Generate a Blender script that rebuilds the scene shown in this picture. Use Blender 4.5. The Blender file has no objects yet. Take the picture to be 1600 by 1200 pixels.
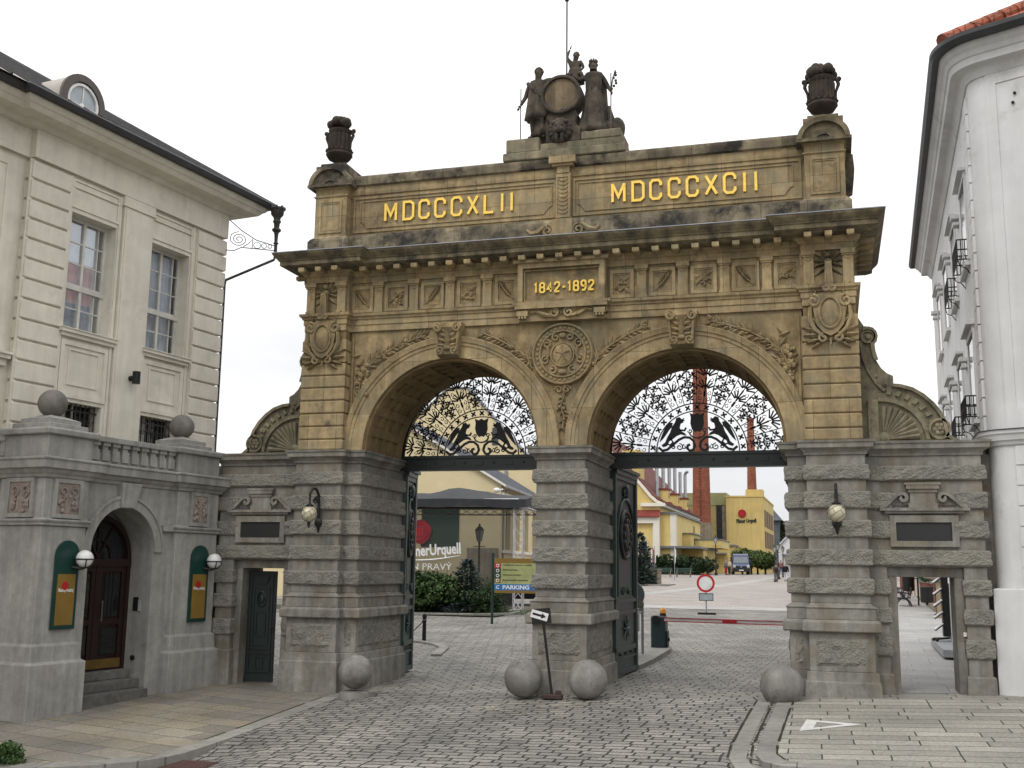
import bpy, bmesh, math, random
from mathutils import Vector, Matrix, noise as mnoise
PI = math.pi; R_ = math.radians
random.seed(7)
SC = bpy.context.scene
COL = SC.collection
# ------------------------------------------------------------------ camera
F_PX, YAW, PITCH, ROLL = 1705.08, .2865, .1683, .0132
CAMP = Vector((4.936, -20.0, 2.181))
cd = Vector((-math.sin(YAW)*math.cos(PITCH), math.cos(YAW)*math.cos(PITCH), math.sin(PITCH)))
cr = Vector((math.cos(YAW), math.sin(YAW), 0)); cu = cr.cross(cd)
cR = math.cos(ROLL)*cr + math.sin(ROLL)*cu; cU = -math.sin(ROLL)*cr + math.cos(ROLL)*cu
cam_d = bpy.data.cameras.new('camera'); cam = bpy.data.objects.new('camera', cam_d); COL.objects.link(cam)
cam_d.sensor_width = 36.0; cam_d.lens = F_PX/1600*36.0; cam_d.clip_start = .1; cam_d.clip_end = 4000
cam.matrix_world = Matrix(((cR.x, cU.x, -cd.x, CAMP.x), (cR.y, cU.y, -cd.y, CAMP.y), (cR.z, cU.z, -cd.z, CAMP.z), (0, 0, 0, 1)))
SC.camera = cam
# ------------------------------------------------------------------ sky, sun, exposure (overcast day)
SUN_EL, SUN_AZ = R_(48), R_(200)
w = bpy.data.worlds.new('World'); SC.world = w; w.use_nodes = True
wn, wl = w.node_tree.nodes, w.node_tree.links
bg = wn['Background']
sky = wn.new('ShaderNodeTexSky'); sky.sky_type = 'NISHITA'; sky.sun_disc = False
sky.sun_elevation = SUN_EL; sky.sun_rotation = SUN_AZ; sky.dust_density = 3.0
hs = wn.new('ShaderNodeHueSaturation'); hs.inputs['Saturation'].default_value = .12
wl.new(sky.outputs[0], hs.inputs['Color'])
tcw = wn.new('ShaderNodeTexCoord'); nzw = wn.new('ShaderNodeTexNoise'); nzw.inputs['Scale'].default_value = 3.2; nzw.inputs['Detail'].default_value = 6
mpw = wn.new('ShaderNodeMapping'); mpw.inputs['Scale'].default_value = (1, 1, 2.6)
wl.new(tcw.outputs['Generated'], mpw.inputs['Vector']); wl.new(mpw.outputs[0], nzw.inputs['Vector'])
crw = wn.new('ShaderNodeValToRGB'); crw.color_ramp.elements[0].position = .36; crw.color_ramp.elements[0].color = (8.7, 8.85, 9.15, 1)
crw.color_ramp.elements[1].position = .58; crw.color_ramp.elements[1].color = (11.0, 11.0, 11.0, 1)
wl.new(nzw.outputs[0], crw.inputs[0])
mxw = wn.new('ShaderNodeMix'); mxw.data_type = 'RGBA'; mxw.inputs[0].default_value = .82
wl.new(hs.outputs[0], mxw.inputs[6]); wl.new(crw.outputs[0], mxw.inputs[7])
spw = wn.new('ShaderNodeSeparateXYZ'); wl.new(tcw.outputs['Generated'], spw.inputs[0])
mrw = wn.new('ShaderNodeMapRange'); mrw.inputs[1].default_value = 0.0; mrw.inputs[2].default_value = 1.0; mrw.inputs[3].default_value = .92; mrw.inputs[4].default_value = 2.3
wl.new(spw.outputs[2], mrw.inputs[0])
zmw = wn.new('ShaderNodeVectorMath'); zmw.operation = 'SCALE'; wl.new(mxw.outputs[2], zmw.inputs[0]); wl.new(mrw.outputs[0], zmw.inputs['Scale'])
wl.new(zmw.outputs[0], bg.inputs['Color']); bg.inputs['Strength'].default_value = .101
sd = bpy.data.lights.new('sun', 'SUN'); sd.energy = .8; sd.angle = R_(14); sd.color = (1, .96, .9)
sun = bpy.data.objects.new('sun', sd); COL.objects.link(sun)
# lamp shines along -(direction to sun); azimuth measured clockwise from +y
sdir = Vector((math.sin(SUN_AZ)*math.cos(SUN_EL), math.cos(SUN_AZ)*math.cos(SUN_EL), math.sin(SUN_EL)))
sun.rotation_euler = sdir.to_track_quat('Z', 'Y').to_euler(); sun.location = (0, -30, 40)
SC.view_settings.view_transform = 'Standard'; SC.view_settings.look = 'None'
SC.view_settings.exposure = 0.0; SC.view_settings.gamma = 1.0; SC.view_settings.use_curve_mapping = False

# ------------------------------------------------------------------ terrain
def sm(t):
    t = min(max(t, 0), 1); return t*t*(3-2*t)
KY = [-60, -14, 0, 60, 88, 110, 200, 500, 2000]; KZ = [-.69, -.69, -.06, .83, 1.25, 1.93, 2.2, 2.6, 2.6]
def interp(x, xs, ys):
    if x <= xs[0]: return ys[0]
    for i in range(1, len(xs)):
        if x <= xs[i]:
            return ys[i-1]+(ys[i]-ys[i-1])*(x-xs[i-1])/(xs[i]-xs[i-1])
    return ys[-1]
def gz(x, y):
    fx = 1-sm((y+1)/9)
    return .036*max(min(x, 8), -4.6)*fx + interp(y, KY, KZ)
def drop(x, y):   # the carriageway sinks below the kerb towards the street corners
    d = .13*sm((-4.3-y)/1.4)*sm((-2.6-x)/1.4)
    return d + .12*sm((-4.6-y)/1.0)*sm((x-3.4)/.7)

# ------------------------------------------------------------------ materials
MATS = {}
def mat(name, c1, c2=None, scale=3., rough=.85, bump=.0, bscale=40., mottle=.25, mscale=.7, dark=None, dscale=1.6, dth=.6,
        streak=0., blocks=None, voro=0., vscale=14., metal=0., spec=.3, emit=None, speck=0., c3=None, c3s=1.9):
    if name in MATS: return MATS[name]
    m = bpy.data.materials.new(name); m.use_nodes = True; MATS[name] = m
    N, L = m.node_tree.nodes, m.node_tree.links
    b = N['Principled BSDF']; b.inputs['Roughness'].default_value = rough; b.inputs['Metallic'].default_value = metal
    b.inputs['Specular IOR Level'].default_value = spec
    if c2 is None: c2 = tuple(v*.78 for v in c1)
    geo = N.new('ShaderNodeNewGeometry'); pos = geo.outputs['Position']
    def noise(s, det=5., vec=None, r=.6):
        n = N.new('ShaderNodeTexNoise'); n.inputs['Scale'].default_value = s; n.inputs['Detail'].default_value = det; n.inputs['Roughness'].default_value = r
        L.new(vec or pos, n.inputs['Vector']); return n.outputs[0]
    def ramp(v, p0, p1, a, c):
        r = N.new('ShaderNodeValToRGB'); r.color_ramp.elements[0].position = p0; r.color_ramp.elements[1].position = p1
        r.color_ramp.elements[0].color = (*a, 1); r.color_ramp.elements[1].color = (*c, 1); L.new(v, r.inputs[0]); return r.outputs[0]
    def mix(bt, f, a, c):
        x = N.new('ShaderNodeMix'); x.data_type = 'RGBA'; x.blend_type = bt
        if isinstance(f, float): x.inputs[0].default_value = f
        else: L.new(f, x.inputs[0])
        L.new(a, x.inputs[6])
        if isinstance(c, tuple): x.inputs[7].default_value = (*c, 1)
        else: L.new(c, x.inputs[7])
        return x.outputs[2]
    col = ramp(noise(scale), .35, .65, c2, c1)
    if c3: col = mix('MIX', ramp(noise(c3s, 6, r=.65), .47, .62, (0, 0, 0), (.85,)*3), col, c3)
    if mottle:
        g0, g1 = 1-mottle, 1+mottle*.6
        col = mix('MULTIPLY', 1.0, col, ramp(noise(mscale, 4), .3, .7, (g0,)*3, (g1,)*3))
    if speck:
        col = mix('MULTIPLY', 1.0, col, ramp(noise(90, 2, r=.8), .35, .62, (1-speck,)*3, (1+speck*.6,)*3))
    if blocks:
        bw, bh, mort, var = blocks[:4]
        mp = N.new('ShaderNodeCombineXYZ'); sp = N.new('ShaderNodeSeparateXYZ'); L.new(pos, sp.inputs[0])
        ax = blocks[4] if len(blocks) > 4 else 'XZ'
        if ax == 'DZ':
            ad = N.new('ShaderNodeMath'); ad.operation = 'SUBTRACT'; L.new(sp.outputs[1], ad.inputs[0]); L.new(sp.outputs[0], ad.inputs[1]); L.new(ad.outputs[0], mp.inputs[0]); L.new(sp.outputs[2], mp.inputs[1])
        else:
            for i, a in enumerate(ax): L.new(sp.outputs['XYZ'.index(a)], mp.inputs[i])
        br = N.new('ShaderNodeTexBrick'); L.new(mp.outputs[0], br.inputs['Vector'])
        br.inputs['Scale'].default_value = 1.0; br.inputs['Brick Width'].default_value = bw; br.inputs['Row Height'].default_value = bh
        br.inputs['Mortar Size'].default_value = mort; br.inputs['Mortar Smooth'].default_value = .3
        br.inputs['Color1'].default_value = (1-var,)*3+(1,); br.inputs['Color2'].default_value = (1+var,)*3+(1,); br.inputs['Mortar'].default_value = (.5,)*3+(1,)
        col = mix('MULTIPLY', 1.0, col, br.outputs[0])
    if streak:
        mp2 = N.new('ShaderNodeMapping'); mp2.inputs['Scale'].default_value = (5, 5, .35); L.new(pos, mp2.inputs[0])
        col = mix('MULTIPLY', 1.0, col, ramp(noise(1.0, 5, mp2.outputs[0]), .38, .6, (1-streak,)*3, (1.04,)*3))
    if dark:
        dm = ramp(noise(dscale, 8, r=.72), dth-.03, dth+.12, (0, 0, 0), (1, 1, 1))
        col = mix('MIX', dm, col, dark)
    L.new(col, b.inputs['Base Color'])
    if bump or voro:
        bp = N.new('ShaderNodeBump'); bp.inputs['Strength'].default_value = 1.0; bp.inputs['Distance'].default_value = bump or voro
        if voro:
            vv = N.new('ShaderNodeTexNoise'); vv.inputs['Scale'].default_value = vscale; vv.inputs['Detail'].default_value = 3; vv.inputs['Roughness'].default_value = .55
            L.new(pos, vv.inputs['Vector'])
            v2 = N.new('ShaderNodeTexVoronoi'); v2.inputs['Scale'].default_value = vscale*.9; L.new(pos, v2.inputs['Vector'])
            ad = N.new('ShaderNodeMath'); ad.operation = 'MULTIPLY_ADD'; L.new(v2.outputs['Distance'], ad.inputs[0]); ad.inputs[1].default_value = .8; L.new(vv.outputs[0], ad.inputs[2])
            bp.inputs['Distance'].default_value = voro; L.new(ad.outputs[0], bp.inputs['Height'])
        else: L.new(noise(bscale, 4), bp.inputs['Height'])
        L.new(bp.outputs[0], b.inputs['Normal'])
    if emit:
        b.inputs['Emission Color'].default_value = (*c1, 1); b.inputs['Emission Strength'].default_value = emit
    return m
def paving(name, w_, h_, ca, cb, mortar, msize=.012, bump=.012, var=.25, rot=0., dist=.03, tint=None):
    if name in MATS: return MATS[name]
    m = bpy.data.materials.new(name); m.use_nodes = True; MATS[name] = m
    N, L = m.node_tree.nodes, m.node_tree.links; b = N['Principled BSDF']; b.inputs['Roughness'].default_value = .72; b.inputs['Specular IOR Level'].default_value = .35
    geo = N.new('ShaderNodeNewGeometry')
    nz = N.new('ShaderNodeTexNoise'); nz.inputs['Scale'].default_value = 2.2; nz.inputs['Detail'].default_value = 3; L.new(geo.outputs['Position'], nz.inputs['Vector'])
    sub = N.new('ShaderNodeVectorMath'); sub.operation = 'MULTIPLY_ADD'; L.new(nz.outputs['Color'], sub.inputs[0]); sub.inputs[1].default_value = (dist*2,)*3; L.new(geo.outputs['Position'], sub.inputs[2])
    nz2 = N.new('ShaderNodeTexNoise'); nz2.inputs['Scale'].default_value = 9.; nz2.inputs['Detail'].default_value = 2; L.new(geo.outputs['Position'], nz2.inputs['Vector'])
    sub2 = N.new('ShaderNodeVectorMath'); sub2.operation = 'MULTIPLY_ADD'; L.new(nz2.outputs['Color'], sub2.inputs[0]); sub2.inputs[1].default_value = (dist*1.2,)*3; L.new(sub.outputs[0], sub2.inputs[2])
    mp = N.new('ShaderNodeMapping'); mp.inputs['Rotation'].default_value = (0, 0, rot); L.new(sub2.outputs[0], mp.inputs[0])
    fl = N.new('ShaderNodeVectorMath'); fl.operation = 'MULTIPLY'; fl.inputs[1].default_value = (1, 1, 0); L.new(mp.outputs[0], fl.inputs[0])
    br = N.new('ShaderNodeTexBrick'); L.new(fl.outputs[0], br.inputs['Vector']); br.inputs['Scale'].default_value = 1
    br.inputs['Brick Width'].default_value = w_; br.inputs['Row Height'].default_value = h_; br.inputs['Mortar Size'].default_value = msize; br.inputs['Mortar Smooth'].default_value = .45
    br.inputs['Color1'].default_value = (*ca, 1); br.inputs['Color2'].default_value = (*cb, 1); br.inputs['Mortar'].default_value = (*mortar, 1)
    br.offset = .5; br.squash = 1.25; br.squash_frequency = 3
    n1 = N.new('ShaderNodeTexNoise'); n1.inputs['Scale'].default_value = .55; n1.inputs['Detail'].default_value = 5; L.new(geo.outputs['Position'], n1.inputs['Vector'])
    r1 = N.new('ShaderNodeValToRGB'); r1.color_ramp.elements[0].position = .3; r1.color_ramp.elements[1].position = .7
    r1.color_ramp.elements[0].color = (1-var, 1-var, 1-var, 1); r1.color_ramp.elements[1].color = (1+var*.6, 1+var*.55, 1+var*.45, 1); L.new(n1.outputs[0], r1.inputs[0])
    mx = N.new('ShaderNodeMix'); mx.data_type = 'RGBA'; mx.blend_type = 'MULTIPLY'; mx.inputs[0].default_value = 1; L.new(br.outputs[0], mx.inputs[6]); L.new(r1.outputs[0], mx.inputs[7])
    n2 = N.new('ShaderNodeTexNoise'); n2.inputs['Scale'].default_value = 24; n2.inputs['Detail'].default_value = 5; L.new(geo.outputs['Position'], n2.inputs['Vector'])
    r2 = N.new('ShaderNodeValToRGB'); r2.color_ramp.elements[0].position = .3; r2.color_ramp.elements[1].position = .7; r2.color_ramp.elements[0].color = (.72, .72, .72, 1); r2.color_ramp.elements[1].color = (1.2, 1.2, 1.2, 1); L.new(n2.outputs[0], r2.inputs[0])
    mx2 = N.new('ShaderNodeMix'); mx2.data_type = 'RGBA'; mx2.blend_type = 'MULTIPLY'; mx2.inputs[0].default_value = 1; L.new(mx.outputs[2], mx2.inputs[6]); L.new(r2.outputs[0], mx2.inputs[7])
    out = mx2.outputs[2]
    if tint:
        n3 = N.new('ShaderNodeTexNoise'); n3.inputs['Scale'].default_value = 1.3; L.new(geo.outputs['Position'], n3.inputs['Vector'])
        r3 = N.new('ShaderNodeValToRGB'); r3.color_ramp.elements[0].position = .45; r3.color_ramp.elements[1].position = .62; r3.color_ramp.elements[0].color = (1, 1, 1, 1); r3.color_ramp.elements[1].color = (*tint, 1); L.new(n3.outputs[0], r3.inputs[0])
        mx3 = N.new('ShaderNodeMix'); mx3.data_type = 'RGBA'; mx3.blend_type = 'MULTIPLY'; mx3.inputs[0].default_value = 1; L.new(out, mx3.inputs[6]); L.new(r3.outputs[0], mx3.inputs[7]); out = mx3.outputs[2]
    L.new(out, b.inputs['Base Color'])
    inv = N.new('ShaderNodeMath'); inv.operation = 'SUBTRACT'; inv.inputs[0].default_value = 1; L.new(br.outputs['Fac'], inv.inputs[1])
    ad = N.new('ShaderNodeMath'); ad.operation = 'MULTIPLY_ADD'; L.new(n2.outputs[0], ad.inputs[0]); ad.inputs[1].default_value = .35; L.new(inv.outputs[0], ad.inputs[2])
    bp = N.new('ShaderNodeBump'); bp.inputs['Distance'].default_value = bump; L.new(ad.outputs[0], bp.inputs['Height']); L.new(bp.outputs[0], b.inputs['Normal'])
    return m
def leafmat(name, a, b_, scale=2.):
    return mat(name, a, b_, scale=scale, rough=.6, mottle=.35, mscale=1.3, spec=.25)
def glassmat(name, tint=(.75, .8, .84), mixf=.55, rough=.03):
    if name in MATS: return MATS[name]
    m = bpy.data.materials.new(name); m.use_nodes = True; MATS[name] = m
    N, L = m.node_tree.nodes, m.node_tree.links; N.remove(N['Principled BSDF'])
    o = N['Material Output']; t = N.new('ShaderNodeBsdfTransparent'); t.inputs[0].default_value = (*tint, 1)
    g = N.new('ShaderNodeBsdfGlossy'); g.inputs['Roughness'].default_value = rough; g.inputs['Color'].default_value = (.9, .93, .96, 1)
    fr = N.new('ShaderNodeFresnel'); fr.inputs[0].default_value = 1.5
    mu = N.new('ShaderNodeMath'); mu.operation = 'MULTIPLY_ADD'; mu.inputs[1].default_value = .28; mu.inputs[2].default_value = 1-mixf-.35; L.new(fr.outputs[0], mu.inputs[0])
    x = N.new('ShaderNodeMixShader'); L.new(mu.outputs[0], x.inputs[0]); L.new(t.outputs[0], x.inputs[1]); L.new(g.outputs[0], x.inputs[2]); L.new(x.outputs[0], o.inputs[0])
    return m
SAND = mat('sandstone', (.36, .272, .143), (.215, .158, .084), scale=6, c3=(.205, .172, .105), c3s=1.6, rough=.9, bump=.006, bscale=60, mottle=.3, mscale=.9, dark=(.085, .066, .045), dscale=1.1, dth=.62, streak=.22)
SANDB = mat('sandstone_blocks', (.378, .292, .160), (.265, .196, .105), scale=7, c3=(.245, .208, .132), c3s=2.3, rough=.9, bump=.006, bscale=50, mottle=.2, dark=(.08, .065, .05), dscale=1.7, dth=.6, streak=.22, blocks=(.62, 1.05, .006, .17))
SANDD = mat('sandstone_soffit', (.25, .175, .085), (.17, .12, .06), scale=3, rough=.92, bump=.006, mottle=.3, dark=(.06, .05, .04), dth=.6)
CRUST = mat('sandstone_black_crust', (.27, .225, .15), (.16, .135, .095), scale=3.2, rough=.92, bump=.006, mottle=.4, mscale=1.2, dark=(.030, .028, .025), dscale=1.35, dth=.47, streak=.3, blocks=(.85, 1.3, .007, .2))
STBASE = mat('weathered_block', (.29, .245, .165), (.17, .145, .10), scale=4, rough=.92, bump=.008, mottle=.35, dark=(.05, .045, .036), dscale=2.2, dth=.55, streak=.3, c3=(.16, .155, .10))
CORN = mat('cornice_stone', (.235, .19, .11), (.115, .095, .065), scale=4.5, rough=.92, bump=.005, mottle=.4, mscale=1.5, dark=(.035, .032, .028), dscale=1.3, dth=.53, streak=.3)
GRAN = mat('granite', (.275, .264, .233), (.205, .197, .173), scale=8, c3=(.19, .165, .12), c3s=1.5, rough=.85, bump=.005, bscale=80, mottle=.3, mscale=.9, dark=(.09, .08, .065), dscale=1.2, dth=.64, streak=.25, speck=.16)
ROCK = mat('rock_faced_granite', (.255, .244, .212), (.185, .177, .152), scale=9, rough=.92, mottle=.3, mscale=.8, dark=(.055, .05, .042), dscale=9, dth=.64, voro=.02, vscale=30, speck=.25, c3=(.20, .19, .155), c3s=.8)
PORT = mat('portal_stone', (.345, .336, .312), (.285, .277, .257), scale=7, rough=.88, bump=.004, bscale=90, mottle=.22, mscale=.8, dark=(.13, .12, .105), dscale=1.1, dth=.66, streak=.2, speck=.15)
PLAS = mat('beige_plaster', (.66, .625, .535), (.59, .557, .47), scale=2.5, rough=.9, bump=.003, bscale=90, mottle=.10, mscale=.7, streak=.05, speck=.05, dark=(.47, .445, .375), dscale=1.2, dth=.60)
WHITE = mat('white_plaster', (.61, .605, .605), (.57, .565, .562), scale=1.7, rough=.9, bump=.003, bscale=90, mottle=.10, mscale=.8, streak=.015, speck=.05, dark=(.43, .42, .41), dscale=1.0, dth=.6)
GROOVE = mat('plaster_groove', (.16, .15, .125), rough=.95, mottle=0)
GOLD = mat('gilding', (.75, .52, .12), (.62, .42, .08), scale=20, rough=.38, metal=.75, mottle=.1, spec=.5)
IRON = mat('black_iron', (.012, .012, .013), rough=.5, mottle=.1, spec=.4)
DOORG = mat('dark_green_door', (.013, .021, .020), (.009, .015, .014), rough=.4, mottle=.25, spec=.45, scale=6)
DGRN = mat('dark_green_iron', (.026, .052, .047), (.018, .037, .034), rough=.45, mottle=.25, spec=.5, scale=6)
STAT = mat('weathered_statue_stone', (.11, .09, .066), (.035, .03, .025), scale=3.5, rough=.9, bump=.01, bscale=35, mottle=.35, mscale=2.5, dark=(.02, .018, .016), dscale=3, dth=.57)
URNM = mat('urn_stone', (.06, .046, .035), (.03, .024, .02), scale=5, rough=.9, bump=.01, bscale=35, mottle=.3)
LEAD = mat('zinc_sheet', (.30, .31, .33), (.24, .25, .27), rough=.5, metal=.3, mottle=.15)
GUT = mat('dark_gutter_metal', (.035, .035, .04), (.025, .025, .028), rough=.5, mottle=.2, spec=.4)
GREENP = mat('green_enamel', (.008, .045, .036), rough=.35, mottle=.1, spec=.5)
BRONZE = mat('ochre_panel', (.22, .135, .03), (.19, .115, .026), rough=.4, mottle=.12, spec=.4)
WHITEP = mat('white_paint', (.75, .75, .74), rough=.55, mottle=.05)
BLACKP = mat('black_paint', (.012, .012, .012), rough=.5, mottle=0)
REDP = mat('red_paint', (.42, .02, .025), rough=.5, mottle=.1)
BLUEP = mat('blue_paint', (.02, .16, .42), rough=.5, mottle=.05)
GLOBE = mat('opal_glass', (.72, .72, .70), rough=.18, mottle=.05, spec=.5)
GLOBEY = mat('yellowed_opal_glass', (.50, .46, .33), (.42, .38, .27), rough=.25, mottle=.1, spec=.5)
TABLET = mat('dark_bronze_tablet', (.022, .022, .023), (.014, .014, .014), scale=60, rough=.6, mottle=.2, bump=.004, bscale=90, spec=.4)

# ------------------------------------------------------------------ mesh builder
def offset_poly(P, d):
    n = len(P); out = []
    for i in range(n):
        a, b, c = Vector(P[i-1]), Vector(P[i]), Vector(P[(i+1) % n])
        e1 = (b-a).normalized(); e2 = (c-b).normalized()
        n1 = Vector((e1.y, -e1.x)); n2 = Vector((e2.y, -e2.x))
        k = (n1+n2); den = 1+n1.dot(n2)
        out.append(tuple(b + k*(d/den)) if den > .05 else tuple(b+n1*d))
    return out
class M:
    def __init__(s, T=None): s.v = []; s.f = []; s.T = T
    def add(s, vs, fs):
        o = len(s.v); s.v += [tuple(v) for v in vs]; s.f += [tuple(i+o for i in f) for f in fs]; return s
    def box(s, x0, x1, y0, y1, z0, z1):
        x0, x1 = min(x0, x1), max(x0, x1); y0, y1 = min(y0, y1), max(y0, y1); z0, z1 = min(z0, z1), max(z0, z1)
        return s.add([(x0, y0, z0), (x1, y0, z0), (x1, y1, z0), (x0, y1, z0), (x0, y0, z1), (x1, y0, z1), (x1, y1, z1), (x0, y1, z1)],
                     [(0, 3, 2, 1), (4, 5, 6, 7), (0, 1, 5, 4), (1, 2, 6, 5), (2, 3, 7, 6), (3, 0, 4, 7)])
    def obox(s, c, size, rot=None):   # oriented box: rot is a Matrix or z angle
        c = Vector(c); hx, hy, hz = size[0]/2, size[1]/2, size[2]/2
        if rot is None: rot = Matrix.Identity(3)
        elif not isinstance(rot, Matrix): rot = Matrix.Rotation(rot, 3, 'Z')
        vs = [c + rot @ Vector(p) for p in [(-hx, -hy, -hz), (hx, -hy, -hz), (hx, hy, -hz), (-hx, hy, -hz), (-hx, -hy, hz), (hx, -hy, hz), (hx, hy, hz), (-hx, hy, hz)]]
        return s.add(vs, [(0, 3, 2, 1), (4, 5, 6, 7), (0, 1, 5, 4), (1, 2, 6, 5), (2, 3, 7, 6), (3, 0, 4, 7)])
    def beam(s, a, b, wx, wy=None, up=(0, 0, 1)):
        a, b = Vector(a), Vector(b); d = b-a; L = d.length; d.normalize(); wy = wy or wx
        u = Vector(up)
        if abs(d.dot(u)) > .98: u = Vector((0, 1, 0))
        x = d.cross(u).normalized(); y = x.cross(d)
        R = Matrix((x, d, y)).transposed()
        return s.obox((a+b)/2, (wx, L, wy), R)
    def prism(s, P, z0, z1, cap=True):      # xy polygon extruded in z
        n = len(P); vs = [(p[0], p[1], z0) for p in P]+[(p[0], p[1], z1) for p in P]
        fs = [(i, (i+1) % n, n+(i+1) % n, n+i) for i in range(n)]
        if cap: fs += [tuple(range(n-1, -1, -1)), tuple(range(n, 2*n))]
        return s.add(vs, fs)
    def loft(s, P, lv):                     # lv = [(z, offset)...] along the outline P
        n = len(P); vs = []; fs = []
        for z, d in lv: vs += [(q[0], q[1], z) for q in offset_poly(P, d)]
        for k in range(len(lv)-1):
            fs += [(k*n+i, k*n+(i+1) % n, (k+1)*n+(i+1) % n, (k+1)*n+i) for i in range(n)]
        fs += [tuple(range(n-1, -1, -1)), tuple((len(lv)-1)*n+i for i in range(n))]
        return s.add(vs, fs)
    def rock(s, P, z0, z1, d, amp=.026):    # rock-faced course: dense outline, chiselled by noise
        Q = []
        n = len(P)
        for i in range(n):
            a, b = Vector(P[i]), Vector(P[(i+1) % n]); k = max(1, round((b-a).length/.085))
            Q += [tuple(a.lerp(b, j/k)) for j in range(k)]
        N = len(Q); h = z1-z0; vs = []
        lv = [(z0, -.02, 0), (z0+.012, d*.7, .3), (z0+.035, d, .8)]+[(z0+.035+(h-.065)*j/4, d, 1) for j in (1, 2, 3)]+[(z1-.03, d, .8), (z1-.008, d*.7, .3), (z1, -.02, 0)]
        for z, o, k in lv:
            base = offset_poly(Q, o); out = offset_poly(Q, o+1)
            for (bx_, by_), (ox, oy) in zip(base, out):
                p = Vector((bx_, by_, z)); e = amp*k*(mnoise.noise(p*6.5)+.7*mnoise.noise(p*15+Vector((7, 3, 1)))+.25)
                vs.append((bx_+(ox-bx_)*e, by_+(oy-by_)*e, z+.35*amp*k*mnoise.noise(p*9+Vector((2, 9, 4)))))
        fs = []
        for r in range(len(lv)-1): fs += [(r*N+i, r*N+(i+1) % N, (r+1)*N+(i+1) % N, (r+1)*N+i) for i in range(N)]
        return s.add(vs, fs)
    def rockpanel(s, c, u, nn, w_, h, t, amp=.028):     # chiselled panel proud of a wall
        c, u, nn = Vector(c), Vector(u), Vector(nn); nx, nz = max(3, round(w_/.075)), max(3, round(h/.075)); vs = []; Z = Vector((0, 0, 1))
        for j in range(nz+1):
            for i in range(nx+1):
                ed = i in (0, nx) or j in (0, nz); p = c+u*(w_*(i/nx-.5))+Z*(h*(j/nz-.5))
                e = -.01 if ed else t+amp*(mnoise.noise(p*7)+.7*mnoise.noise(p*16)); vs.append(p+nn*e)
        W = nx+1; return s.add(vs, [(j*W+i, j*W+i+1, (j+1)*W+i+1, (j+1)*W+i) for j in range(nz) for i in range(nx)])
    def xz(s, P, y0, y1):                   # xz polygon extruded in y
        n = len(P); vs = [(p[0], y0, p[1]) for p in P]+[(p[0], y1, p[1]) for p in P]
        fs = [(i, (i+1) % n, n+(i+1) % n, n+i) for i in range(n)]+[tuple(range(n)), tuple(range(2*n-1, n-1, -1))]
        return s.add(vs, fs)
    def tube(s, pts, r, n=6, closed=False, flat=None):
        pts = [Vector(p) for p in pts]; m = len(pts); vs = []; fs = []
        rr = r if hasattr(r, '__len__') else [r]*m
        up = None
        for i, p in enumerate(pts):
            if closed: d = pts[(i+1) % m]-pts[i-1]
            else: d = pts[min(i+1, m-1)]-pts[max(i-1, 0)]
            d = d.normalized() if d.length > 1e-9 else Vector((0, 0, 1))
            if up is None: up = Vector((0, 0, 1)) if abs(d.z) < .9 else Vector((0, 1, 0))
            x = d.cross(up)
            if x.length < 1e-4: x = d.orthogonal()
            x.normalize(); y = x.cross(d).normalized(); up = y
            for k in range(n):
                a = 2*PI*k/n; vs.append(p + x*math.cos(a)*rr[i] + y*math.sin(a)*rr[i])
        for i in range(m if closed else m-1):
            j = (i+1) % m
            fs += [(i*n+k, i*n+(k+1) % n, j*n+(k+1) % n, j*n+k) for k in range(n)]
        if not closed: fs += [tuple(range(n-1, -1, -1)), tuple((m-1)*n+k for k in range(n))]
        return s.add(vs, fs)
    def lathe(s, prof, c=(0, 0, 0), n=20, flute=None, sx=1, sy=1):   # prof [(r,z)...]
        vs = []; fs = []; m = len(prof)
        for r, z in prof:
            for k in range(n):
                a = 2*PI*k/n; q = r*(flute(a, z) if flute else 1)
                vs.append((c[0]+q*math.cos(a)*sx, c[1]+q*math.sin(a)*sy, c[2]+z))
        for i in range(m-1): fs += [(i*n+k, i*n+(k+1) % n, (i+1)*n+(k+1) % n, (i+1)*n+k) for k in range(n)]
        fs += [tuple(range(n-1, -1, -1)), tuple((m-1)*n+k for k in range(n))]
        return s.add(vs, fs)
    def ball(s, c, r, n=12, m=8, sc=(1, 1, 1)):
        prof = []
        vs = [(c[0], c[1], c[2]-r*sc[2])]; fs = []
        for i in range(1, m):
            t = -PI/2+PI*i/m
            for k in range(n):
                a = 2*PI*k/n; vs.append((c[0]+r*sc[0]*math.cos(t)*math.cos(a), c[1]+r*sc[1]*math.cos(t)*math.sin(a), c[2]+r*sc[2]*math.sin(t)))
        vs.append((c[0], c[1], c[2]+r*sc[2])); T = len(vs)-1
        for k in range(n): fs.append((0, 1+(k+1) % n, 1+k)); fs.append((T, T-n+k, T-n+(k+1) % n))
        for i in range(m-2): fs += [(1+i*n+k, 1+i*n+(k+1) % n, 1+(i+1)*n+(k+1) % n, 1+(i+1)*n+k) for k in range(n)]
        return s.add(vs, fs)
    def quad(s, a, b, c, d): return s.add([a, b, c, d], [(0, 1, 2, 3)])
    def xf(s, Mx):
        s.v = [tuple(Mx @ Vector(v)) for v in s.v]; return s
    def mirror_x(s):
        o = len(s.v); s.v += [(-x, y, z) for x, y, z in s.v]; s.f += [tuple(i+o for i in reversed(f)) for f in s.f]; return s
    def merge(s, o): return s.add(o.v, o.f)

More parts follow.
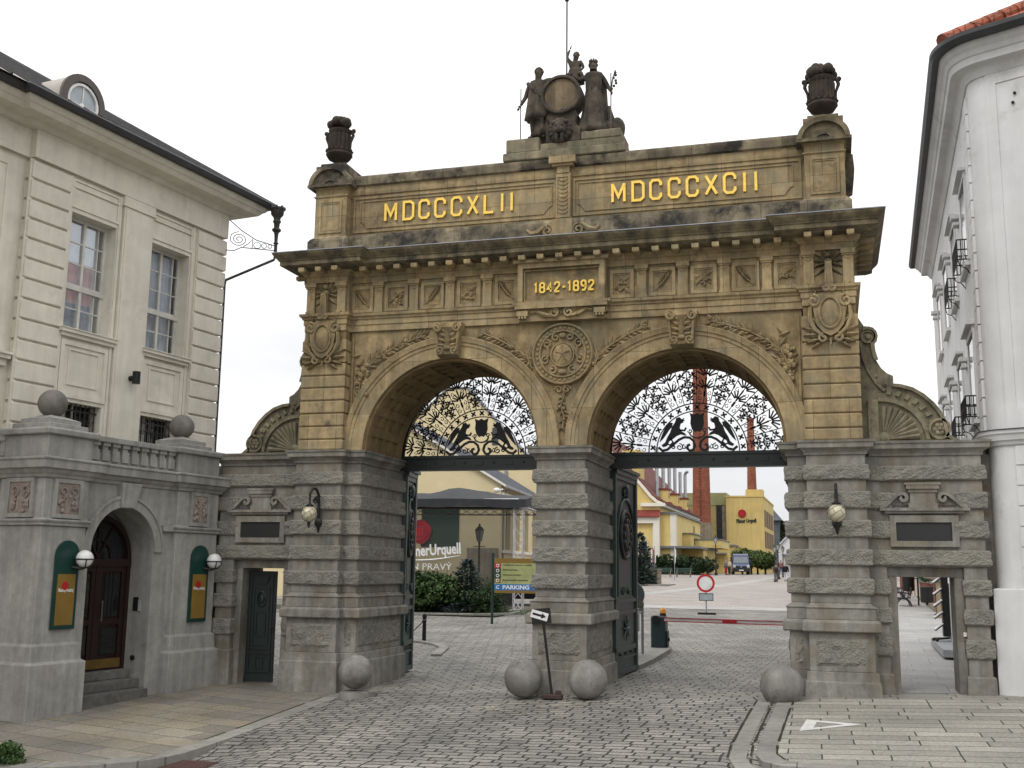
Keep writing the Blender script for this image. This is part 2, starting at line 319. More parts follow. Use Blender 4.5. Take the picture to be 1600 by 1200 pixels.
def root_of(o):
    while o.parent: o = o.parent
    return o
def tag(o, label=None, cat=None, group=None, kind=None):
    if label: o['label'] = label
    if cat: o['category'] = cat
    if group: o['group'] = group
    if kind: o['kind'] = kind
    return o
def thing(name, label, cat, loc=(0, 0, 0), rz=0, group=None):
    o = bpy.data.objects.new(name, None); COL.objects.link(o); o.empty_display_size = .2
    o.location = loc; o.rotation_euler = (0, 0, rz); o['origin'] = tuple(loc)
    return tag(o, label, cat, group)
def obj(name, m, material, parent=None, label=None, smooth=False, bevel=0, loc=None, local=False, recalc=True):
    """ONE mesh object. Vertices are in world space unless local; they are moved into the frame of the thing"""
    v = [tuple(m.T @ Vector(p)) for p in m.v] if m.T is not None else m.v
    off = Vector((0, 0, 0))
    if parent is not None and not local: off = Vector(root_of(parent)['origin'])
    if loc is not None and not local: off = Vector(loc)
    me = bpy.data.meshes.new(name)
    me.from_pydata([(a-off.x, b-off.y, c-off.z) for a, b, c in v], [], m.f)
    if recalc:
        bm = bmesh.new(); bm.from_mesh(me); bmesh.ops.recalc_face_normals(bm, faces=bm.faces); bm.to_mesh(me); bm.free()
    me.materials.append(material)
    if smooth:
        for p in me.polygons: p.use_smooth = True
    o = bpy.data.objects.new(name, me); COL.objects.link(o)
    if smooth == 'auto':
        md = o.modifiers.new('edge', 'EDGE_SPLIT'); md.split_angle = R_(35)
    if bevel:
        md = o.modifiers.new('bevel', 'BEVEL'); md.width = bevel; md.segments = 1; md.limit_method = 'ANGLE'; md.angle_limit = R_(40); md.harden_normals = False
    if parent is not None: o.parent = parent
    if loc is not None: o.location = loc; o['origin'] = tuple(loc)
    elif parent is None: o['origin'] = (0, 0, 0)
    if label: o['label'] = label
    return o
def struct(name, m, material, **k):
    return tag(obj(name, m, material, **k), kind='structure')
def dup(root, loc, rz=None, label=None, group=None, scale=None):
    r = root.copy(); COL.objects.link(r); r.location = loc
    if rz is not None: r.rotation_euler = (0, 0, rz)
    if scale: r.scale = (scale,)*3
    if label: r['label'] = label
    if group: r['group'] = group
    for ch in list(root.children):
        c = ch.copy(); COL.objects.link(c); c.parent = r
        for g in ch.children:
            d = g.copy(); COL.objects.link(d); d.parent = c
    return r
def text_m(s, height=None, width=None, depth=.01, frame=None, bold=0., spacing=1.):
    """flat-lying text turned into a mesh; frame: 4x4 taking text x,y,normal to world"""
    cu_ = bpy.data.curves.new('t', 'FONT'); cu_.body = s; cu_.align_x = 'CENTER'; cu_.align_y = 'CENTER'; cu_.size = 1; cu_.extrude = .5; cu_.offset = bold; cu_.resolution_u = 2; cu_.space_character = spacing
    o = bpy.data.objects.new('t', cu_); COL.objects.link(o); bpy.context.view_layer.update()
    me = bpy.data.meshes.new_from_object(o.evaluated_get(bpy.context.evaluated_depsgraph_get()))
    vs = [v.co.copy() for v in me.vertices]; fs = [tuple(p.vertices) for p in me.polygons]
    bpy.data.objects.remove(o); bpy.data.curves.remove(cu_); bpy.data.meshes.remove(me)
    if not vs: return M()
    x0, x1 = min(v.x for v in vs), max(v.x for v in vs); y0, y1 = min(v.y for v in vs), max(v.y for v in vs)
    kx = width/(x1-x0) if width else None; ky = height/(y1-y0) if height else None
    kx = kx or ky; ky = ky or kx
    m = M(); m.add([frame @ Vector(((v.x-(x0+x1)/2)*kx, (v.y-(y0+y1)/2)*ky, v.z*depth)) for v in vs], fs); return m
def frame(o, x, y):
    o, x, y = Vector(o), Vector(x).normalized(), Vector(y).normalized(); z = x.cross(y)
    return Matrix(((x.x, y.x, z.x, o.x), (x.y, y.y, z.y, o.y), (x.z, y.z, z.z, o.z), (0, 0, 0, 1)))
def stroke(m, pts, wd, fr, depth, closed=False):
    """mitred ribbon of width wd along 2-D pts, extruded by depth, placed by frame fr"""
    P = [Vector(p) for p in pts]; n = len(P); lo = []; hi = []
    for i in range(n):
        a = P[i-1] if (i or closed) else None; c = P[(i+1) % n] if (i < n-1 or closed) else None
        e1 = (P[i]-a).normalized() if a is not None else (c-P[i]).normalized(); e2 = (c-P[i]).normalized() if c is not None else e1
        nn = Vector((-e1.y, e1.x))+Vector((-e2.y, e2.x)); den = max(.35, 1+e1.dot(e2)); nn = nn/den
        lo.append(P[i]-nn*wd/2); hi.append(P[i]+nn*wd/2)
    vs = []
    for q in (0, depth):
        vs += [fr @ Vector((p.x, p.y, q)) for p in lo]+[fr @ Vector((p.x, p.y, q)) for p in hi]
    fs = []
    for i in range(n if closed else n-1):
        j = (i+1) % n
        fs += [(i, j, n+j, n+i), (2*n+i, 3*n+i, 3*n+j, 2*n+j), (i, 2*n+i, 2*n+j, j), (n+i, n+j, 3*n+j, 3*n+i)]
    if not closed: fs += [(0, n, 3*n, 2*n), (n-1, 3*n-1, 4*n-1, 2*n-1)]
    m.add(vs, fs); return m
def arcpts(cx, cz, r, a0, a1, n): return [(cx+r*math.cos(a0+(a1-a0)*i/n), cz+r*math.sin(a0+(a1-a0)*i/n)) for i in range(n+1)]
def spiral(cx, cz, r0, r1, a0, turns, n=18):
    return [(cx+(r0+(r1-r0)*i/n)*math.cos(a0+turns*2*PI*i/n), cz+(r0+(r1-r0)*i/n)*math.sin(a0+turns*2*PI*i/n)) for i in range(n+1)]
def to_xz(pts, y): return [(p[0], y, p[1]) for p in pts]
XZ = Matrix(((1, 0, 0, 0), (0, 0, -1, 0), (0, 1, 0, 0), (0, 0, 0, 1)))       # (x, z, out) -> world, out = -y
def XZat(y): return Matrix.Translation((0, y, 0)) @ XZ
def leaf_rel(m, x, z, y, L, ang, wd=.35, t=.03):
    """a small carved leaf standing off a wall at depth y (towards -y by t)"""
    c, s_ = math.cos(ang), math.sin(ang)
    def q(u, v, o): return (x+u*L*c-v*L*s_, y-o, z+u*L*s_+v*L*c)
    m.add([q(0, 0, .2*t), q(.45, wd/2, .3*t), q(1, 0, .5*t), q(.45, -wd/2, .3*t), q(.45, 0, t), q(0, 0, -.02), q(.45, wd/2, -.02), q(1, 0, -.02), q(.45, -wd/2, -.02)],
          [(0, 1, 4), (1, 2, 4), (2, 3, 4), (3, 0, 4), (0, 5, 6, 1), (1, 6, 7, 2), (2, 7, 8, 3), (3, 8, 5, 0)])
# ================================================================== THE SETTING
COB = paving('cobbles', .30, .185, (.29, .278, .252), (.195, .187, .17), (.032, .031, .023), .019, .045, .38, R_(3), .036)
PLAZA = paving('pinkish_setts', .16, .13, (.385, .345, .315), (.31, .278, .256), (.18, .16, .145), .012, .008, .2, R_(8), .02)
LIGHTSET = paving('pale_setts', .16, .13, (.44, .43, .40), (.37, .36, .34), (.2, .195, .185), .012, .008, .2, 0, .02)
FLAGL = paving('flagstones', .86, .52, (.245, .222, .182), (.165, .158, .142), (.045, .043, .036), .009, .010, .35, R_(14), .012, (1.03, .98, .90))
FLAGR = paving('pale_flagstones', .84, .33, (.335, .322, .28), (.225, .218, .19), (.042, .045, .028), .012, .008, .2, R_(-1), .012)
SLAB = paving('walkway_slabs', .9, .62, (.345, .34, .33), (.30, .295, .29), (.15, .15, .145), .006, .004, .2, R_(2), .004)
KERB = mat('kerb_granite', (.26, .25, .225), (.20, .192, .172), scale=6, rough=.8, bump=.004, mottle=.25, blocks=(1.1, 1.1, .012, .12, 'YX'), speck=.12)
def sheet(name, x0, x1, y0, y1, dz, material, nx=30, ny=30, fn=None, lift=None):
    m = M(); nx = max(2, nx); ny = max(2, ny)
    vs = []
    for j in range(ny+1):
        for i in range(nx+1):
            x = x0+(x1-x0)*i/nx; y = y0+(y1-y0)*j/ny
            if fn: x, y = fn(i/nx, j/ny)
            vs.append((x, y, gz(x, y)+dz+(lift(x, y) if lift else 0)))
    W_ = nx+1
    m.add(vs, [(j*W_+i, j*W_+i+1, (j+1)*W_+i+1, (j+1)*W_+i) for j in range(ny) for i in range(nx)])
    return struct(name, m, material, smooth=True)
# ground: one sheet to the horizon
gx = [-1500, -700, -300, -120, -70, -50, -40, -32, -26, -22, -19]+[-17+.5*i for i in range(69)]+[18.5, 22, 28, 36, 50, 80, 160, 400, 900, 1500]
gy = [-400, -150, -60, -40, -30, -24, -20, -18]+[-16+.4*i for i in range(61)]+[9+1.5*i for i in range(20)]+[40, 44, 50, 55, 60, 66, 72, 80, 88, 95, 102, 110, 130, 160, 200, 300, 500, 900, 1500]
m = M(); m.add([(x, y, gz(x, y)-drop(x, y)) for y in gy for x in gx], [(j*len(gx)+i, j*len(gx)+i+1, (j+1)*len(gx)+i+1, (j+1)*len(gx)+i) for j in range(len(gy)-1) for i in range(len(gx)-1)])
struct('ground', m, COB, smooth=True)
def edge_band(pts, wd, name, material, top=.02, bot=-.25, side=1):
    """kerb: a swept stone strip whose outer edge follows pts"""
    m = M(); P = [Vector(p) for p in pts]; n = len(P); vs = []
    for i in range(n):
        d = (P[min(i+1, n-1)]-P[max(i-1, 0)]).normalized(); nn = Vector((-d.y, d.x))*side
        q = P[i]+nn*wd
        za, zb = gz(*P[i]), gz(*q)
        vs += [(P[i].x, P[i].y, za+bot), (P[i].x, P[i].y, za+top-.006), (P[i].x+nn.x*.015, P[i].y+nn.y*.015, za+top), (q.x, q.y, zb+top), (q.x, q.y, zb+bot)]
    fs = []
    for i in range(n-1):
        fs += [(i*5+k, i*5+k+1, (i+1)*5+k+1, (i+1)*5+k) for k in range(4)]
    fs += [(0, 1, 2, 3, 4), tuple((n-1)*5+k for k in (4, 3, 2, 1, 0))]
    m.add(vs, fs); return struct(name, m, material)
KL = [(-4.1, -.25), (-4.1, -.8), (-4.07, -2.1), (-4.01, -3.6), (-4.01, -4.8), (-4.06, -5.7), (-4.16, -6.05), (-4.4, -6.35), (-4.9, -6.72), (-5.6, -7.1), (-7, -7.7), (-12, -9.4)]
KR = [(3.93, -.45), (3.90, -1.6), (3.87, -3.0), (3.85, -4.4), (3.87, -5.0), (3.97, -5.38), (4.2, -5.62), (4.8, -5.74), (6.2, -5.9), (8, -6.1), (13, -6.6)]
edge_band(KL, .3, 'kerb', KERB, top=.012, side=-1)
edge_band(KR, .27, 'kerb', KERB, top=.014, side=1)
edge_band([(3.60, -.45), (3.57, -1.6), (3.54, -3.0), (3.52, -4.4), (3.54, -5.2), (3.66, -5.75), (3.9, -6.1)], .22, 'gutter_stone', KERB, top=.008, side=1)
MOSS = mat('mossy_joint', (.035, .04, .018), (.018, .02, .010), scale=14, rough=1., mottle=.4)
def joint(P, wd=.03, dz=.011):
    m = M(); rgj = random.Random(4)
    for (x0, y0), (x1, y1) in zip(P, P[1:]):
        n = max(1, int(math.hypot(x1-x0, y1-y0)/.25))
        for i in range(n):
            if rgj.random() < .1: continue
            a = (x0+(x1-x0)*i/n, y0+(y1-y0)*i/n); b = (x0+(x1-x0)*(i+1)/n, y0+(y1-y0)*(i+1)/n); w2 = wd*rgj.uniform(.35, .7)
            dx, dy = b[0]-a[0], b[1]-a[1]; L = math.hypot(dx, dy); px, py = -dy/L*w2, dx/L*w2
            m.quad(*[(x, y, gz(x, y)+dz) for x, y in ((a[0]-px, a[1]-py), (b[0]-px, b[1]-py), (b[0]+px, b[1]+py), (a[0]+px, a[1]+py))])
    return struct('mossy_joint', m, MOSS)
joint([(3.585, -.5), (3.55, -1.6), (3.52, -3.0), (3.50, -4.4), (3.52, -5.2)]); joint([(3.86, -.5), (3.84, -1.6), (3.81, -3.0), (3.79, -4.4), (3.81, -5.1)]); joint([(4.19, -.5), (4.16, -1.6), (4.13, -3.0), (4.11, -4.4), (4.13, -4.95), (4.25, -5.3)], .03, .019); joint([(-4.42, -.6), (-4.38, -2.1), (-4.32, -3.6), (-4.32, -4.8)], .03, .017)
def pave_strip(name, K, side, far, material, dz, inset):
    rows = []
    for i, p in enumerate(K):
        P = Vector(p); d = (Vector(K[min(i+1, len(K)-1)])-Vector(K[max(i-1, 0)])).normalized(); nn = Vector((-d.y, d.x))*side
        a = P+nn*inset; b = Vector(far(p)); rows.append([a.lerp(b, t/14) for t in range(15)])
    m = M(); m.add([(q.x, q.y, gz(q.x, q.y)+dz) for r in rows for q in r], [(i*15+k, i*15+k+1, (i+1)*15+k+1, (i+1)*15+k) for i in range(len(rows)-1) for k in range(14)])
    return struct(name, m, material, smooth=True)
pave_strip('pavement', [(-4.1, 1.3), (-4.1, .6)]+KL, -1, lambda p: (-14, max(-8.6, min(1.4, p[1]*.9+.35))), FLAGL, .010, .285)
pave_strip('pavement', [(3.93, .6)]+KR, 1, lambda p: (14, max(-6.4, min(.9, p[1]*.95+.3))), FLAGR, .012, .255)
# yard surfaces behind the gate
sheet('plaza', -40, 14, 34, 128, .006, PLAZA, 30, 40)
sheet('paving_band', 0, 0, 0, 0, .012, LIGHTSET, 6, 40, lambda u, v: (-9.0+v*7.5+u*1.5-.7, 34.2+v*70))
sheet('paving_band', -14, 9, 33.2, 36.4, .012, LIGHTSET, 10, 4)
sheet('walkway', 5.1, 9.2, .75, 60, .010, SLAB, 6, 60, lambda u, v: (5.35+u*(2.2+v*7.)-(0. if v < .05 else .3), .75+v*70))
SOIL = mat('planting_soil', (.05, .06, .028), (.03, .035, .02), scale=9, mottle=.4)
sheet('planting_bed', -22, -8.2, 22.6, 27.5, .05, SOIL, 10, 6)
edge_band([(-22, 22.3), (-12, 22.4), (-9.2, 23.1), (-8.0, 24.2), (-7.9, 28)], .14, 'kerb', KERB, top=.11, side=1)
edge_band([(-4.6, 6.4), (-5.1, 8.4), (-5.7, 9.4), (-6.6, 10.2), (-9, 11)], .25, 'kerb', KERB, top=.05, side=1)
# the warning triangle painted on the right-hand pavement
m = M()
tri = [(4.36, -3.32), (5.24, -2.72), (4.44, -2.36)]
ti = [(4.55, -3.06), (4.98, -2.74), (4.59, -2.58)]
vs = [(x, y, gz(x, y)+.017) for x, y in tri+ti]
m.add(vs, [(0, 1, 4, 3), (1, 2, 5, 4), (2, 0, 3, 5)])
struct('painted_triangle', m, mat('road_paint', (.62, .62, .60), (.48, .48, .46), scale=14, rough=.7, mottle=.2))
# worn yellow-white paint on the setts before the middle pier
WORN = mat('worn_road_paint', (.34, .32, .24), (.20, .19, .165), scale=16, rough=.75, mottle=.4)
m = M()
rng = random.Random(3)
def mark(x0, y0, x1, y1, wd):
    n = max(1, int(math.hypot(x1-x0, y1-y0)/.2)); dx, dy = (x1-x0)/n, (y1-y0)/n; L = math.hypot(dx, dy); px, py = -dy/L*wd/2, dx/L*wd/2
    for i in range(n):
        if rng.random() < .22: continue
        a = (x0+dx*i+.02, y0+dy*i); b = (x0+dx*(i+.85), y0+dy*(i+.85)); j = rng.uniform(.6, 1.1)
        m.quad(*[(x, y, gz(x, y)+.005) for x, y in ((a[0]-px*j, a[1]-py*j), (b[0]-px*j, b[1]-py*j), (b[0]+px*j, b[1]+py*j), (a[0]+px*j, a[1]+py*j))])
mark(-.72, -1.75, .72, -1.05, .16); mark(-.95, -1.2, -.72, -1.85, .16); mark(-.5, -2.3, .2, -2.1, .12)
struct('worn_marking', m, WORN)
m = M(); a = (-3.68, -6.2)
for i in range(7): m.box(a[0]-.27, a[0]+.27, a[1]-.26+i*.08, a[1]-.21+i*.08, gz(*a)-.10, gz(*a)-.045)
m.box(a[0]-.3, a[0]+.3, a[1]-.3, a[1]+.34, gz(*a)-.2, gz(*a)-.055)
tag(obj('drain_grate', m, mat('rusty_iron', (.10, .05, .042), (.06, .036, .03), scale=20, rough=.8), loc=(a[0], a[1], gz(*a)-.05)), 'rust brown drain grate in the setts beside the left kerb', 'drain grate')
# ================================================================== THE GATE
GATE = thing('monumental_gate', 'monumental two-arched stone gateway with gilded Roman numerals on its attic', 'gateway', (0, 0, -.06))
PIER_R = [(4.17, 2.5), (4.17, .2), (4.5, .2), (4.5, 0), (5.5, 0), (5.5, 2.5)]
PIER_L = [(-x, y) for x, y in reversed(PIER_R)]
PIER_C = [(-.475, .1), (.475, .1), (.475, 2.5), (-.475, 2.5)]
BLK = [(4.08, 3.80), (3.61, 3.30), (3.11, 2.80), (2.61, 2.31), (2.11, 1.82)]
def bare(P): return P
for P, gp in ((PIER_L, -.55), (PIER_C, -.3), (PIER_R, -.1)):
    sh = M()
    sh.loft(P, [(gp, .15), (.36, .115), (.37, .10), (.53, .09)])                        # battered plinth
    sh.loft(P, [(.53, .04), (1.19, .04)])                                               # die
    sh.loft(P, [(1.19, .12), (1.21, .15), (1.36, .15), (1.40, .10)])                    # ledge
    sh.loft(P, [(1.40, .075), (1.58, .075), (1.61, .10), (1.64, .03), (1.68, .0)])
    zz = 1.68
    for z1, z0 in reversed(BLK):
        sh.loft(P, [(zz, 0), (z0+.02, 0)]); zz = z1-.02
    sh.loft(P, [(zz, 0), (4.25, 0)])
    pier = obj('pier', sh, GRAN, GATE, bevel=.008)
    bl = M()
    for z1, z0 in BLK: bl.rock(P, z0, z1, .055)
    # rough panels of the die
    n = len(P); inner = offset_poly(P, .04)
    for i in range(n):
        a, b = Vector(inner[i]), Vector(inner[(i+1) % n]); d = b-a; L = d.length
        if L < .28 or a.y > 2.4 and b.y > 2.4: continue
        d.normalize(); nn = Vector((d.y, -d.x)); c = (a+b)/2; ins = .09 if L > .5 else .07
        bl.rockpanel((c.x, c.y, .86), (d.x, d.y, 0), (nn.x, nn.y, 0), L-2*ins, .50, .022)
    obj('rock_course', bl, ROCK, pier)
    im = M()
    im.loft(P, [(4.25, .0), (4.25, .03), (4.29, .035), (4.33, .07), (4.36, .12), (4.37, .14), (4.45, .145), (4.46, .165), (4.50, .175)])
    obj('impost', im, GRAN, pier)
# side wings with the pedestrian doorways
def wing(s):
    w_ = M()
    Y0, Y1 = .4, 1.5
    gl = -.6 if s < 0 else -.1
    def bx(m, x0, x1, y0, y1, z0, z1): m.box(s*x0, s*x1, y0, y1, z0, z1)
    xe = 7.42
    bx(w_, 5.5, xe, Y0, Y1, 2.31, 4.25)                                # wall over the door
    bx(w_, 5.5, 5.80, Y0, Y1, gl, 2.31); bx(w_, 7.05, xe, Y0, Y1, gl, 2.31)
    bx(w_, 5.80, 5.96, Y0+.14, Y1-.1, gl, 2.14); bx(w_, 6.90, 7.05, Y0+.14, Y1-.1, gl, 2.14); bx(w_, 5.80, 7.05, Y0+.14, Y1-.1, 2.14, 2.31)   # recessed door frame
    wo = obj('wing_wall', w_, GRAN, GATE, bevel=.008)
    def blk(x0, x1, z0, z1, d=.07): 
        r = M()
        P = [(s*x0, Y0+.2), (s*x0, Y0), (s*x1, Y0), (s*x1, Y0+.2)] if s > 0 else [(s*x1, Y0+.2), (s*x1, Y0), (s*x0, Y0), (s*x0, Y0+.2)]
        r.rock(P, z0, z1, d-.01); obj('rock_course', r, ROCK, wo)
    blk(5.56, xe+.0, 3.80, 4.08); blk(5.56, 5.86, 3.30, 3.61); blk(7.05, xe, 3.30, 3.61)
    blk(5.86, 6.2, 3.36, 3.60, .03); blk(6.68, 7.05, 3.36, 3.60, .03)
    blk(5.56, 5.84, 2.80, 3.11); blk(7.03, xe, 2.80, 3.11); blk(5.56, xe, 2.32, 2.61)
    for z0, z1 in ((1.82, 2.11), (1.33, 1.62), (.78, 1.12)): blk(5.52, 5.79, z0, z1, .06); blk(7.07, xe, z0, z1, .06)
    b2 = M(); blk2 = b2
    b2.loft([(s*5.52, .7), (s*5.52, .4), (s*5.80, .4), (s*5.80, .7)] if s > 0 else [(s*5.8, .7), (s*5.8, .4), (s*5.52, .4), (s*5.52, .7)], [(gl, .06), (.48, .05), (.5, .03)])
    obj('foot_stone', b2, GRAN, wo, bevel=.01); b2 = M()
    b2.loft([(s*7.06, .7), (s*7.06, .4), (s*xe, .4), (s*xe, .7)] if s > 0 else [(s*xe, .7), (s*xe, .4), (s*7.06, .4), (s*7.06, .7)], [(gl, .06), (.48, .05), (.5, .03)])
    obj('foot_stone', b2, GRAN, wo, bevel=.01)
    c = M()
    P = [(s*5.6, Y1), (s*5.6, Y0), (s*xe, Y0), (s*xe, Y1)]
    if s < 0: P = P[::-1]
    c.loft(P, [(4.25, .0), (4.25, .03), (4.29, .035), (4.33, .07), (4.36, .12), (4.37, .14), (4.45, .145), (4.46, .165), (4.50, .175)])
    obj('wing_cornice', c, GRAN, wo)
    # framed tablet under a broken scroll pediment
    f = M(); y = Y0
    for x0, x1, z0, z1 in ((5.88, 7.0, 3.08, 3.2), (5.88, 7.0, 2.66, 2.76), (5.88, 5.98, 2.76, 3.08), (6.89, 7.0, 2.76, 3.08)): bx(f, x0, x1, y-.075, y, z0, z1)
    bx(f, 5.72, 7.19, y-.13, y, 3.28, 3.33); bx(f, 5.80, 7.1, y-.09, y, 3.235, 3.28)
    bx(f, 6.2, 6.68, y-.08, y, 3.33, 3.42); bx(f, 6.23, 6.65, y-.07, y, 3.42, 3.60); bx(f, 6.2, 6.68, y-.09, y, 3.60, 3.66); bx(f, 6.17, 6.71, y-.12, y, 3.66, 3.73); bx(f, 6.14, 6.74, y-.13, y, 3.73, 3.77)
    for q in (-1, 1):
        cx = 6.44+q*.33
        pts = [(6.44+q*.72, 3.35), (6.44+q*.62, 3.37), (6.44+q*.52, 3.47), (6.44+q*.42, 3.56)]+[(cx+q*p[0]*1, p[1]) for p in spiral(0, 3.50, .085, .02, PI*.35, .95, 14)]
        pts = [(p[0]*s, p[1]) for p in pts]
        stroke(f, pts, .055, XZat(y), .12)
    obj('scroll_pediment', f, GRAN, wo)
    t = M(); bx(t, 5.985, 6.885, y-.045, y-.005, 2.765, 3.075); obj('inscribed_tablet', t, TABLET, wo)
    if s > 0: 
        b = M(); b.box(7.0, 7.05, .50, .55, 1.15, 1.22); obj('bell_push', b, WHITEP, wo)
    return wo
WL = wing(-1); WR = wing(1)
# left pedestrian door of dark green panelled wood, standing ajar
d = M(); T0 = Matrix.Translation((-6.90, .84, 0)) @ Matrix.Rotation(R_(5), 4, 'Z')
d.T = T0; d.box(0, .62, -.03, .03, -.17, 2.08)
DOOR = obj('pedestrian_door', d, DOORG, GATE, bevel=.006)
d = M(); d.T = T0
def framebox(m, x0, x1, z0, z1, t, y0, y1):
    m.box(x0, x1, y0, y1, z0, z0+t); m.box(x0, x1, y0, y1, z1-t, z1); m.box(x0, x0+t, y0, y1, z0+t, z1-t); m.box(x1-t, x1, y0, y1, z0+t, z1-t)
framebox(d, .06, .56, .02, .42, .03, -.055, -.03); framebox(d, .06, .56, .48, 2.02, .03, -.055, -.03); framebox(d, .13, .49, .56, 1.75, .025, -.05, -.03)
d.box(0, .62, -.06, -.03, -.17, -.02)
framebox(d, .2, .42, .75, 1.25, .02, -.05, -.03); framebox(d, .22, .4, .1, .34, .02, -.05, -.03)
d.tube([(.31+.09*math.cos(a*PI/8), -.045, 1.5+.16*math.sin(a*PI/8)) for a in range(16)], .014, 5, True)
d.ball((.31, -.04, 1.5), .06, 8, 6, (1, .4, 1.6)); d.xz([(.2, 1.82), (.42, 1.82), (.47, 1.98), (.15, 1.98)], -.06, -.03)
obj('door_panel', d, DOORG, DOOR)
d = M(); d.T = T0; d.tube([(.59, -.09, .93), (.59, -.03, .93)], .015, 6); d.tube([(.52, -.09, .93), (.6, -.09, .93)], .012, 6); obj('handle', d, IRON, DOOR)

# ---------------------------------------------------------------- upper storey
CX, RI, RO, SPZ = 2.322, 1.85, 2.27, 4.52
YW = .25
def zlow(x):
    for c in (-CX, CX):
        if abs(x-c) < RI: return SPZ+math.sqrt(RI*RI-(x-c)**2)
    return 4.5
xs = [-4.5, -CX-RI]
for c in (-CX, CX): xs += [c-RI*math.cos(PI*i/40) for i in range(41)]
xs = sorted(set(round(x, 5) for x in xs+[4.5, -.47, 0, .47]))
wl_ = M()
N = len(xs)
vs = []
for y in (YW, 2.5):
    vs += [(x, y, zlow(x)) for x in xs]+[(x, y, 7.0) for x in xs]
fs = []
for i in range(N-1):
    fs += [(i, i+1, N+i+1, N+i), (2*N+i, 3*N+i, 3*N+i+1, 2*N+i+1), (N+i, N+i+1, 3*N+i+1, 3*N+i)]
wl_.add(vs, fs)
ARCW = obj('arcade_wall', wl_, SAND, GATE)
so = M()
for c in (-CX, CX):
    n = 48; vs = []
    for y in (YW+.0, 2.55):
        vs += [(c-RI*math.cos(PI*i/n), y, SPZ-.02+RI*math.sin(PI*i/n)) for i in range(n+1)]
    so.add(vs, [(i, i+1, n+2+i, n+1+i) for i in range(n)])
    # coffer ribs: transverse rows and bands along the vault
    def seg(a0, a1, y0, y1, t):
        q = []
        for a in (a0, a1):
            for r in (RI+.01, RI-t):
                for y in (y0, y1): q.append((c-r*math.cos(a), y, SPZ-.02+r*math.sin(a)))
        so.add(q, [(0, 1, 3, 2), (4, 6, 7, 5), (2, 3, 7, 6), (0, 2, 6, 4), (1, 5, 7, 3), (0, 4, 5, 1)])
    K = 13
    for k in range(K+1):
        a = PI*k/K; 
        if 0 < k < K:
            seg(a-.05, a+.05, YW+.08, 2.2, .045)
    for k in range(K*3):
        a0, a1 = PI*k/(K*3), PI*(k+1)/(K*3)
        for y0, y1 in ((YW+.06, YW+.26), (2.0, 2.22)): seg(a0, a1, y0, y1, .055)
        for y0 in (.86, 1.22, 1.58): seg(a0, a1, y0-.06, y0+.06, .035)
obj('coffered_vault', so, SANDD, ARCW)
# archivolts
for c in (-CX, CX):
    ar = M(); n = 56
    prof = [(RI-.005, YW+.05), (RI-.005, YW-.035), (RI+.235, YW-.035), (RI+.24, YW-.055), (RI+.30, YW-.06), (RI+.31, YW-.085), (RI+.37, YW-.10), (RI+.405, YW-.115), (RI+.42, YW-.10), (RI+.42, YW+.02)]
    vs = []
    for i in range(n+1):
        a = PI*i/n
        for r, y in prof: vs.append((c-r*math.cos(a), y, SPZ-.02+r*math.sin(a)))
    m_ = len(prof)
    ar.add(vs, [(i*m_+k, i*m_+k+1, (i+1)*m_+k+1, (i+1)*m_+k) for i in range(n) for k in range(m_-1)])
    av = obj('archivolt', ar, SANDB, GATE, smooth='auto')
    # acanthus keystone console
    k = M(); zt, zb = 6.98, 6.36
    vs = []
    pr = [(.30, zt+.04, .24), (.30, zt-.06, .27), (.27, zt-.12, .23), (.235, zt-.36, .19), (.225, zt-.48, .23), (.225, zt-.60, .21), (.20, zb-.02, .10)]
    for wd, z, o in pr: vs += [(c-wd, YW-o, z), (c+wd, YW-o, z), (c+wd, YW+.1, z), (c-wd, YW+.1, z)]
    k.add(vs, [(i*4+j, i*4+(j+1) % 4, (i+1)*4+(j+1) % 4, (i+1)*4+j) for i in range(len(pr)-1) for j in range(4)]+[(0, 1, 2, 3), tuple(len(pr)*4-4+j for j in (3, 2, 1, 0))])
    for q in (-1, 1):
        k.tube(to_xz(spiral(c+q*.21, zt-.07, .09, .02, PI/2, 1.4*q, 16), YW-.27), .028, 5)
        k.tube(to_xz(spiral(c+q*.15, zb+.10, .08, .02, -PI/2, -1.1*q, 14), YW-.235), .022, 5)
        k.tube([(c+q*.235, YW-.25, zt-.1), (c+q*.21, YW-.215, zt-.35), (c+q*.2, YW-.24, zb+.1)], .025, 5)
        for j in range(4):
            leaf_rel(k, c+q*.03, zt-.17-.09*j, YW-.20, .18, PI/2-q*(.9+.15*j), .5, .07)
    leaf_rel(k, c, zt-.48, YW-.20, .36, PI/2, .35, .09); k.ball((c, YW-.235, zb+.14), .06, 10, 6, (1.3, .8, .8))
    obj('keystone', k, SAND, av, smooth='auto')
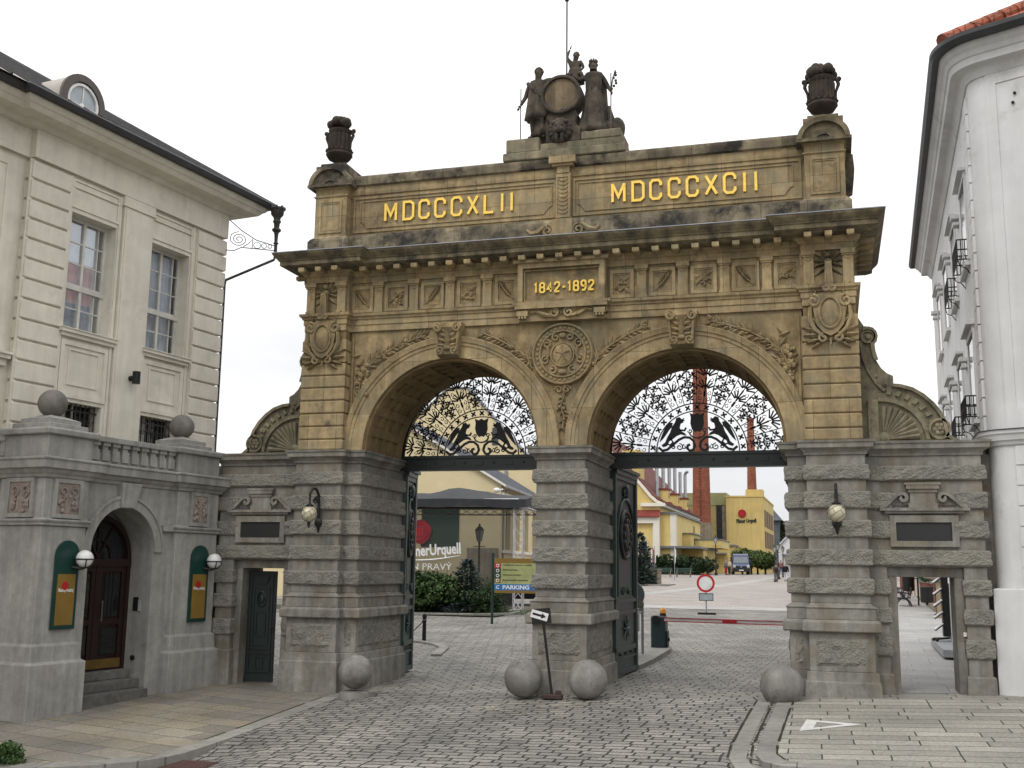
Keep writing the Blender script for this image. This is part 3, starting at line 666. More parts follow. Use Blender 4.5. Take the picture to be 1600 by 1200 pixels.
# pilasters with banded rustication
for s in (-1, 1):
    p = M(); p.box(s*4.53, s*5.45, .03, 2.5, 4.5, 7.0)
    b = M()
    z = 4.515; tops = [4.735, 5.0, 5.265, 5.53, 5.795, 6.045, 6.30, 6.55, 6.80]
    for zt in tops:
        P = [(s*4.50, 2.5), (s*4.50, 0), (s*5.48, 0), (s*5.48, 2.5)]
        if s < 0: P = P[::-1]
        b.loft(P, [(z, -.018), (z+.02, 0), (zt-.035, 0), (zt-.015, -.018)]); z = zt
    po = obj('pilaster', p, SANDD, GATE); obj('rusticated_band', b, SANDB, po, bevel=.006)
    # cartouche: oval boss in strapwork with leaves, and the bound plume above it
    c = M(); cx, cz = s*5.0, 6.80
    shield = [(cx+x, cz+z) for x, z in [(-.22, .34), (0, .42), (.22, .34), (.30, .18), (.27, -.05), (.23, -.22), (.12, -.36), (0, -.42), (-.12, -.36), (-.23, -.22), (-.27, -.05), (-.30, .18)]]
    c.xz(shield, -.09, .02)
    c.tube([(cx+.185*math.cos(a*PI/12), -.105, cz+.0+.28*math.sin(a*PI/12)) for a in range(24)], .022, 5, True)
    c.ball((cx, -.07, cz), .17, 14, 8, (1, .32, 1.55))
    for q in (-1, 1):
        c.tube(to_xz(spiral(cx+q*.28, cz+.22, .12, .025, PI*.5, 1.3*q, 18), -.09), .032, 5)
        c.tube(to_xz([(cx+q*.34, cz+.12), (cx+q*.36, cz-.1), (cx+q*.28, cz-.28), (cx+q*.14, cz-.42)], -.09), [.03, .045, .04, .03], 5)
        c.tube(to_xz(spiral(cx+q*.13, cz-.46, .085, .02, PI*.5, -1.1*q, 14), -.09), .028, 5)
        for L, ang, dz in ((.36, .35, -.36), (.34, .05, -.40), (.30, -.25, -.46), (.36, .75, -.26), (.2, 1.1, .40), (.18, 2.0, .30), (.30, 1.2, -.1), (.24, -.6, -.5)):
            a = ang if q > 0 else PI-ang
            leaf_rel(c, cx+q*.14+(q*.14 if dz > 0 else 0), cz+dz, .0, L, a, .32, .10)
    c.tube(to_xz(spiral(cx-.06, cz+.46, .07, .015, PI*.2, -1.1, 12), -.12), .028, 5); c.tube(to_xz(spiral(cx+.06, cz+.46, .07, .015, PI*.8, 1.1, 12), -.12), .028, 5)
    c.xz([(cx-.08, cz+.40), (cx+.08, cz+.40), (cx+.055, cz+.95), (cx-.055, cz+.95)], -.13, .0); c.tube([(cx-.03, -.135, cz+.45), (cx-.02, -.135, cz+.9)], .012, 4); c.tube([(cx+.03, -.135, cz+.45), (cx+.02, -.135, cz+.9)], .012, 4)
    c.tube([(cx, -.02, cz-.45), (cx, -.06, cz-.58)], [.03, .012], 6)
    obj('cartouche', c, SANDB if s > 0 else SAND, po, smooth='auto')
    c = M()
    c.ball((cx, -.0, cz+.98), .075, 10, 6, (1, .7, .8)); c.ball((cx, -.02, cz+1.1), .055, 8, 6); 
    for a in range(9): leaf_rel(c, cx, cz+.98, .07, .27+.03*(a % 2), PI*(-.12+1.24*a/8), .3, .09)
    for a in (PI*1.2, -.2*PI): leaf_rel(c, cx, cz+.9, .07, .3, a, .25, .06)
    obj('plume', c, SAND if s < 0 else CORN, po, smooth='auto')
# spandrel carving: branches of hops and barley, the round city shield, the drop below it
car = M(); rg = random.Random(11)
def branch(pts, n, L, dens=1.):
    P = [Vector((p[0], p[1])) for p in pts]
    car.tube([(p.x, YW-.03, p.y) for p in P], .02, 5)
    for i in range(n):
        t = (i+.5)/n*(len(P)-1); k = int(t); q = P[k].lerp(P[min(k+1, len(P)-1)], t-k); d = (P[min(k+1, len(P)-1)]-P[k]); a = math.atan2(d.y, d.x)
        for sd_ in (-1, 1):
            if rg.random() < dens: leaf_rel(car, q.x, q.y, YW, L*rg.uniform(.7, 1.2), a+sd_*rg.uniform(.35, 1.0), .42, .06)
        if rg.random() < .5: car.ball((q.x+rg.uniform(-.05, .05), YW-.03, q.y+rg.uniform(-.05, .05)), rg.uniform(.03, .05), 6, 4)
for s in (-1, 1):
    branch([(s*4.30, 5.55), (s*4.26, 5.9), (s*4.12, 6.2), (s*3.9, 6.4), (s*3.5, 6.62), (s*3.1, 6.76), (s*2.85, 6.82)], 26, .20)
    for i in range(22): car.ball((s*(4.22+rg.uniform(-.14, .14)), YW-.04, 5.85+rg.uniform(-.22, .45)), rg.uniform(.035, .065), 6, 4)
    for i in range(9): leaf_rel(car, s*(4.15+rg.uniform(-.15, .12)), 6.2+rg.uniform(-.25, .3), YW, .22, rg.uniform(0, 2*PI), .4, .06)
    car.tube([(s*4.3, YW-.02, 5.6), (s*4.33, YW-.02, 5.0)], .014, 4)
    branch([(s*.62, 6.05), (s*.72, 6.3), (s*.98, 6.48), (s*1.3, 6.66), (s*1.65, 6.82)], 15, .19, .9)
    for a, L in ((1.9, .32), (1.3, .4), (.8, .35), (.1, .3), (-.5, .25), (2.4, .2)): leaf_rel(car, s*.7, 6.22, YW, L, a if s > 0 else PI-a, .3, .06)
    car.xz([(s*4.42, 4.9), (s*4.46, 4.9), (s*4.46, 6.86), (s*4.42, 6.86)] if s > 0 else [(s*4.46, 4.9), (s*4.42, 4.9), (s*4.42, 6.86), (s*4.46, 6.86)], YW-.03, YW)
branch([(0, 5.72), (.03, 5.5), (-.04, 5.3), (.03, 5.1), (0, 4.85)], 9, .13)
car.tube(to_xz(spiral(.08, 5.62, .08, .02, 0, 1.2, 12), YW-.03), .022, 5); car.tube(to_xz(spiral(-.08, 5.62, .08, .02, PI, -1.2, 12), YW-.03), .022, 5)
obj('spandrel_carving', car, SAND, ARCW, smooth='auto')
md = M(); mz = 6.32
def ring(m, cx, cz, y, prof, n=40):
    vs = []
    for i in range(n):
        a = 2*PI*i/n
        for r, o in prof: vs.append((cx+r*math.cos(a), y-o, cz+r*math.sin(a)))
    k = len(prof); m.add(vs, [(i*k+j, i*k+j+1, ((i+1) % n)*k+j+1, ((i+1) % n)*k+j) for i in range(n) for j in range(k-1)])
ring(md, 0, mz, YW, [(.62, -.02), (.62, .06), (.60, .10), (.57, .10), (.555, .05), (.48, .05), (.47, .085), (.44, .085), (.43, .03), (.0, .03)])
for i in range(34): 
    a = 2*PI*i/34; md.ball((.515*math.cos(a), YW-.05, mz+.515*math.sin(a)), .042, 7, 5, (.9, .6, .9))
md.ball((0, YW-.04, mz-.02), .2, 16, 8, (1, .3, 1.25)); ring(md, 0, mz-.02, YW-.02, [(.21, .0), (.22, .06), (.24, .06), (.25, 0)], 24)
for q in (-1, 1):
    for cx_, cz_, r, t in ((.32, .2, .09, 1.2), (.34, -.12, .09, -1.2), (.2, -.32, .09, 1.1), (.14, .33, .08, -1.2)):
        md.tube(to_xz(spiral(q*cx_, mz+cz_, r, .02, PI/2, t*q, 14), YW-.06), .022, 5)
    md.tube(to_xz([(q*.3, mz+.15), (q*.27, mz), (q*.31, mz-.1)], YW-.06), .03, 5)
for a in range(5): md.tube([(0, YW-.105, mz), (.14*math.cos(PI/2+a*2*PI/5), YW-.095, mz+.16*math.sin(PI/2+a*2*PI/5))], [.012, .02], 5)
md.ball((0, YW-.07, mz-.36), .06, 8, 6, (1.3, .6, .9)); md.ball((0, YW-.07, mz+.36), .055, 8, 6, (1.3, .6, 1))
obj('round_shield', md, SAND, ARCW, smooth='auto')

# ---------------------------------------------------------------- entablature
ENT = [(-5.45, 2.6), (-5.45, 0), (-4.52, 0), (-4.52, .2), (-.88, .2), (-.88, .1), (.88, .1), (.88, .2), (4.52, .2), (4.52, 0), (5.45, 0), (5.45, 2.6)]
e = M(); e.loft(ENT, [(6.97, 0), (7.10, 0), (7.105, .02), (7.21, .02), (7.22, .045), (7.25, .05), (7.28, .09), (7.33, .10), (7.34, .02)])
ENTO = obj('architrave', e, SANDB, GATE)
e = M(); FRZ = [(-5.45, 2.6), (-5.45, .06), (-4.5, .06), (-4.5, .24), (-.88, .24), (-.88, .14), (.88, .14), (.88, .24), (4.5, .24), (4.5, .06), (5.45, .06), (5.45, 2.6)]
e.loft(FRZ, [(7.34, 0), (8.0, 0)])
FRO = obj('frieze', e, SAND, GATE)
e = M(); e.loft(ENT, [(8.0, .0), (8.12, .0), (8.13, .03), (8.16, .05), (8.20, .09), (8.22, .12)])
obj('bed_moulding', e, SANDB, ENTO)
def tri_panel(m, fr, x0, x1, z0, z1, y):      # framed relief panel
    framebox(m, x0, x1, z0, z1, .07, y-.035, y); framebox(m, x0+.08, x1-.08, z0+.08, z1-.08, .015, y-.018, y)
rg = random.Random(5)
px = [(.93, 1.40), (1.70, 2.20), (2.48, 2.98), (3.26, 3.76), (4.03, 4.50)]
lx = [(1.45, 1.66), (2.24, 2.45), (3.02, 3.23), (3.80, 4.0)]
for s in (-1, 1):
    for i, (a, b) in enumerate(px):
        x0, x1 = min(s*a, s*b), max(s*a, s*b); pn = M(); rel = M(); tri_panel(pn, None, x0, x1, 7.37, 7.93, .24); obj('relief_frame', pn, SANDB, FRO); cx, cz = (x0+x1)/2, 7.65
        if (i % 2 == 1) == (s > 0) or (s < 0 and i % 2 == 0 and False):
            dirn = 1 if (i // 2 + (s < 0)) % 2 == 0 else -1     # ear of barley, tilted
            rel.tube([(cx-.15*dirn, .215, cz-.17), (cx+.02*dirn, .21, cz), (cx+.13*dirn, .215, cz+.17)], .012, 5)
            for k in range(7):
                t = k/6; q = (cx+(-.08+.2*t)*dirn, cz-.10+.26*t)
                for sd_ in (-1, 1): leaf_rel(rel, q[0], q[1], .24, .11, math.atan2(.3, .24*dirn)+sd_*.55, .4, .05)
        else:
            for k in range(4): leaf_rel(rel, cx+rg.uniform(-.08, .08), cz+rg.uniform(-.08, .08), .24, .16, k*PI/2+rg.uniform(0, .9), .7, .05)
            for k in range(11): rel.ball((cx+.03+rg.uniform(-.09, .09), .215, cz-.06+rg.uniform(-.08, .08)), .026, 6, 4)
            rel.tube([(cx-.16, .22, cz-.1), (cx, .205, cz+.04), (cx+.16, .22, cz+.14)], .014, 5)
        obj('relief', rel, SAND, FRO, smooth='auto')
    for a, b in lx+[(4.55, 4.76), (5.24, 5.45)]:
        y = .24 if a < 4.5 else .06
        x0, x1 = min(s*a, s*b), max(s*a, s*b); xm = (x0+x1)/2
        yy = y-.07; pil = M()
        pil.box(x0, x1, yy, y, 7.34, 7.40); pil.box(x0+.015, x1-.015, yy+.015, y, 7.40, 7.88); pil.box(x0-.005, x1+.005, yy-.01, y, 7.88, 7.91); pil.box(x0-.02, x1+.02, yy-.035, y, 7.91, 8.0)
        pil.tube([(xm+.055*math.cos(PI+PI*k/6), yy+.012, 7.875+.06*math.sin(PI+PI*k/6)) for k in range(7)], .014, 5)
        obj('frieze_pilaster', pil, SANDB, FRO)
tb = M()
framebox(tb, -.87, .87, 7.24, 8.12, .10, .0, .14); framebox(tb, -.76, .76, 7.36, 8.0, .025, .07, .14)
tb.box(-.92, .92, -.02, .14, 7.20, 7.26); tb.box(-.95, .95, -.05, .14, 8.12, 8.18)
for s in (-1, 1):
    tb.box(s*.66, s*.88, -.01, .2, 7.06, 7.16); 
    for k in range(3): tb.box(s*(.69+.06*k), s*(.73+.06*k), -.005, .15, 7.01, 7.06)
    tb.tube(to_xz([(s*.62, 7.14), (s*.5, 7.16), (s*.36, 7.09), (s*.2, 7.05)], .06), [.02, .03, .05, .03], 5)
    tb.tube(to_xz(spiral(s*.15, 7.11, .1, .02, PI/2, 1.3*s, 14), .05), .028, 5)
    for k in range(3): leaf_rel(tb, s*(.12+.1*k), 7.08, .15, .18, (.5+.3*k) if s > 0 else PI-(.5+.3*k), .45, .1)
leaf_rel(tb, 0, 7.0, .15, .24, PI/2, .5, .12)
TBO = obj('date_tablet', tb, SANDB, ENTO)
GL = {'M': ([[(0, 0), (0, 1)], [(0, .98), (.31, .28), (.62, .98)], [(.62, 0), (.62, 1)]], .62), 'D': ([[(0, 0), (0, 1), (.40, 1), (.56, .86), (.56, .14), (.40, 0)]], .56),
      'C': ([[(.54, .70), (.54, .86), (.42, 1), (.12, 1), (0, .86), (0, .14), (.12, 0), (.42, 0), (.54, .14), (.54, .30)]], .54), 'X': ([[(0, 0), (.54, 1)], [(0, 1), (.54, 0)]], .54),
      'L': ([[(0, 1), (0, 0), (.5, 0)]], .5), 'I': ([[(0, 0), (0, 1)]], .0),
      '1': ([[(.0, .80), (.16, 1), (.16, 0)]], .2), '8': ([[(.08, .53), (0, .64), (0, .88), (.1, 1), (.34, 1), (.44, .88), (.44, .64), (.36, .53), (.46, .42), (.46, .12), (.36, 0), (.08, 0), (-.02, .12), (-.02, .42)], [(.08, .53), (.36, .53)]], .44),
      '4': ([[(.34, 0), (.34, 1), (0, .32), (.48, .32)]], .48), '2': ([[(0, .72), (0, .88), (.1, 1), (.36, 1), (.46, .88), (.46, .66), (0, .08), (0, 0), (.48, 0)]], .48),
      '9': ([[(.06, 0), (.3, 0), (.44, .2), (.44, .88), (.34, 1), (.1, 1), (0, .88), (0, .56), (.1, .45), (.44, .45)]], .44), '-': ([[(0, .46), (.3, .46)]], .3)}
def letters(m, items, z, h, y, wd, depth):
    for ch, x in items:
        for si, st in enumerate(GL[ch][0]):
            closed = ch == 'D' or (ch == '8' and len(st) > 3)
            fr = Matrix.Translation((x, y, z)) @ XZ @ Matrix.Diagonal((h, h, 1, 1))
            stroke(m, st, wd/h, fr, depth*(1-.09*si), closed)
m = M(); x = -.55; it = []
for ch in '1842-1892':
    it.append((ch, x)); x += {'1': .115, '-': .115}.get(ch, .15)
letters(m, it, 7.545, .185, .132, .036, .035); obj('gilded_date', m, GOLD, TBO)
# corona, modillions and zinc flashing of the great cornice
CRN = [(-5.45, 2.6), (-5.45, 0), (-4.50, 0), (-4.50, .2), (4.50, .2), (4.50, 0), (5.45, 0), (5.45, 2.6)]
e = M(); e.loft(CRN, [(8.22, .12), (8.24, .30), (8.30, .42), (8.385, .42), (8.39, .44), (8.41, .45), (8.44, .48), (8.50, .53), (8.53, .545), (8.545, .54)])
CO = obj('cornice', e, CORN, GATE)
def modil(x, y): e = M(); e.box(x-.065, x+.065, y-.28, y+.02, 8.165, 8.245); e.box(x-.055, x+.055, y-.27, y, 8.15, 8.165); obj('modillion', e, SANDB, CO)
for k in range(-11, 12): modil(k*.375, .2-.10)
for s in (-1, 1):
    for xm in (4.66, 5.02, 5.40): modil(s*xm, 0-.10)
    for k in range(6): e = M(); e.box(s*5.55, s*5.83, .3+k*.38-.065, .3+k*.38+.065, 8.165, 8.245); obj('modillion', e, SANDB, CO)
e = M(); e.loft(CRN, [(8.546, .555), (8.562, .555), (8.60, .10)]); obj('zinc_flashing', e, LEAD, CO)

# ---------------------------------------------------------------- attic
ATW = [(-4.66, 1.3), (-4.66, .3), (4.66, .3), (4.66, 1.3)]
e = M(); e.loft(ATW, [(8.6, .10), (8.98, .10), (9.03, .07), (9.05, .0), (9.93, .0), (9.94, .03), (9.99, .04), (10.12, .04)])
AT = obj('attic_wall', e, SANDB, GATE)
e = M(); e.loft(ATW, [(8.6, .115), (8.98, .115), (9.04, .10)]); obj('attic_base', e, CRUST, AT)
e = M(); e.loft(ATW, [(10.12, .05), (10.14, .10), (10.26, .13), (10.31, .13), (10.345, .08)]); obj('attic_coping', e, CRUST, AT)
e = M()
for s in (-1, 1):
    a0, a1, z0, z1 = .17, 4.58, 9.16, 9.84
    framebox(e, min(s*a0, s*a1), max(s*a0, s*a1), z0-.05, z1+.05, .045, .275, .30)
    # recessed-corner panel
    b0, b1, zz0, zz1, q = .27, 4.42, 9.21, 9.79, .16
    pts = [(b0+.0, zz1), (b0, zz0+q)]+[(b0+q*(1-math.cos(t)), zz0+q*(1-math.sin(t))) for t in (PI/2,)]
    pts = [(b0, zz1), (b0, zz0+q), (b0+.05, zz0+q-.02), (b0+q-.04, zz0+.06), (b0+q, zz0), (b1-q, zz0), (b1-q+.04, zz0+.06), (b1-.05, zz0+q-.02), (b1, zz0+q), (b1, zz1)]
    stroke(e, [(s*p[0], p[1]) for p in pts], .022, XZat(.3), .022, True)
obj('panel_frame', e, SANDB, AT)
e = M(); e.box(-.15, .15, .17, .3, 9.02, 9.99); e.box(-.2, .2, .10, .3, 8.62, 9.02); e.box(-.13, .13, .15, .3, 9.99, 10.12); e.box(-.22, .22, .10, .3, 10.12, 10.17); e.box(-.27, .27, .05, .3, 10.17, 10.31)
framebox(e, -.14, .14, 9.06, 9.93, .03, .15, .18)
for k in range(9): e.tube([(.09*math.cos(PI+PI*j/6), .165, 9.2+.085*k+.055*math.sin(PI+PI*j/6)) for j in range(7)], .016, 5)
for s in (-1, 1):
    e.tube(to_xz(spiral(s*.31, 8.80, .13, .02, PI/2, 1.6*s, 20), .16), .03, 5); e.tube(to_xz([(s*.36, 8.92), (s*.52, 8.80), (s*.66, 8.78), (s*.74, 8.86)], .17), [.05, .06, .04, .03], 5)
obj('centre_pilaster', e, SANDB, AT, smooth='auto')
m = M()
letters(m, [('M', -3.84), ('D', -3.43), ('C', -3.08), ('C', -2.73), ('C', -2.37), ('X', -2.02), ('L', -1.66), ('I', -1.29), ('I', -1.09)], 9.325, .375, .302, .052, .05); obj('gilded_numerals', m, GOLD, AT); m = M()
letters(m, [('M', .98), ('D', 1.38), ('C', 1.73), ('C', 2.09), ('C', 2.44), ('X', 2.80), ('C', 3.15), ('I', 3.53), ('I', 3.74)], 9.325, .375, .302, .052, .05)
obj('gilded_numerals', m, GOLD, AT)
for s in (-1, 1):
    P = [(s*4.64, 1.35), (s*4.64, .06), (s*5.36, .06), (s*5.36, 1.35)]
    if s < 0: P = P[::-1]
    e = M(); e.loft(P, [(8.97, .04), (9.02, .0), (9.86, 0), (9.88, .03), (9.90, .03), (9.91, .0), (10.06, .0), (10.07, .03), (10.11, .07)])
    po = obj('attic_pedestal', e, SANDB, GATE)
    e = M(); e.loft(P, [(8.6, .10), (8.90, .10), (8.97, .05)]); obj('pedestal_base', e, CRUST, po)
    e = M(); x0, x1 = min(s*4.74, s*5.26), max(s*4.74, s*5.26); framebox(e, x0, x1, 9.08, 9.80, .05, .035, .06); framebox(e, x0+.06, x1-.06, 9.14, 9.74, .02, .045, .06); obj('panel_frame', e, SANDB, po)
    e = M(); c = s*5.0; hw = .48
    arc = [(c+hw*math.cos(a), 10.11+.42*math.sin(a)) for a in [PI*i/20 for i in range(21)]]
    e.xz(arc, -.02, 1.42); 
    ring_o = [(c+(hw+.0)*math.cos(PI*i/20), 10.11+.42*math.sin(PI*i/20)) for i in range(21)]
    stroke(e, [(c+(hw-.05)*math.cos(PI*i/20), 10.12+.37*math.sin(PI*i/20)) for i in range(21)], .09, XZat(-.02), .07)
    stroke(e, [(c+.14*math.cos(PI*i/10), 10.12+.10*math.sin(PI*i/10)) for i in range(11)], .03, XZat(-.02), .03)
    e.box(c-.50, c+.50, -.08, 1.4, 10.075, 10.13)
    e.box(c-.36, c+.36, .02, .75, 10.40, 10.56); e.box(c-.28, c+.28, .07, .68, 10.56, 10.63)
    obj('segmental_cap', e, CRUST if s < 0 else CORN, po, smooth='auto')
    if s > 0:
        e = M(); e.xz([(5.36, 9.3), (5.5, 9.36), (5.54, 9.7), (5.52, 9.98), (5.36, 10.05)], .55, 1.1); obj('side_console', e, CORN, po)

# ---------------------------------------------------------------- volutes on the wings
for s in (-1, 1):
    out = [(5.45, 4.5), (5.45, 6.92), (5.52, 6.80), (5.60, 6.66)]
    out += [(5.655+.135*math.cos(a), 6.47+.15*math.sin(a)) for a in [2.0-.5*i for i in range(7)]]
    out += [(5.74, 6.18), (5.78, 6.03), (5.86, 5.88), (5.96, 5.78), (6.06, 5.73), (6.06, 5.58), (6.2, 5.565), (6.4, 5.5), (6.58, 5.38), (6.74, 5.22), (6.86, 5.04), (6.93, 4.84), (6.95, 4.66), (7.08, 4.56), (7.10, 4.5)]
    m = M(); m.xz([(s*p[0], p[1]) for p in out][::s], .62, 1.10)
    VO = obj('scroll_buttress', m, STBASE, GATE)
    m = M(); fr = XZat(.62)
    stroke(m, [(s*p[0], p[1]) for p in out[3:13]], .07, fr, .07)
    stroke(m, [(s*(p[0]-.03), p[1]-.03) for p in out[16:25]], .06, fr, .08)
    stroke(m, [(s*5.52, 6.4), (s*5.56, 6.1), (s*5.63, 5.85), (s*5.76, 5.62), (s*5.90, 5.46)], .06, fr, .05)
    stroke(m, [(s*5.78, 5.30)]+[(s*(5.78+.82*math.sin(t)), 4.54+.76*math.cos(t)) for t in [.15+.2*i for i in range(8)]], .07, fr, .06)
    for k in range(8): 
        t = .18+.17*k; stroke(m, [(s*(5.8+.90*math.sin(t)), 4.56+.84*math.cos(t)), (s*(5.8+1.03*math.sin(t)), 4.56+.93*math.cos(t))], .07, fr, .05)
    for k in range(5): m.ball((s*(5.56+.022*k*k), .60, 6.25-.17*k), .04, 7, 5, (1, .6, 1))
    ring(m, s*5.655, 6.47, .62, [(.13, 0), (.13, .07), (.09, .07), (.08, .03), (.05, .03), (.045, .08), (0, .09)], 18)
    ring(m, s*6.80, 4.74, .62, [(.19, -.02), (.19, .08), (.15, .08), (.14, .03), (.0, .03)], 22)
    for k in range(6): m.ball((s*6.80+.075*math.cos(k*PI/3), .58, 4.74+.075*math.sin(k*PI/3)), .045, 7, 5, (1, .7, 1))
    m.ball((s*6.80, .57, 4.74), .04, 7, 5)
    for k in range(9):
        t = .06+.178*k; L = .62
        a = (s*(5.84+.13*math.sin(t)), 4.57+.13*math.cos(t)); b = (s*(5.84+L*math.sin(t)), 4.57+(L-.02)*math.cos(t))
        m.tube([(a[0], .60, a[1]), ((a[0]+b[0])/2, .58, (a[1]+b[1])/2), (b[0], .585, b[1])], [.015, .035, .055], 6)
    m.ball((s*5.86, .6, 4.6), .11, 10, 6, (1, .5, 1)); m.box(s*5.6, s*5.78, .56, .62, 4.5, 5.3); m.box(s*5.5, s*7.1, .55, .62, 4.5, 4.545)
    obj('scroll_carving', m, STBASE, VO, smooth='auto')

# ---------------------------------------------------------------- iron lintels, fanlights and leaves
for s in (-1, 1):
    c = s*CX
    m = M(); m.box(c-1.90, c+1.90, 2.24, 2.46, 4.30, 4.56); m.box(c-1.92, c+1.92, 2.20, 2.5, 4.53, 4.59); m.box(c-1.92, c+1.92, 2.21, 2.5, 4.28, 4.32)
    for k in range(-5, 6): m.ball((c+k*.33, 2.24, 4.43), .03, 8, 5, (1, .5, 1)) if k % 2 else m.box(c+k*.33-.09, c+k*.33+.09, 2.22, 2.24, 4.38, 4.48)
    LT = obj('iron_lintel', m, DOORG, GATE)
    g = M(); y = 2.36; cz = 4.60; fr = XZat(y); T = .02
    RO_, R1, R2 = 1.80, 1.0, .84
    def pol(r, a): return (c+r*math.cos(a), cz+r*math.sin(a))
    for r, wd in ((RO_+.02, .09), (R1, .024), (R2, .022)): stroke(g, [pol(r, PI*i/60) for i in range(61)], wd, fr, T)
    NS = 12
    def leafcl(r, a, L, dirs):
        x, z = pol(r, a)
        for d_ in dirs:
            t = a+d_; w0 = L*.24
            P = [(x, z), (x+L*.6*math.cos(t)-w0*math.sin(t), z+L*.6*math.sin(t)+w0*math.cos(t)), (x+L*1.05*math.cos(t), z+L*1.05*math.sin(t)), (x+L*.6*math.cos(t)+w0*math.sin(t), z+L*.6*math.sin(t)-w0*math.cos(t))]
            g.xz(P, y-T, y)
    for i in range(NS*2+1):
        a = PI*i/(NS*2); stroke(g, [pol(R1, a), pol(RO_, a)], .016, fr, T)
        for rr in (1.32, 1.52): 
            x, z = pol(rr, a); stroke(g, [(x-.03*math.cos(a), z-.03*math.sin(a)), (x+.03*math.cos(a), z+.03*math.sin(a))], .034, fr, T)
    for i in range(NS):
        a0 = PI*(i+.5)/NS; h = PI/NS/2
        if i % 2 == 0:           # trefoil leaves on tendrils
            for r, o in ((1.68, 0), (1.58, -.55), (1.58, .55), (1.46, 0), (1.36, -.5), (1.36, .5), (1.22, -.4), (1.22, .4), (1.10, 0)):
                leafcl(r, a0+o*h, .092, (-1.9, -.8, .1+o*.3, 1.0, 2.0))
            for o in (-1, 1):
                x, z = pol(1.56, a0+o*.5*h); stroke(g, spiral(x, z, .055, .018, a0, .9*o, 10), .012, fr, T)
                x, z = pol(1.18, a0+o*.4*h); stroke(g, spiral(x, z, .05, .012, a0+PI, 1.1*o, 10), .012, fr, T)
                x, z = pol(1.37, a0+o*.35*h); stroke(g, spiral(x, z, .05, .015, a0, -.9*o, 10), .012, fr, T)
            stroke(g, [pol(R1, a0), pol(1.75, a0)], .010, fr, T)
        else:                    # paired palmettes
            for rb in (1.56, 1.30):
                for d_ in (-1.15, -.78, -.4, 0, .4, .78, 1.15):
                    x, z = pol(rb, a0); L = .225 if rb > 1.5 else .20; t = a0+d_
                    stroke(g, [(x+.05*math.cos(t), z+.05*math.sin(t)), (x+L*math.cos(t), z+L*math.sin(t))], .030, fr, T)
                leafcl(rb, a0, .05, (PI,))
            for o in (-1, 1):
                for r_ in (1.5, 1.22, 1.1):
                    x, z = pol(r_, a0+o*.55*h); stroke(g, spiral(x, z, .05, .015, a0, 1.0*o, 10), .012, fr, T)
            stroke(g, [pol(R1, a0), pol(1.75, a0)], .013, fr, T)
            x, z = pol(1.2, a0); stroke(g, [(x-.05*math.cos(a0), z-.05*math.sin(a0)), (x+.06*math.cos(a0), z+.06*math.sin(a0))], .045, fr, T)
    for i in range(15):          # crosses between the two inner rings
        a = PI*(i+.5)/15; x, z = pol((R1+R2)/2, a)
        for d_ in (PI/4, 3*PI/4): stroke(g, [(x-.062*math.cos(a+d_), z-.062*math.sin(a+d_)), (x+.062*math.cos(a+d_), z+.062*math.sin(a+d_))], .034, fr, T)
    FG = obj('fanlight_grille', g, IRON, LT.parent)
    # pair of winged beasts on scrolls either side of a crowned shield
    g = M(); T = .03
    for q in (-1, 1):
        stroke(g, [(c+q*p[0], cz+p[1]) for p in [(.80, .10), (.72, .03), (.62, .05), (.5, .15), (.38, .25), (.27, .30), (.16, .29), (.08, .22), (.05, .12), (.09, .04), (.16, .02), (.21, .07), (.20, .13), (.15, .15)]], .05, fr, T)
        for cx_, r_, tt in ((.37, .075, 1.3), (.50, .04, 1.2), (.27, .05, -1.)): stroke(g, [(c+q*(p[0]), cz+p[1]) for p in spiral(cx_, .10, r_, .015, PI/2, tt, 14)], .02, fr, T)
        body = [(.30, .66), (.36, .72), (.43, .70), (.45, .62), (.52, .52), (.56, .40), (.62, .30), (.66, .20), (.74, .14), (.70, .10), (.62, .13), (.58, .22), (.50, .27), (.42, .33), (.34, .36), (.27, .34), (.22, .33), (.25, .38), (.33, .43), (.36, .50), (.34, .58), (.28, .61)]
        P = [(c+q*p[0], cz+p[1]) for p in body]; g.xz(P if q > 0 else P[::-1], y-T, y)
        wing_ = [(.50, .60), (.58, .62), (.64, .54), (.70, .42), (.75, .30), (.78, .20), (.70, .28), (.64, .36), (.58, .45), (.52, .52)]
        P = [(c+q*p[0], cz+p[1]) for p in wing_]; g.xz(P if q > 0 else P[::-1], y-T, y)
        stroke(g, [(c+q*p[0], cz+p[1]) for p in [(.36, .45), (.26, .44), (.23, .50)]], .035, fr, T)      # raised forepaw
        stroke(g, [(c+q*p[0], cz+p[1]) for p in [(.56, .30), (.50, .20), (.56, .14), (.62, .17)]], .03, fr, T)
        stroke(g, [(c+q*p[0], cz+p[1]) for p in [(.26, .64), (.31, .655), (.27, .69)]], .025, fr, T)
    sh_ = [(-.15, .80), (-.06, .76), (0, .80), (.06, .76), (.15, .80), (.13, .70), (.14, .58), (.11, .46), (.05, .40), (0, .42), (-.05, .40), (-.11, .46), (-.14, .58), (-.13, .70)]
    g.xz([(c+p[0], cz+p[1]) for p in sh_], y-T*1.3, y)
    stroke(g, [(c+.16*math.cos(a), cz+.40+.12*math.sin(a)) for a in [PI+PI*i/10 for i in range(11)]], .03, fr, T)
    for q in (-1, 1): stroke(g, [(c+q*p[0], cz+p[1]) for p in spiral(.15, .43, .05, .012, 0, 1.1*q, 10)], .018, fr, T)
    obj('heraldic_beasts', g, IRON, FG)
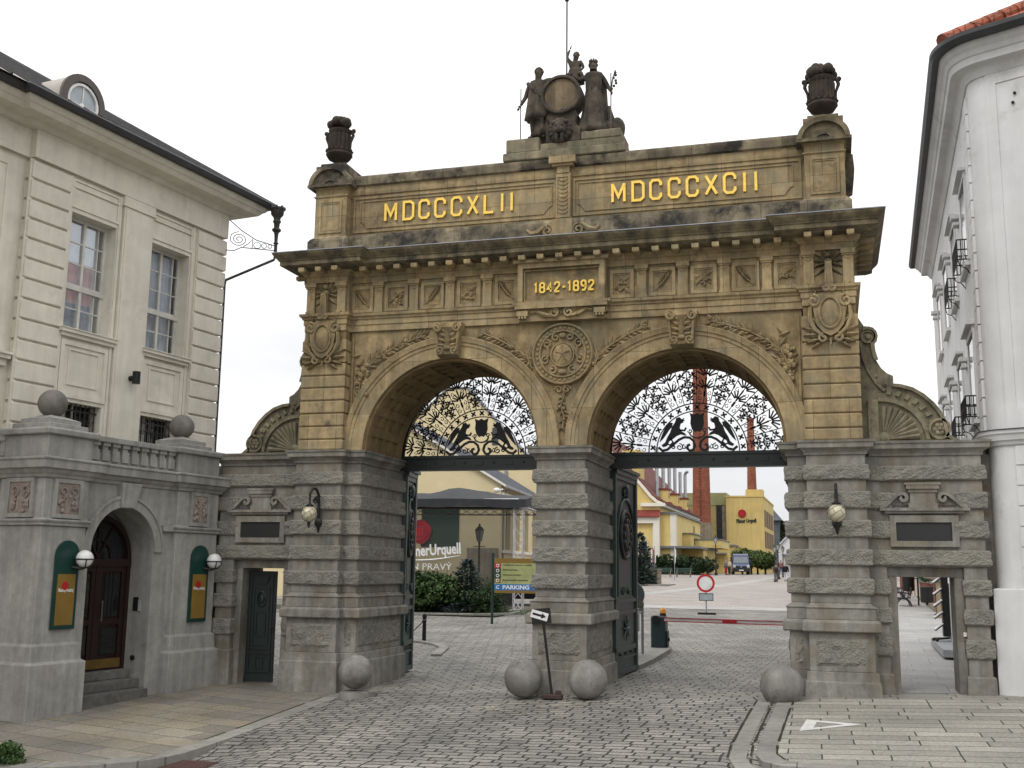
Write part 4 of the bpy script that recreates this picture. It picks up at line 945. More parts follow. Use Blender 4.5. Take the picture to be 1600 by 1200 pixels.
# open gate leaves
def leaf(x, s, y0, L):
    ang = R_(90)
    T = Matrix.Translation((x, y0, .0)) @ Matrix.Rotation(R_(90+2*s), 4, 'Z')
    z0, z1 = gz(x, y0+.8)+.05, 4.20
    b = M(T); b.box(0, L, -.03, .03, z0, z1)
    lf = obj('gate_leaf', b, DGRN, GATE)
    b = M(T)
    for q in (-1, 1):
        f0, f1 = sorted((q*.03, q*.07))
        framebox(b, .0, L, z0, z1, .10, f0, f1); b.box(0, L, f0, f1+0, 1.28, 1.36); b.box(0, L, f0, f1, 1.52, 1.6); b.box(0, L, f0, f1, .52, .62); b.box(.0, L, f0, f1, .36, .4)
        fa = q*.085
        cxl, czl = L/2, 2.95
        b.tube([(cxl+.37*L*math.cos(PI*k/12), q*.05, czl+.05+.72*math.sin(PI*k/12)) for k in range(13)], .03, 5)
        for xx in (cxl-.37*L, cxl+.37*L): b.tube([(xx, q*.05, 1.65), (xx, q*.05, czl+.05)], .028, 5)
        for k in range(3): b.ball((L*(.25+.25*k), q*.05, .46), .035, 6, 4)
        for a_ in range(8):
            t = a_*PI/4; b.tube([(cxl, q*.06, .98), (cxl+.16*L*math.cos(t), q*.06, .98+.26*math.sin(t))], [.03, .012], 5)
        for k in (-1, 1):
            b.tube([(cxl+k*(.1+p[0]*.6), q*.06, 3.85+p[1]*.6) for p in spiral(.12, 0, .16, .03, PI/2, 1.2, 12)], .03, 5)
            b.tube([(cxl+k*(.05+p[0]*.6), q*.06, 1.75+p[1]*.6) for p in spiral(.4, 0, .14, .03, PI/2, 1.2, 12)], .02, 5)
        b.ball((cxl, q*.08, 3.88), .13, 8, 6, (1, .5, 1.2))
    obj('leaf_frame', b, DGRN, lf, smooth='auto')
    b = M(T)
    for q in (-1, 1):
        b.tube([(cxl+.25*L*math.cos(PI*k/14), q*.05, 2.95+.50*math.sin(PI*k/14)) for k in range(28)], .045, 6, True); b.tube([(cxl+.19*L*math.cos(PI*k/14), q*.05, 2.95+.40*math.sin(PI*k/14)) for k in range(28)], .025, 6, True)
        b.ball((cxl, q*.04, 2.95), .28, 12, 8, (.4*L, .3, 1.1))
        for k in range(10): t = k*2*PI/10; b.ball((cxl+.14*L*math.cos(t), q*.06, 2.95+.30*math.sin(t)), .07, 6, 5)
    obj('oval_boss', b, IRON, lf, smooth='auto')
    b = M(T); b.box(0, L, -.10, .10, z1, z1+.10); b.box(-.02, L+.12, -.14, .14, z1+.10, z1+.17)
    b.box(L-.06, L+.06, -.08, .08, z0, z1); b.lathe([(.05, 0), (.06, .5), (.04, .6), (.1, .72), (.14, .74), (.12, .78)], (L, 0, z1-.62), 10)
    for k in range(26): b.ball((L+.065, 0, z0+.1+k*.05), .02, 5, 4)
    obj('leaf_post', b, DGRN, lf, smooth='auto')
leaf(-4.14, 5, 2.52, 1.0); leaf(.52, -1, 2.52, 2.08)

# stone returns closing the joints between the wings and the neighbouring houses
m = M(); m.box(-7.95, -7.40, .80, 1.45, -.6, 4.3); obj('return_wall', m, GRAN, GATE)
m = M(); m.box(7.40, 7.95, .80, 1.45, -.1, 4.3); obj('return_wall', m, GRAN, GATE)
# ================================================================== LEFT: PORTAL AND HALL, in a frame (along the wall, outwards, up)
def wallframe(p0, az):
    a = R_(az); t = Vector((math.sin(a), math.cos(a), 0)); n = Vector((math.cos(a), -math.sin(a), 0))
    return Matrix(((t.x, n.x, 0, p0[0]), (t.y, n.y, 0, p0[1]), (0, 0, 1, 0), (0, 0, 0, 1)))
TL = wallframe((-7.40, .33), 8)
def LM(): return M(TL)
def LW(s, o, z): return tuple(TL @ Vector((s, o, z)))
SZF = TL @ Matrix(((1, 0, 0, 0), (0, 0, 1, 0), (0, 1, 0, 0), (0, 0, 0, 1)))      # (s, z, out)
WOOD = mat('dark_red_wood', (.022, .009, .008), (.014, .006, .005), scale=12, rough=.45, mottle=.3, spec=.4)
DGLASS = mat('dark_glass', (.012, .013, .014), rough=.08, mottle=0, spec=.6)
BRASS = mat('brass', (.28, .18, .06), rough=.4, metal=.8, mottle=.2)
RELF = mat('pink_relief_stone', (.33, .275, .24), (.22, .18, .155), scale=10, rough=.9, bump=.008, bscale=40, mottle=.3)
PO = thing('entrance_portal', 'grey stone entrance portal with arched doorway and balustrade left of the gate', 'portal', LW(-2.4, 0, -.4))
gl = -.75
PC = [(-4.62, -1.05), (-3.62, -1.05), (-3.62, 0), (-4.62, 0)][::-1]
PR = [(-1.28, -1.2), (-.04, -1.2), (-.04, 0), (-1.28, 0)][::-1]
def ccw(P):
    A = sum(P[i-1][0]*P[i][1]-P[i][0]*P[i-1][1] for i in range(len(P)))
    return P if A > 0 else P[::-1]
PC, PR = ccw(PC), ccw(PR)
for P in (PC, PR):
    b = LM()
    b.loft(P, [(gl, .12), (.50, .12), (.53, .06), (.80, .05), (.83, 0), (2.82, 0)])
    b.loft(P, [(2.82, 0), (2.83, .05), (2.86, .03), (2.90, .07), (2.93, .07), (2.95, .0), (3.64, .0)])
    obj('corner_pier', b, PORT, PO, bevel=.012)
b = LM()
c0, r0, sp = -2.6, .82, 2.42
n = 24; vs = []
top = 3.64
xs_ = [c0-r0*math.cos(PI*i/n) for i in range(n+1)]
zs_ = [sp+r0*math.sin(PI*i/n) for i in range(n+1)]
for o in (-.10, -.75):
    vs += [(x, o, z) for x, z in zip(xs_, zs_)]+[(x, o, top) for x in xs_]
k = n+1
b.add(vs, [(i, i+1, k+i+1, k+i) for i in range(n)]+[(2*k+i, 3*k+i, 3*k+i+1, 2*k+i+1) for i in range(n)]+[(i, 2*k+i, 2*k+i+1, i+1) for i in range(n)])
b.box(-3.62, c0-r0, -.75, -.10, gl, top); b.box(c0+r0, -1.28, -1.2, -.10, gl, top)
b.box(-4.40, -3.9, -2.2, -.9, gl, top)      # side wall to the left
b.box(-4.4, -.1, -2.3, -1.9, gl, top)
b.box(c0-r0-.02, c0+r0+.02, -1.0, -.82, gl, top) 
WALLP = obj('portal_wall', b, PORT, PO, bevel=.0)
b = LM(); ringpts = [(c0-(r0+.09)*math.cos(PI*i/30), sp+(r0+.09)*math.sin(PI*i/30)) for i in range(31)]
stroke(b, ringpts, .18, SZF @ Matrix.Translation((0, 0, -.10)), .05); b.T = None
stroke(b, [(c0-(r0+.19)*math.cos(PI*i/30), sp+(r0+.19)*math.sin(PI*i/30)) for i in range(31)], .05, SZF @ Matrix.Translation((0, 0, -.10)), .08)
obj('door_archivolt', b, PORT, WALLP)
b = LM()
b.add([(c0-.17, .0, 3.22), (c0+.17, .0, 3.22), (c0+.17, -.2, 3.22), (c0-.17, -.2, 3.22), (c0-.25, .06, 3.68), (c0+.25, .06, 3.68), (c0+.25, -.2, 3.68), (c0-.25, -.2, 3.68)], [(0, 1, 2, 3), (4, 5, 6, 7), (0, 1, 5, 4), (1, 2, 6, 5), (2, 3, 7, 6), (3, 0, 4, 7)])
obj('keystone', b, PORT, WALLP, bevel=.01)
for s0, s1 in ((-3.64, c0-r0-.17), (c0+r0+.17, -1.26)): b = LM(); b.box(s0, s1, -.12, -.03, 2.83, 2.94); obj('string_course', b, PORT, WALLP)
ENTL = [(-4.62, -2.3), (-4.62, 0), (-3.62, 0), (-3.62, -.10), (-1.28, -.10), (-1.28, 0), (-.04, 0), (-.04, -2.3)]
ENTL = ccw(ENTL)
b = LM(); b.loft(ENTL, [(3.64, 0), (3.65, .04), (3.70, .06), (3.73, .10), (3.79, .13), (3.80, .20), (3.93, .21), (3.95, .235), (3.985, .235), (4.01, .08), (4.02, .0)])
obj('portal_cornice', b, PORT, PO, bevel=.006)
b = LM()
for P in ([(-4.60, -1.05), (-4.60, -.02), (-3.58, -.02), (-3.58, -1.05)], [(-1.30, -1.1), (-1.30, -.02), (-.06, -.02), (-.06, -1.1)]):
    P = ccw(P); b.loft(P, [(4.02, 0), (4.40, 0)]); b.loft(P, [(4.40, .06), (4.42, .08), (4.49, .09), (4.52, .07)])
b.box(-3.58, -1.30, -.24, -.10, 4.02, 4.06); b.box(-3.50, -1.38, -.30, -.02, 4.40, 4.50)
b.box(-4.5, -4.3, -2.3, -1.05, 4.40, 4.50); b.box(-4.48, -4.34, -2.3, -1.05, 4.02, 4.06)
b.box(-3.58, -1.30, -.26, -.12, 4.06, 4.20)
BAL = obj('balustrade', b, PORT, PO, bevel=.008)
for i in range(9):
    s_ = -3.45+i*.25
    b = LM(); b.box(s_-.085, s_+.085, -.25, -.07, 4.06, 4.26); b.box(s_-.065, s_+.065, -.23, -.09, 4.26, 4.33); b.box(s_-.09, s_+.09, -.26, -.06, 4.33, 4.40)
    obj('baluster', b, PORT, BAL)
for i in range(3):
    o_ = -1.25-i*.28
    b = LM(); b.box(-4.5, -4.32, o_-.085, o_+.085, 4.06, 4.26); b.box(-4.48, -4.34, o_-.065, o_+.065, 4.26, 4.33); b.box(-4.51, -4.31, o_-.09, o_+.09, 4.33, 4.40)
    obj('baluster', b, PORT, BAL)
rg = random.Random(8)
def relief(c, u, nrm, wdt, h):      # framed floral panel; c centre, u along, nrm out (local coords)
    c, u, nrm = Vector(c), Vector(u), Vector(nrm); f = LM()
    R = Matrix((u, nrm, Vector((0, 0, 1)))).transposed()
    for du, dz, a, b_ in ((0, h/2+.035, wdt+.14, .07), (0, -h/2-.035, wdt+.14, .07), (wdt/2+.035, 0, .07, h), (-wdt/2-.035, 0, .07, h)):
        f.obox(c+u*du+Vector((0, 0, dz)), (a, .05, b_), R)
    fo = obj('relief_panel', f, PORT, PO)
    f = LM(); f.obox(c-nrm*.005, (wdt, .016, h), R)
    for q in (-1, 1):
        f.tube([c+u*(q*(wdt*.25+x))+Vector((0, 0, h*.22+z))+nrm*.02 for x, z in spiral(0, 0, wdt*.22, .02, -PI/2, 1.1*q, 14)], .018, 5)
        for k in range(7):
            p = c+u*(q*wdt*(.18+.22*rg.random()))+Vector((0, 0, -h*.05-h*.38*rg.random()))+nrm*.02
            f.ball(p, rg.uniform(.025, .05), 7, 5)
        f.tube([c+u*q*wdt*.12+Vector((0, 0, -h*.45)), c+u*q*wdt*.1+Vector((0, 0, h*.05)), c+u*q*wdt*.25+Vector((0, 0, h*.15))], .025, 5)
    obj('carving', f, RELF, fo, smooth='auto')
relief((-4.12, .03, 3.30), (1, 0, 0), (0, 1, 0), .50, .54); relief((-.66, .03, 3.30), (1, 0, 0), (0, 1, 0), .42, .54); relief((-4.65, -.52, 3.30), (0, 1, 0), (-1, 0, 0), .50, .54)
# door, steps, fittings
b = LM(); b.box(c0-r0+.0, c0+r0, -.80, -.70, .22, 2.20)
DR = obj('entrance_door', b, WOOD, PO)
b = LM()
b.box(c0-r0, c0+r0, -.70, -.62, 2.14, 2.28); b.box(c0-r0, c0-r0+.09, -.70, -.63, .22, 2.14); b.box(c0+r0-.09, c0+r0, -.70, -.63, .22, 2.14); b.box(c0-.04, c0+.04, -.70, -.65, .22, 2.14)
for s0, s1 in ((c0-r0+.09, c0-.04), (c0+.04, c0+r0-.09)):
    framebox(b, s0, s1, .22, 2.14, .1, -.70, -.66); b.box(s0, s1, -.70, -.665, 1.05, 1.15)
stroke(b, [(c0-(r0-.045)*math.cos(PI*i/24), sp-.14+(r0-.045)*math.sin(PI*i/24)) for i in range(25)], .09, Matrix(((1, 0, 0, 0), (0, 0, 1, -.70), (0, 1, 0, 0), (0, 0, 0, 1))), .07)
for a in (PI/2, PI/3, 2*PI/3): b.tube([(c0, -.68, sp-.14), (c0+.75*math.cos(a), -.68, sp-.14+.75*math.sin(a))], .018, 5)
b.tube([(c0+.35*math.cos(a*PI/10), -.68, sp-.14+.35*math.sin(a*PI/10)) for a in range(11)], .018, 5)
obj('door_frame', b, WOOD, DR)
b = LM(); b.xz([(c0+.8*math.cos(PI*i/20), sp-.14+.8*math.sin(PI*i/20)) for i in range(21)], -.74, -.71)
for s0, s1 in ((c0-.60, c0-.16), (c0+.16, c0+.60)): b.box(s0, s1, -.695, -.675, 1.2, 2.0); b.box(s0, s1, -.695, -.675, .5, .98)
obj('door_pane', b, DGLASS, DR)
for s0 in (c0-.60, c0+.16):
    b = LM()
    for k in range(3): b.box(s0+.1*k+.06, s0+.1*k+.075, -.675, -.66, 1.2, 2.0)
    for k in range(4): b.box(s0+.04+.03*k, s0+.4-.03*k, -.675, -.662, .52+.1*k, .535+.1*k)
    obj('door_grating', b, IRON, DR)
b = LM(); b.box(c0-r0+.1, c0+r0-.1, -.66, -.645, .25, .42); obj('kick_plate', b, BRASS, DR)
b = LM(); b.tube([(c0+.1, -.58, 1.12), (c0+.1, -.58, 1.5)], .014, 6); b.tube([(c0+.1, -.66, 1.15), (c0+.1, -.58, 1.15)], .01, 5); b.tube([(c0+.1, -.66, 1.47), (c0+.1, -.58, 1.47)], .01, 5); obj('door_handle', b, mat('steel', (.5, .5, .5), rough=.3, metal=1., mottle=0), DR)
STEP = mat('dark_step_stone', (.14, .135, .125), (.095, .09, .085), scale=8, rough=.85, speck=.15)
for z0, z1, o1 in ((-.7, -.12, .02), (-.12, .05, -.22), (.05, .21, -.45)):
    b = LM(); b.box(c0-r0+.01, c0+r0-.01, -.85, o1, z0, z1); obj('step', b, STEP, PO, bevel=.012)
b = LM(); b.box(c0+r0-.015, c0+r0, -.50, -.38, 1.3, 1.56); obj('intercom', b, BLACKP, PO)
b = LM(); b.box(c0+r0-.03, c0+r0, -.36, -.31, 1.3, 1.5); obj('card_reader', b, mat('grey_plastic', (.4, .4, .41), rough=.4), PO)
b = LM(); b.tube([(c0+r0, -.42, .42), (c0+r0-.03, -.42, .42)], .05, 10); obj('vent_cap', b, BLACKP, PO)
# green name boards with a globe lamp each
for s0, who in ((-4.03, 'left of the portal arch'), (-.57, 'between the portal arch and the gate')):
    w2 = .26
    p = LM(); P = [(s0-w2, 1.06), (s0+w2, 1.06), (s0+w2, 2.32)]+[(s0+w2*math.cos(a), 2.32+w2*math.sin(a)) for a in [PI*i/12 for i in range(1, 12)]]+[(s0-w2, 2.32)]
    p.xz(P, .02, .055)
    sg = thing('name_board', 'round-topped dark green company board with ochre panel '+who, 'sign', LW(s0, .03, 1.06), group='green boards beside the portal')
    obj('board', p, GREENP, sg)
    p = LM(); p.box(s0-.20, s0+.20, .055, .062, 1.13, 2.0); obj('panel', p, BRONZE, sg)
    p = LM(); p.tube([(s0-.03, .062, 1.80), (s0-.03, .067, 1.80)], .075, 14); obj('seal', p, REDP, sg)
    fr = SZF @ Matrix.Translation((s0, 1.72, .062)); 
    obj('lettering', text_m('Plzeňský Prazdroj', width=.33, height=.085, depth=.008, frame=fr, bold=.02), WHITEP, sg)
    L = LW(s0+.20, .24, 2.24)
    lp = thing('globe_lamp', 'white globe lamp on the board '+who, 'lamp', L, group='globe lamps on the green boards')
    q = LM(); q.ball((s0+.20, .24, 2.27), .15, 18, 12); obj('globe', q, GLOBE, lp, smooth=True)
    q = LM(); q.tube([(s0+.10, .06, 2.12), (s0+.15, .18, 2.10), (s0+.20, .24, 2.11)], .03, 8)
    q.tube([(s0+.20+.155*math.cos(a*PI/10), .24+.155*math.sin(a*PI/10), 2.26) for a in range(20)], .012, 5, True)
    for a in range(4):
        t = a*PI/2+.6; q.tube([(s0+.20+.157*math.cos(t)*math.cos(e_), .24+.157*math.sin(t)*math.cos(e_), 2.26+.157*math.sin(e_)) for e_ in [-PI/2*i/6 for i in range(7)]], .010, 5)
    q.ball((s0+.2, .24, 2.12), .05, 8, 5, (1, 1, .5)); obj('cage', q, IRON, lp)
# balls on the balustrade
for s0, o0, lab in ((-4.09, -.55, 'large grey stone ball on the balustrade corner nearest the camera'), (-.68, -.55, 'grey stone ball on the balustrade pier next to the gate wing')):
    t = thing('ball_finial', lab, 'stone ball', LW(s0, o0, 4.52), group='stone balls on the portal balustrade')
    q = LM(); q.box(s0-.45, s0+.45, o0-.45, o0+.45, 4.52, 4.62); q.box(s0-.36, s0+.36, o0-.36, o0+.36, 4.62, 4.71)
    q.add([(s0-.36, o0-.36, 4.71), (s0+.36, o0-.36, 4.71), (s0+.36, o0+.36, 4.71), (s0-.36, o0+.36, 4.71), (s0-.12, o0-.12, 4.80), (s0+.12, o0-.12, 4.80), (s0+.12, o0+.12, 4.80), (s0-.12, o0+.12, 4.80)], [(0, 1, 5, 4), (1, 2, 6, 5), (2, 3, 7, 6), (3, 0, 4, 7), (4, 5, 6, 7)])
    obj('stepped_base', q, PORT, t, bevel=.008)
    q = LM(); q.ball((s0, o0, 5.02), .255, 28, 18); obj('ball', q, mat('ball_stone', (.20, .185, .165), (.13, .12, .11), scale=4, rough=.85, bump=.006, mottle=.3, speck=.15), t, smooth=True)

# ---------------------------------------------------------------- the beige hall behind the portal
HA = thing('beige_hall', 'beige plastered two-storey building with banded corner quoins and tall windows', 'building', LW(-4, -8, -.5))
o = -2.0; TH = .4
def wall_open(m, s0, s1, z0, z1, holes, oa, ob):
    ss = sorted(set([s0, s1]+[h for q in holes for h in q[:2]]))
    for a, c in zip(ss, ss[1:]):
        hz = sorted([(q[2], q[3]) for q in holes if q[0] <= a and q[1] >= c]); z = z0
        for h0, h1 in hz:
            if h0 > z: m.box(a, c, oa, ob, z, h0)
            z = h1
        if z1 > z: m.box(a, c, oa, ob, z, z1)
W1 = (-2.67, -1.44, 6.85, 9.27); W2 = (-.40, .86, 6.85, 9.27); G1 = (-2.62, -1.50, 4.1, 5.38); G2 = (-.37, .76, 4.1, 5.38)
b = LM(); wall_open(b, -3.72, 2.0, -1, 10.6, [W1, W2, G1, G2], o-TH, o)
b.box(-16, -3.72, o-TH-.12, o-.14, -1, 10.6); b.box(1.6, 2.0, -14, o-TH, -1, 10.6)
b.box(-16, 1.6, -9, -8.6, -1, 10.6)
HW = obj('wall', b, PLAS, HA)
for i, s0 in enumerate((-3.72, 1.13)):
    b = LM()
    s1 = s0+(.86 if i == 0 else .91)
    z = 10.0; 
    while z > 1:
        for e_ in (0, 1):
            pass
        P = ccw([(s0, o-.2), (s0, o), (s1, o), (s1, o-.2)]); d = .055
        b.loft(P, [(z-.385, d-.03), (z-.365, d), (z-.035, d), (z-.015, d-.03)]); 
        if i == 1: b.box(2.0, 2.05, -3.0, o, z-.37, z-.03)
        z -= .40
    b.box(s0-.10, s0, o, o+.03, 1, 10.0) if i == 0 else b.box(s0-.08, s0, o, o+.03, 1, 10.0)
    obj('quoin', b, PLAS, HW)
b = LM(); b.box(-1.32, -.44, o, o+.07, 1, 9.86); b.box(-1.27, -.49, o+.07, o+.085, 4.2, 9.75); b.box(-1.37, -.39, o, o+.11, 9.80, 9.86); b.box(-1.35, -.41, o, o+.09, 9.86, 10.03)
obj('wall_pilaster', b, PLAS, HW)
for s0, s1 in ((-2.72, -1.42), (-.45, .90)):
    b = LM()
    framebox(b, s0, s1, 9.36, 9.97, .05, o, o+.025); b.box(s0-.03, s1+.03, o, o+.035, 9.78, 9.83); b.box(s0-.08, s0, o, o+.03, 4.2, 10.0); b.box(s1, s1+.07, o, o+.03, 4.2, 10.0)
    framebox(b, s0+.02, s1-.02, 5.46, 6.62, .10, o, o+.03); framebox(b, s0+.24, s1-.24, 5.72, 6.46, .035, o, o+.02)
    obj('wall_panel', b, PLAS, HW)
b = LM(); b.box(-3.78, 2.06, o-.2, o+.10, 10.03, 10.60); b.box(-16, -3.78, o-.3, o-.05, 10.03, 10.60)
obj('frieze_band', b, PLAS, HW)
HC = ccw([(-16, -14), (-16, o-.12), (-3.85, o-.12), (-3.85, o), (2.06, o), (2.06, -14)])
b = LM(); b.loft(HC, [(10.6, .10), (10.62, .16), (10.70, .22), (10.72, .55), (10.80, .62), (10.82, .66), (10.90, .72), (10.93, .72)])
obj('eaves_cornice', b, PLAS, HW)
b = LM(); b.loft(HC, [(10.93, .74), (10.93, .84), (11.02, .88), (11.06, .86), (11.06, .70)])
obj('gutter', b, GUT, HW)
# windows
CURT = mat('white_curtain', (.80, .81, .83), (.68, .69, .72), scale=4, rough=.9, mottle=.15)
FRAMEP = mat('white_window_frame', (.60, .58, .53), rough=.6, mottle=.06)
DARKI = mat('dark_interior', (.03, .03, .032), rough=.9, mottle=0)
GLS = glassmat('window_glass', (.72, .76, .80), .62)
for (s0, s1, z0, z1) in (W1, W2):
    oo = o-.26
    b = LM(); framebox(b, s0, s1, z0, z1, .075, oo-.06, oo); b.box((s0+s1)/2-.03, (s0+s1)/2+.03, oo-.05, oo+.01, z0, z1); zm = z0+.95
    b.box(s0, s1, oo-.05, oo+.025, zm-.06, zm+.06)
    for z_ in (z0+.5, zm+.5, zm+.95): b.box(s0, s1, oo-.04, oo-.012, z_-.012, z_+.012)
    for f in (.18, .82): b.box(s0+(s1-s0)*f-.012, s0+(s1-s0)*f+.012, oo-.04, oo-.012, z0, z1)
    wo = obj('window_frame', b, FRAMEP, HA)
    b = LM(); b.quad((s0, oo-.035, z0), (s1, oo-.035, z0), (s1, oo-.035, z1), (s0, oo-.035, z1)); obj('pane', b, GLS, wo)
    b = LM(); N_ = 30; b.add([(s0+(s1-s0)*.93*i/N_, oo-.16-.03*math.sin(i*1.7), z) for z in (z0, z1-.05) for i in range(N_+1)], [(i, i+1, N_+2+i, N_+1+i) for i in range(N_)]); obj('curtain', b, CURT, wo, smooth=True)
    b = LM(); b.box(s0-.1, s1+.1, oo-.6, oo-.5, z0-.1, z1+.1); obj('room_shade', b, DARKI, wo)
    b = LM(); b.box(s0-.12, s1+.14, o, o+.13, z0-.09, z0-.02); b.box(s0-.13, s1+.15, o, o+.15, z0-.02, z0+.0); b.box(s0-.08, s1+.1, o, o+.08, z0-.17, z0-.09); obj('sill', b, PLAS, wo)
for (s0, s1, z0, z1) in (G1, G2):
    b = LM(); oo = o-.12
    n = 9
    for i in range(n): x = s0+(s1-s0)*(i+.5)/n; b.tube([(x, oo, z0), (x, oo, z1)], .014, 5)
    for z_ in (z0+.3, z1-.14): b.box(s0, s1, oo-.012, oo+.012, z_-.015, z_+.015)
    for i in range(n-1):
        x = s0+(s1-s0)*(i+1)/n
        for z_ in (z1-.35, z1-.7): b.tube([(x+p[0], oo, z_+p[1]) for p in spiral(0, 0, .055, .02, 0, 1.2, 9)], .009, 4)
    gr = obj('window_grille', b, IRON, HA)
    b = LM(); b.box(s0-.05, s1+.05, o-.36, o-.33, z0, z1+.02); obj('pane', b, DGLASS, gr)
    b = LM(); b.box(s0+.35, s0+.5, o-.33, o-.31, z0, z1); b.box(s0+.62, s0+.68, o-.33, o-.31, z0, z1); obj('glazing_bar', b, FRAMEP, gr)
b = LM(); b.box(-6.5, -3.86, o-.14, o+.02, 5.98, 6.06); b.box(-6.5, -3.84, o-.14, o+.06, 6.06, 6.11); b.box(-6.5, -3.9, o-.14, o-.05, 5.85, 5.98); b.box(-6.4, -4.12, o-.14, o-.10, 6.2, 9.9); framebox(b, -6.2, -4.2, 6.3, 9.8, .06, o-.12, o-.08); obj('wall_ledge', b, PLAS, HW)
# roof: low hipped sheet-metal with standing seams; arched dormer
ROOFM = mat('brown_sheet_roof', (.36, .335, .295), (.29, .27, .235), scale=2, rough=.6, metal=0., mottle=.2)
e0 = .82; es, eo = 2.06+e0, o+e0; zr = 11.04; tp = .62
hh = 5.0
b = LM(); A = (es, eo, zr); B = (es-hh, eo-hh, zr+hh*tp); Cq = (-18, eo-hh, zr+hh*tp); Dq = (-18, eo, zr); E_ = (es-hh, eo-hh-4, zr+hh*tp); F_ = (es, eo-2*hh-4, zr)
b.add([A, B, Cq, Dq, E_, F_, (-18, eo-2*hh-4, zr), (-18, eo-hh-4, zr+hh*tp)], [(0, 1, 2, 3), (0, 5, 4, 1), (4, 5, 6, 7), (1, 4, 7, 2)])
RF = obj('roof', b, ROOFM, HA)
b = LM(); s_ = es-.4
while s_ > -12:
    h2 = min(hh, es-s_); b.beam((s_, eo, zr+.015), (s_, eo-h2, zr+h2*tp+.015), .03, .045); s_ -= .42
b.tube([A, B], .05, 6)
obj('roof_seam', b, GUT, RF)
b = LM(); dc, dw, zb, dz, od = -3.02, .55, 11.15, 11.40, -1.62
P = [(dc-dw, zb), (dc+dw, zb), (dc+dw, dz)]+[(dc+dw*math.cos(a), dz+dw*math.sin(a)) for a in [PI*i/16 for i in range(1, 16)]]+[(dc-dw, dz)]
b.xz(P, od-2.2, od)
DM = obj('dormer', b, ROOFM, HA, smooth='auto')
DMET = mat('dormer_trim', (.10, .085, .075), rough=.5, mottle=.2)
b = LM(); stroke(b, [(dc-dw+.05, zb), (dc-dw+.05, dz)]+[(dc-(dw-.05)*math.cos(PI*i/16), dz+(dw-.05)*math.sin(PI*i/16)) for i in range(1, 16)]+[(dc+dw-.05, dz), (dc+dw-.05, zb)], .15, Matrix(((1, 0, 0, 0), (0, 0, 1, od), (0, 1, 0, 0), (0, 0, 0, 1))), .06); obj('dormer_trim', b, DMET, DM)
b = LM(); stroke(b, [(dc+(dw-.17)*math.cos(2*PI*i/28), dz-.02+(dw-.17)*math.sin(2*PI*i/28)) for i in range(28)], .05, Matrix(((1, 0, 0, 0), (0, 0, 1, od), (0, 1, 0, 0), (0, 0, 0, 1))), .05, True)
b.box(dc-.012, dc+.012, od, od+.03, dz-.38, dz+.36); b.box(dc-.36, dc+.36, od, od+.03, dz-.09, dz-.065); b.ball((dc, od+.02, dz-.08), .07, 8, 5, (1, .3, 1)); obj('dormer_window', b, WHITEP, DM)
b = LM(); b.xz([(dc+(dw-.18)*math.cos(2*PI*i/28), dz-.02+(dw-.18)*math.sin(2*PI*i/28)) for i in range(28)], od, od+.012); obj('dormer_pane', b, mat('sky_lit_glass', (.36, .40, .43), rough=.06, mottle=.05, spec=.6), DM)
# hopper head, downpipe and its scrolled bracket
hp = LW(2.75, o+1.02, 0)
b = LM(); hs_, ho = 2.84, -1.06
b.lathe([(r_*.82, z_) for r_, z_ in [(.05, 9.72), (.05, 10.02), (.085, 10.04), (.05, 10.08), (.06, 10.25), (.075, 10.32), (.13, 10.36), (.14, 10.40), (.08, 10.44), (.09, 10.55), (.13, 10.60), (.10, 10.64), (.11, 10.70), (.19, 10.78), (.20, 10.88), (.23, 10.93), (.2, 10.96)]], (hs_, ho, 0), 12)
b.tube([(hs_, ho, 9.75), (hs_-.02, ho-.02, 9.62), (2.12, o+.06, 9.02), (2.10, o+.04, 8.9), (2.10, o+.04, 3.6)], .034, 8)
for k in range(7): a = k*2*PI/7; b.ball((hs_+.16*math.cos(a), ho+.16*math.sin(a), 10.94), .045, 6, 5, (1, 1, 1.3))
PIPE = obj('downpipe', b, mat('verdigris_pipe', (.05, .055, .05), (.028, .022, .024), scale=8, rough=.6, mottle=.4), HA, smooth='auto')
b = LM()
def dl(u, z): return (2.06+(hs_-2.06)*u, o+.06+(ho-o-.06)*u, z)
b.tube([dl(0, 10.56), dl(.3, 10.28), dl(.6, 10.08), dl(.98, 9.98)], .012, 5); b.tube([dl(0, 9.76), dl(.15, 9.76), dl(.3, 9.86), dl(.98, 9.86)], .012, 5)
b.tube([dl(.24+p[0], 10.06+p[1]) for p in spiral(0, 0, .19, .02, PI/2, 2.6, 34)], .010, 5)
b.tube([dl(.34, 9.88), dl(.45, 9.98), dl(.52, 10.1), dl(.52, 9.87)], .010, 5)
for u, r in ((.62, .08), (.76, .06), (.88, .045)): b.tube([dl(u+r*.9*math.cos(k*PI/6), 9.95+r*math.sin(k*PI/6)) for k in range(12)], .009, 4, True)
obj('pipe_bracket', b, IRON, PIPE)
# small floodlight on the wall
t = thing('wall_floodlight', 'small black cylinder floodlight on the beige wall between the windows', 'lamp', LW(-.83, o+.1, 6.1))
b = LM(); b.tube([(-.83, o+.26, 5.98), (-.83, o+.26, 6.24)], .085, 12); obj('lamp_body', b, BLACKP, t, smooth='auto')
b = LM(); b.tube([(-.83, o+.06, 6.1), (-.83, o+.2, 6.1)], .06, 8); obj('arm', b, BLACKP, t)

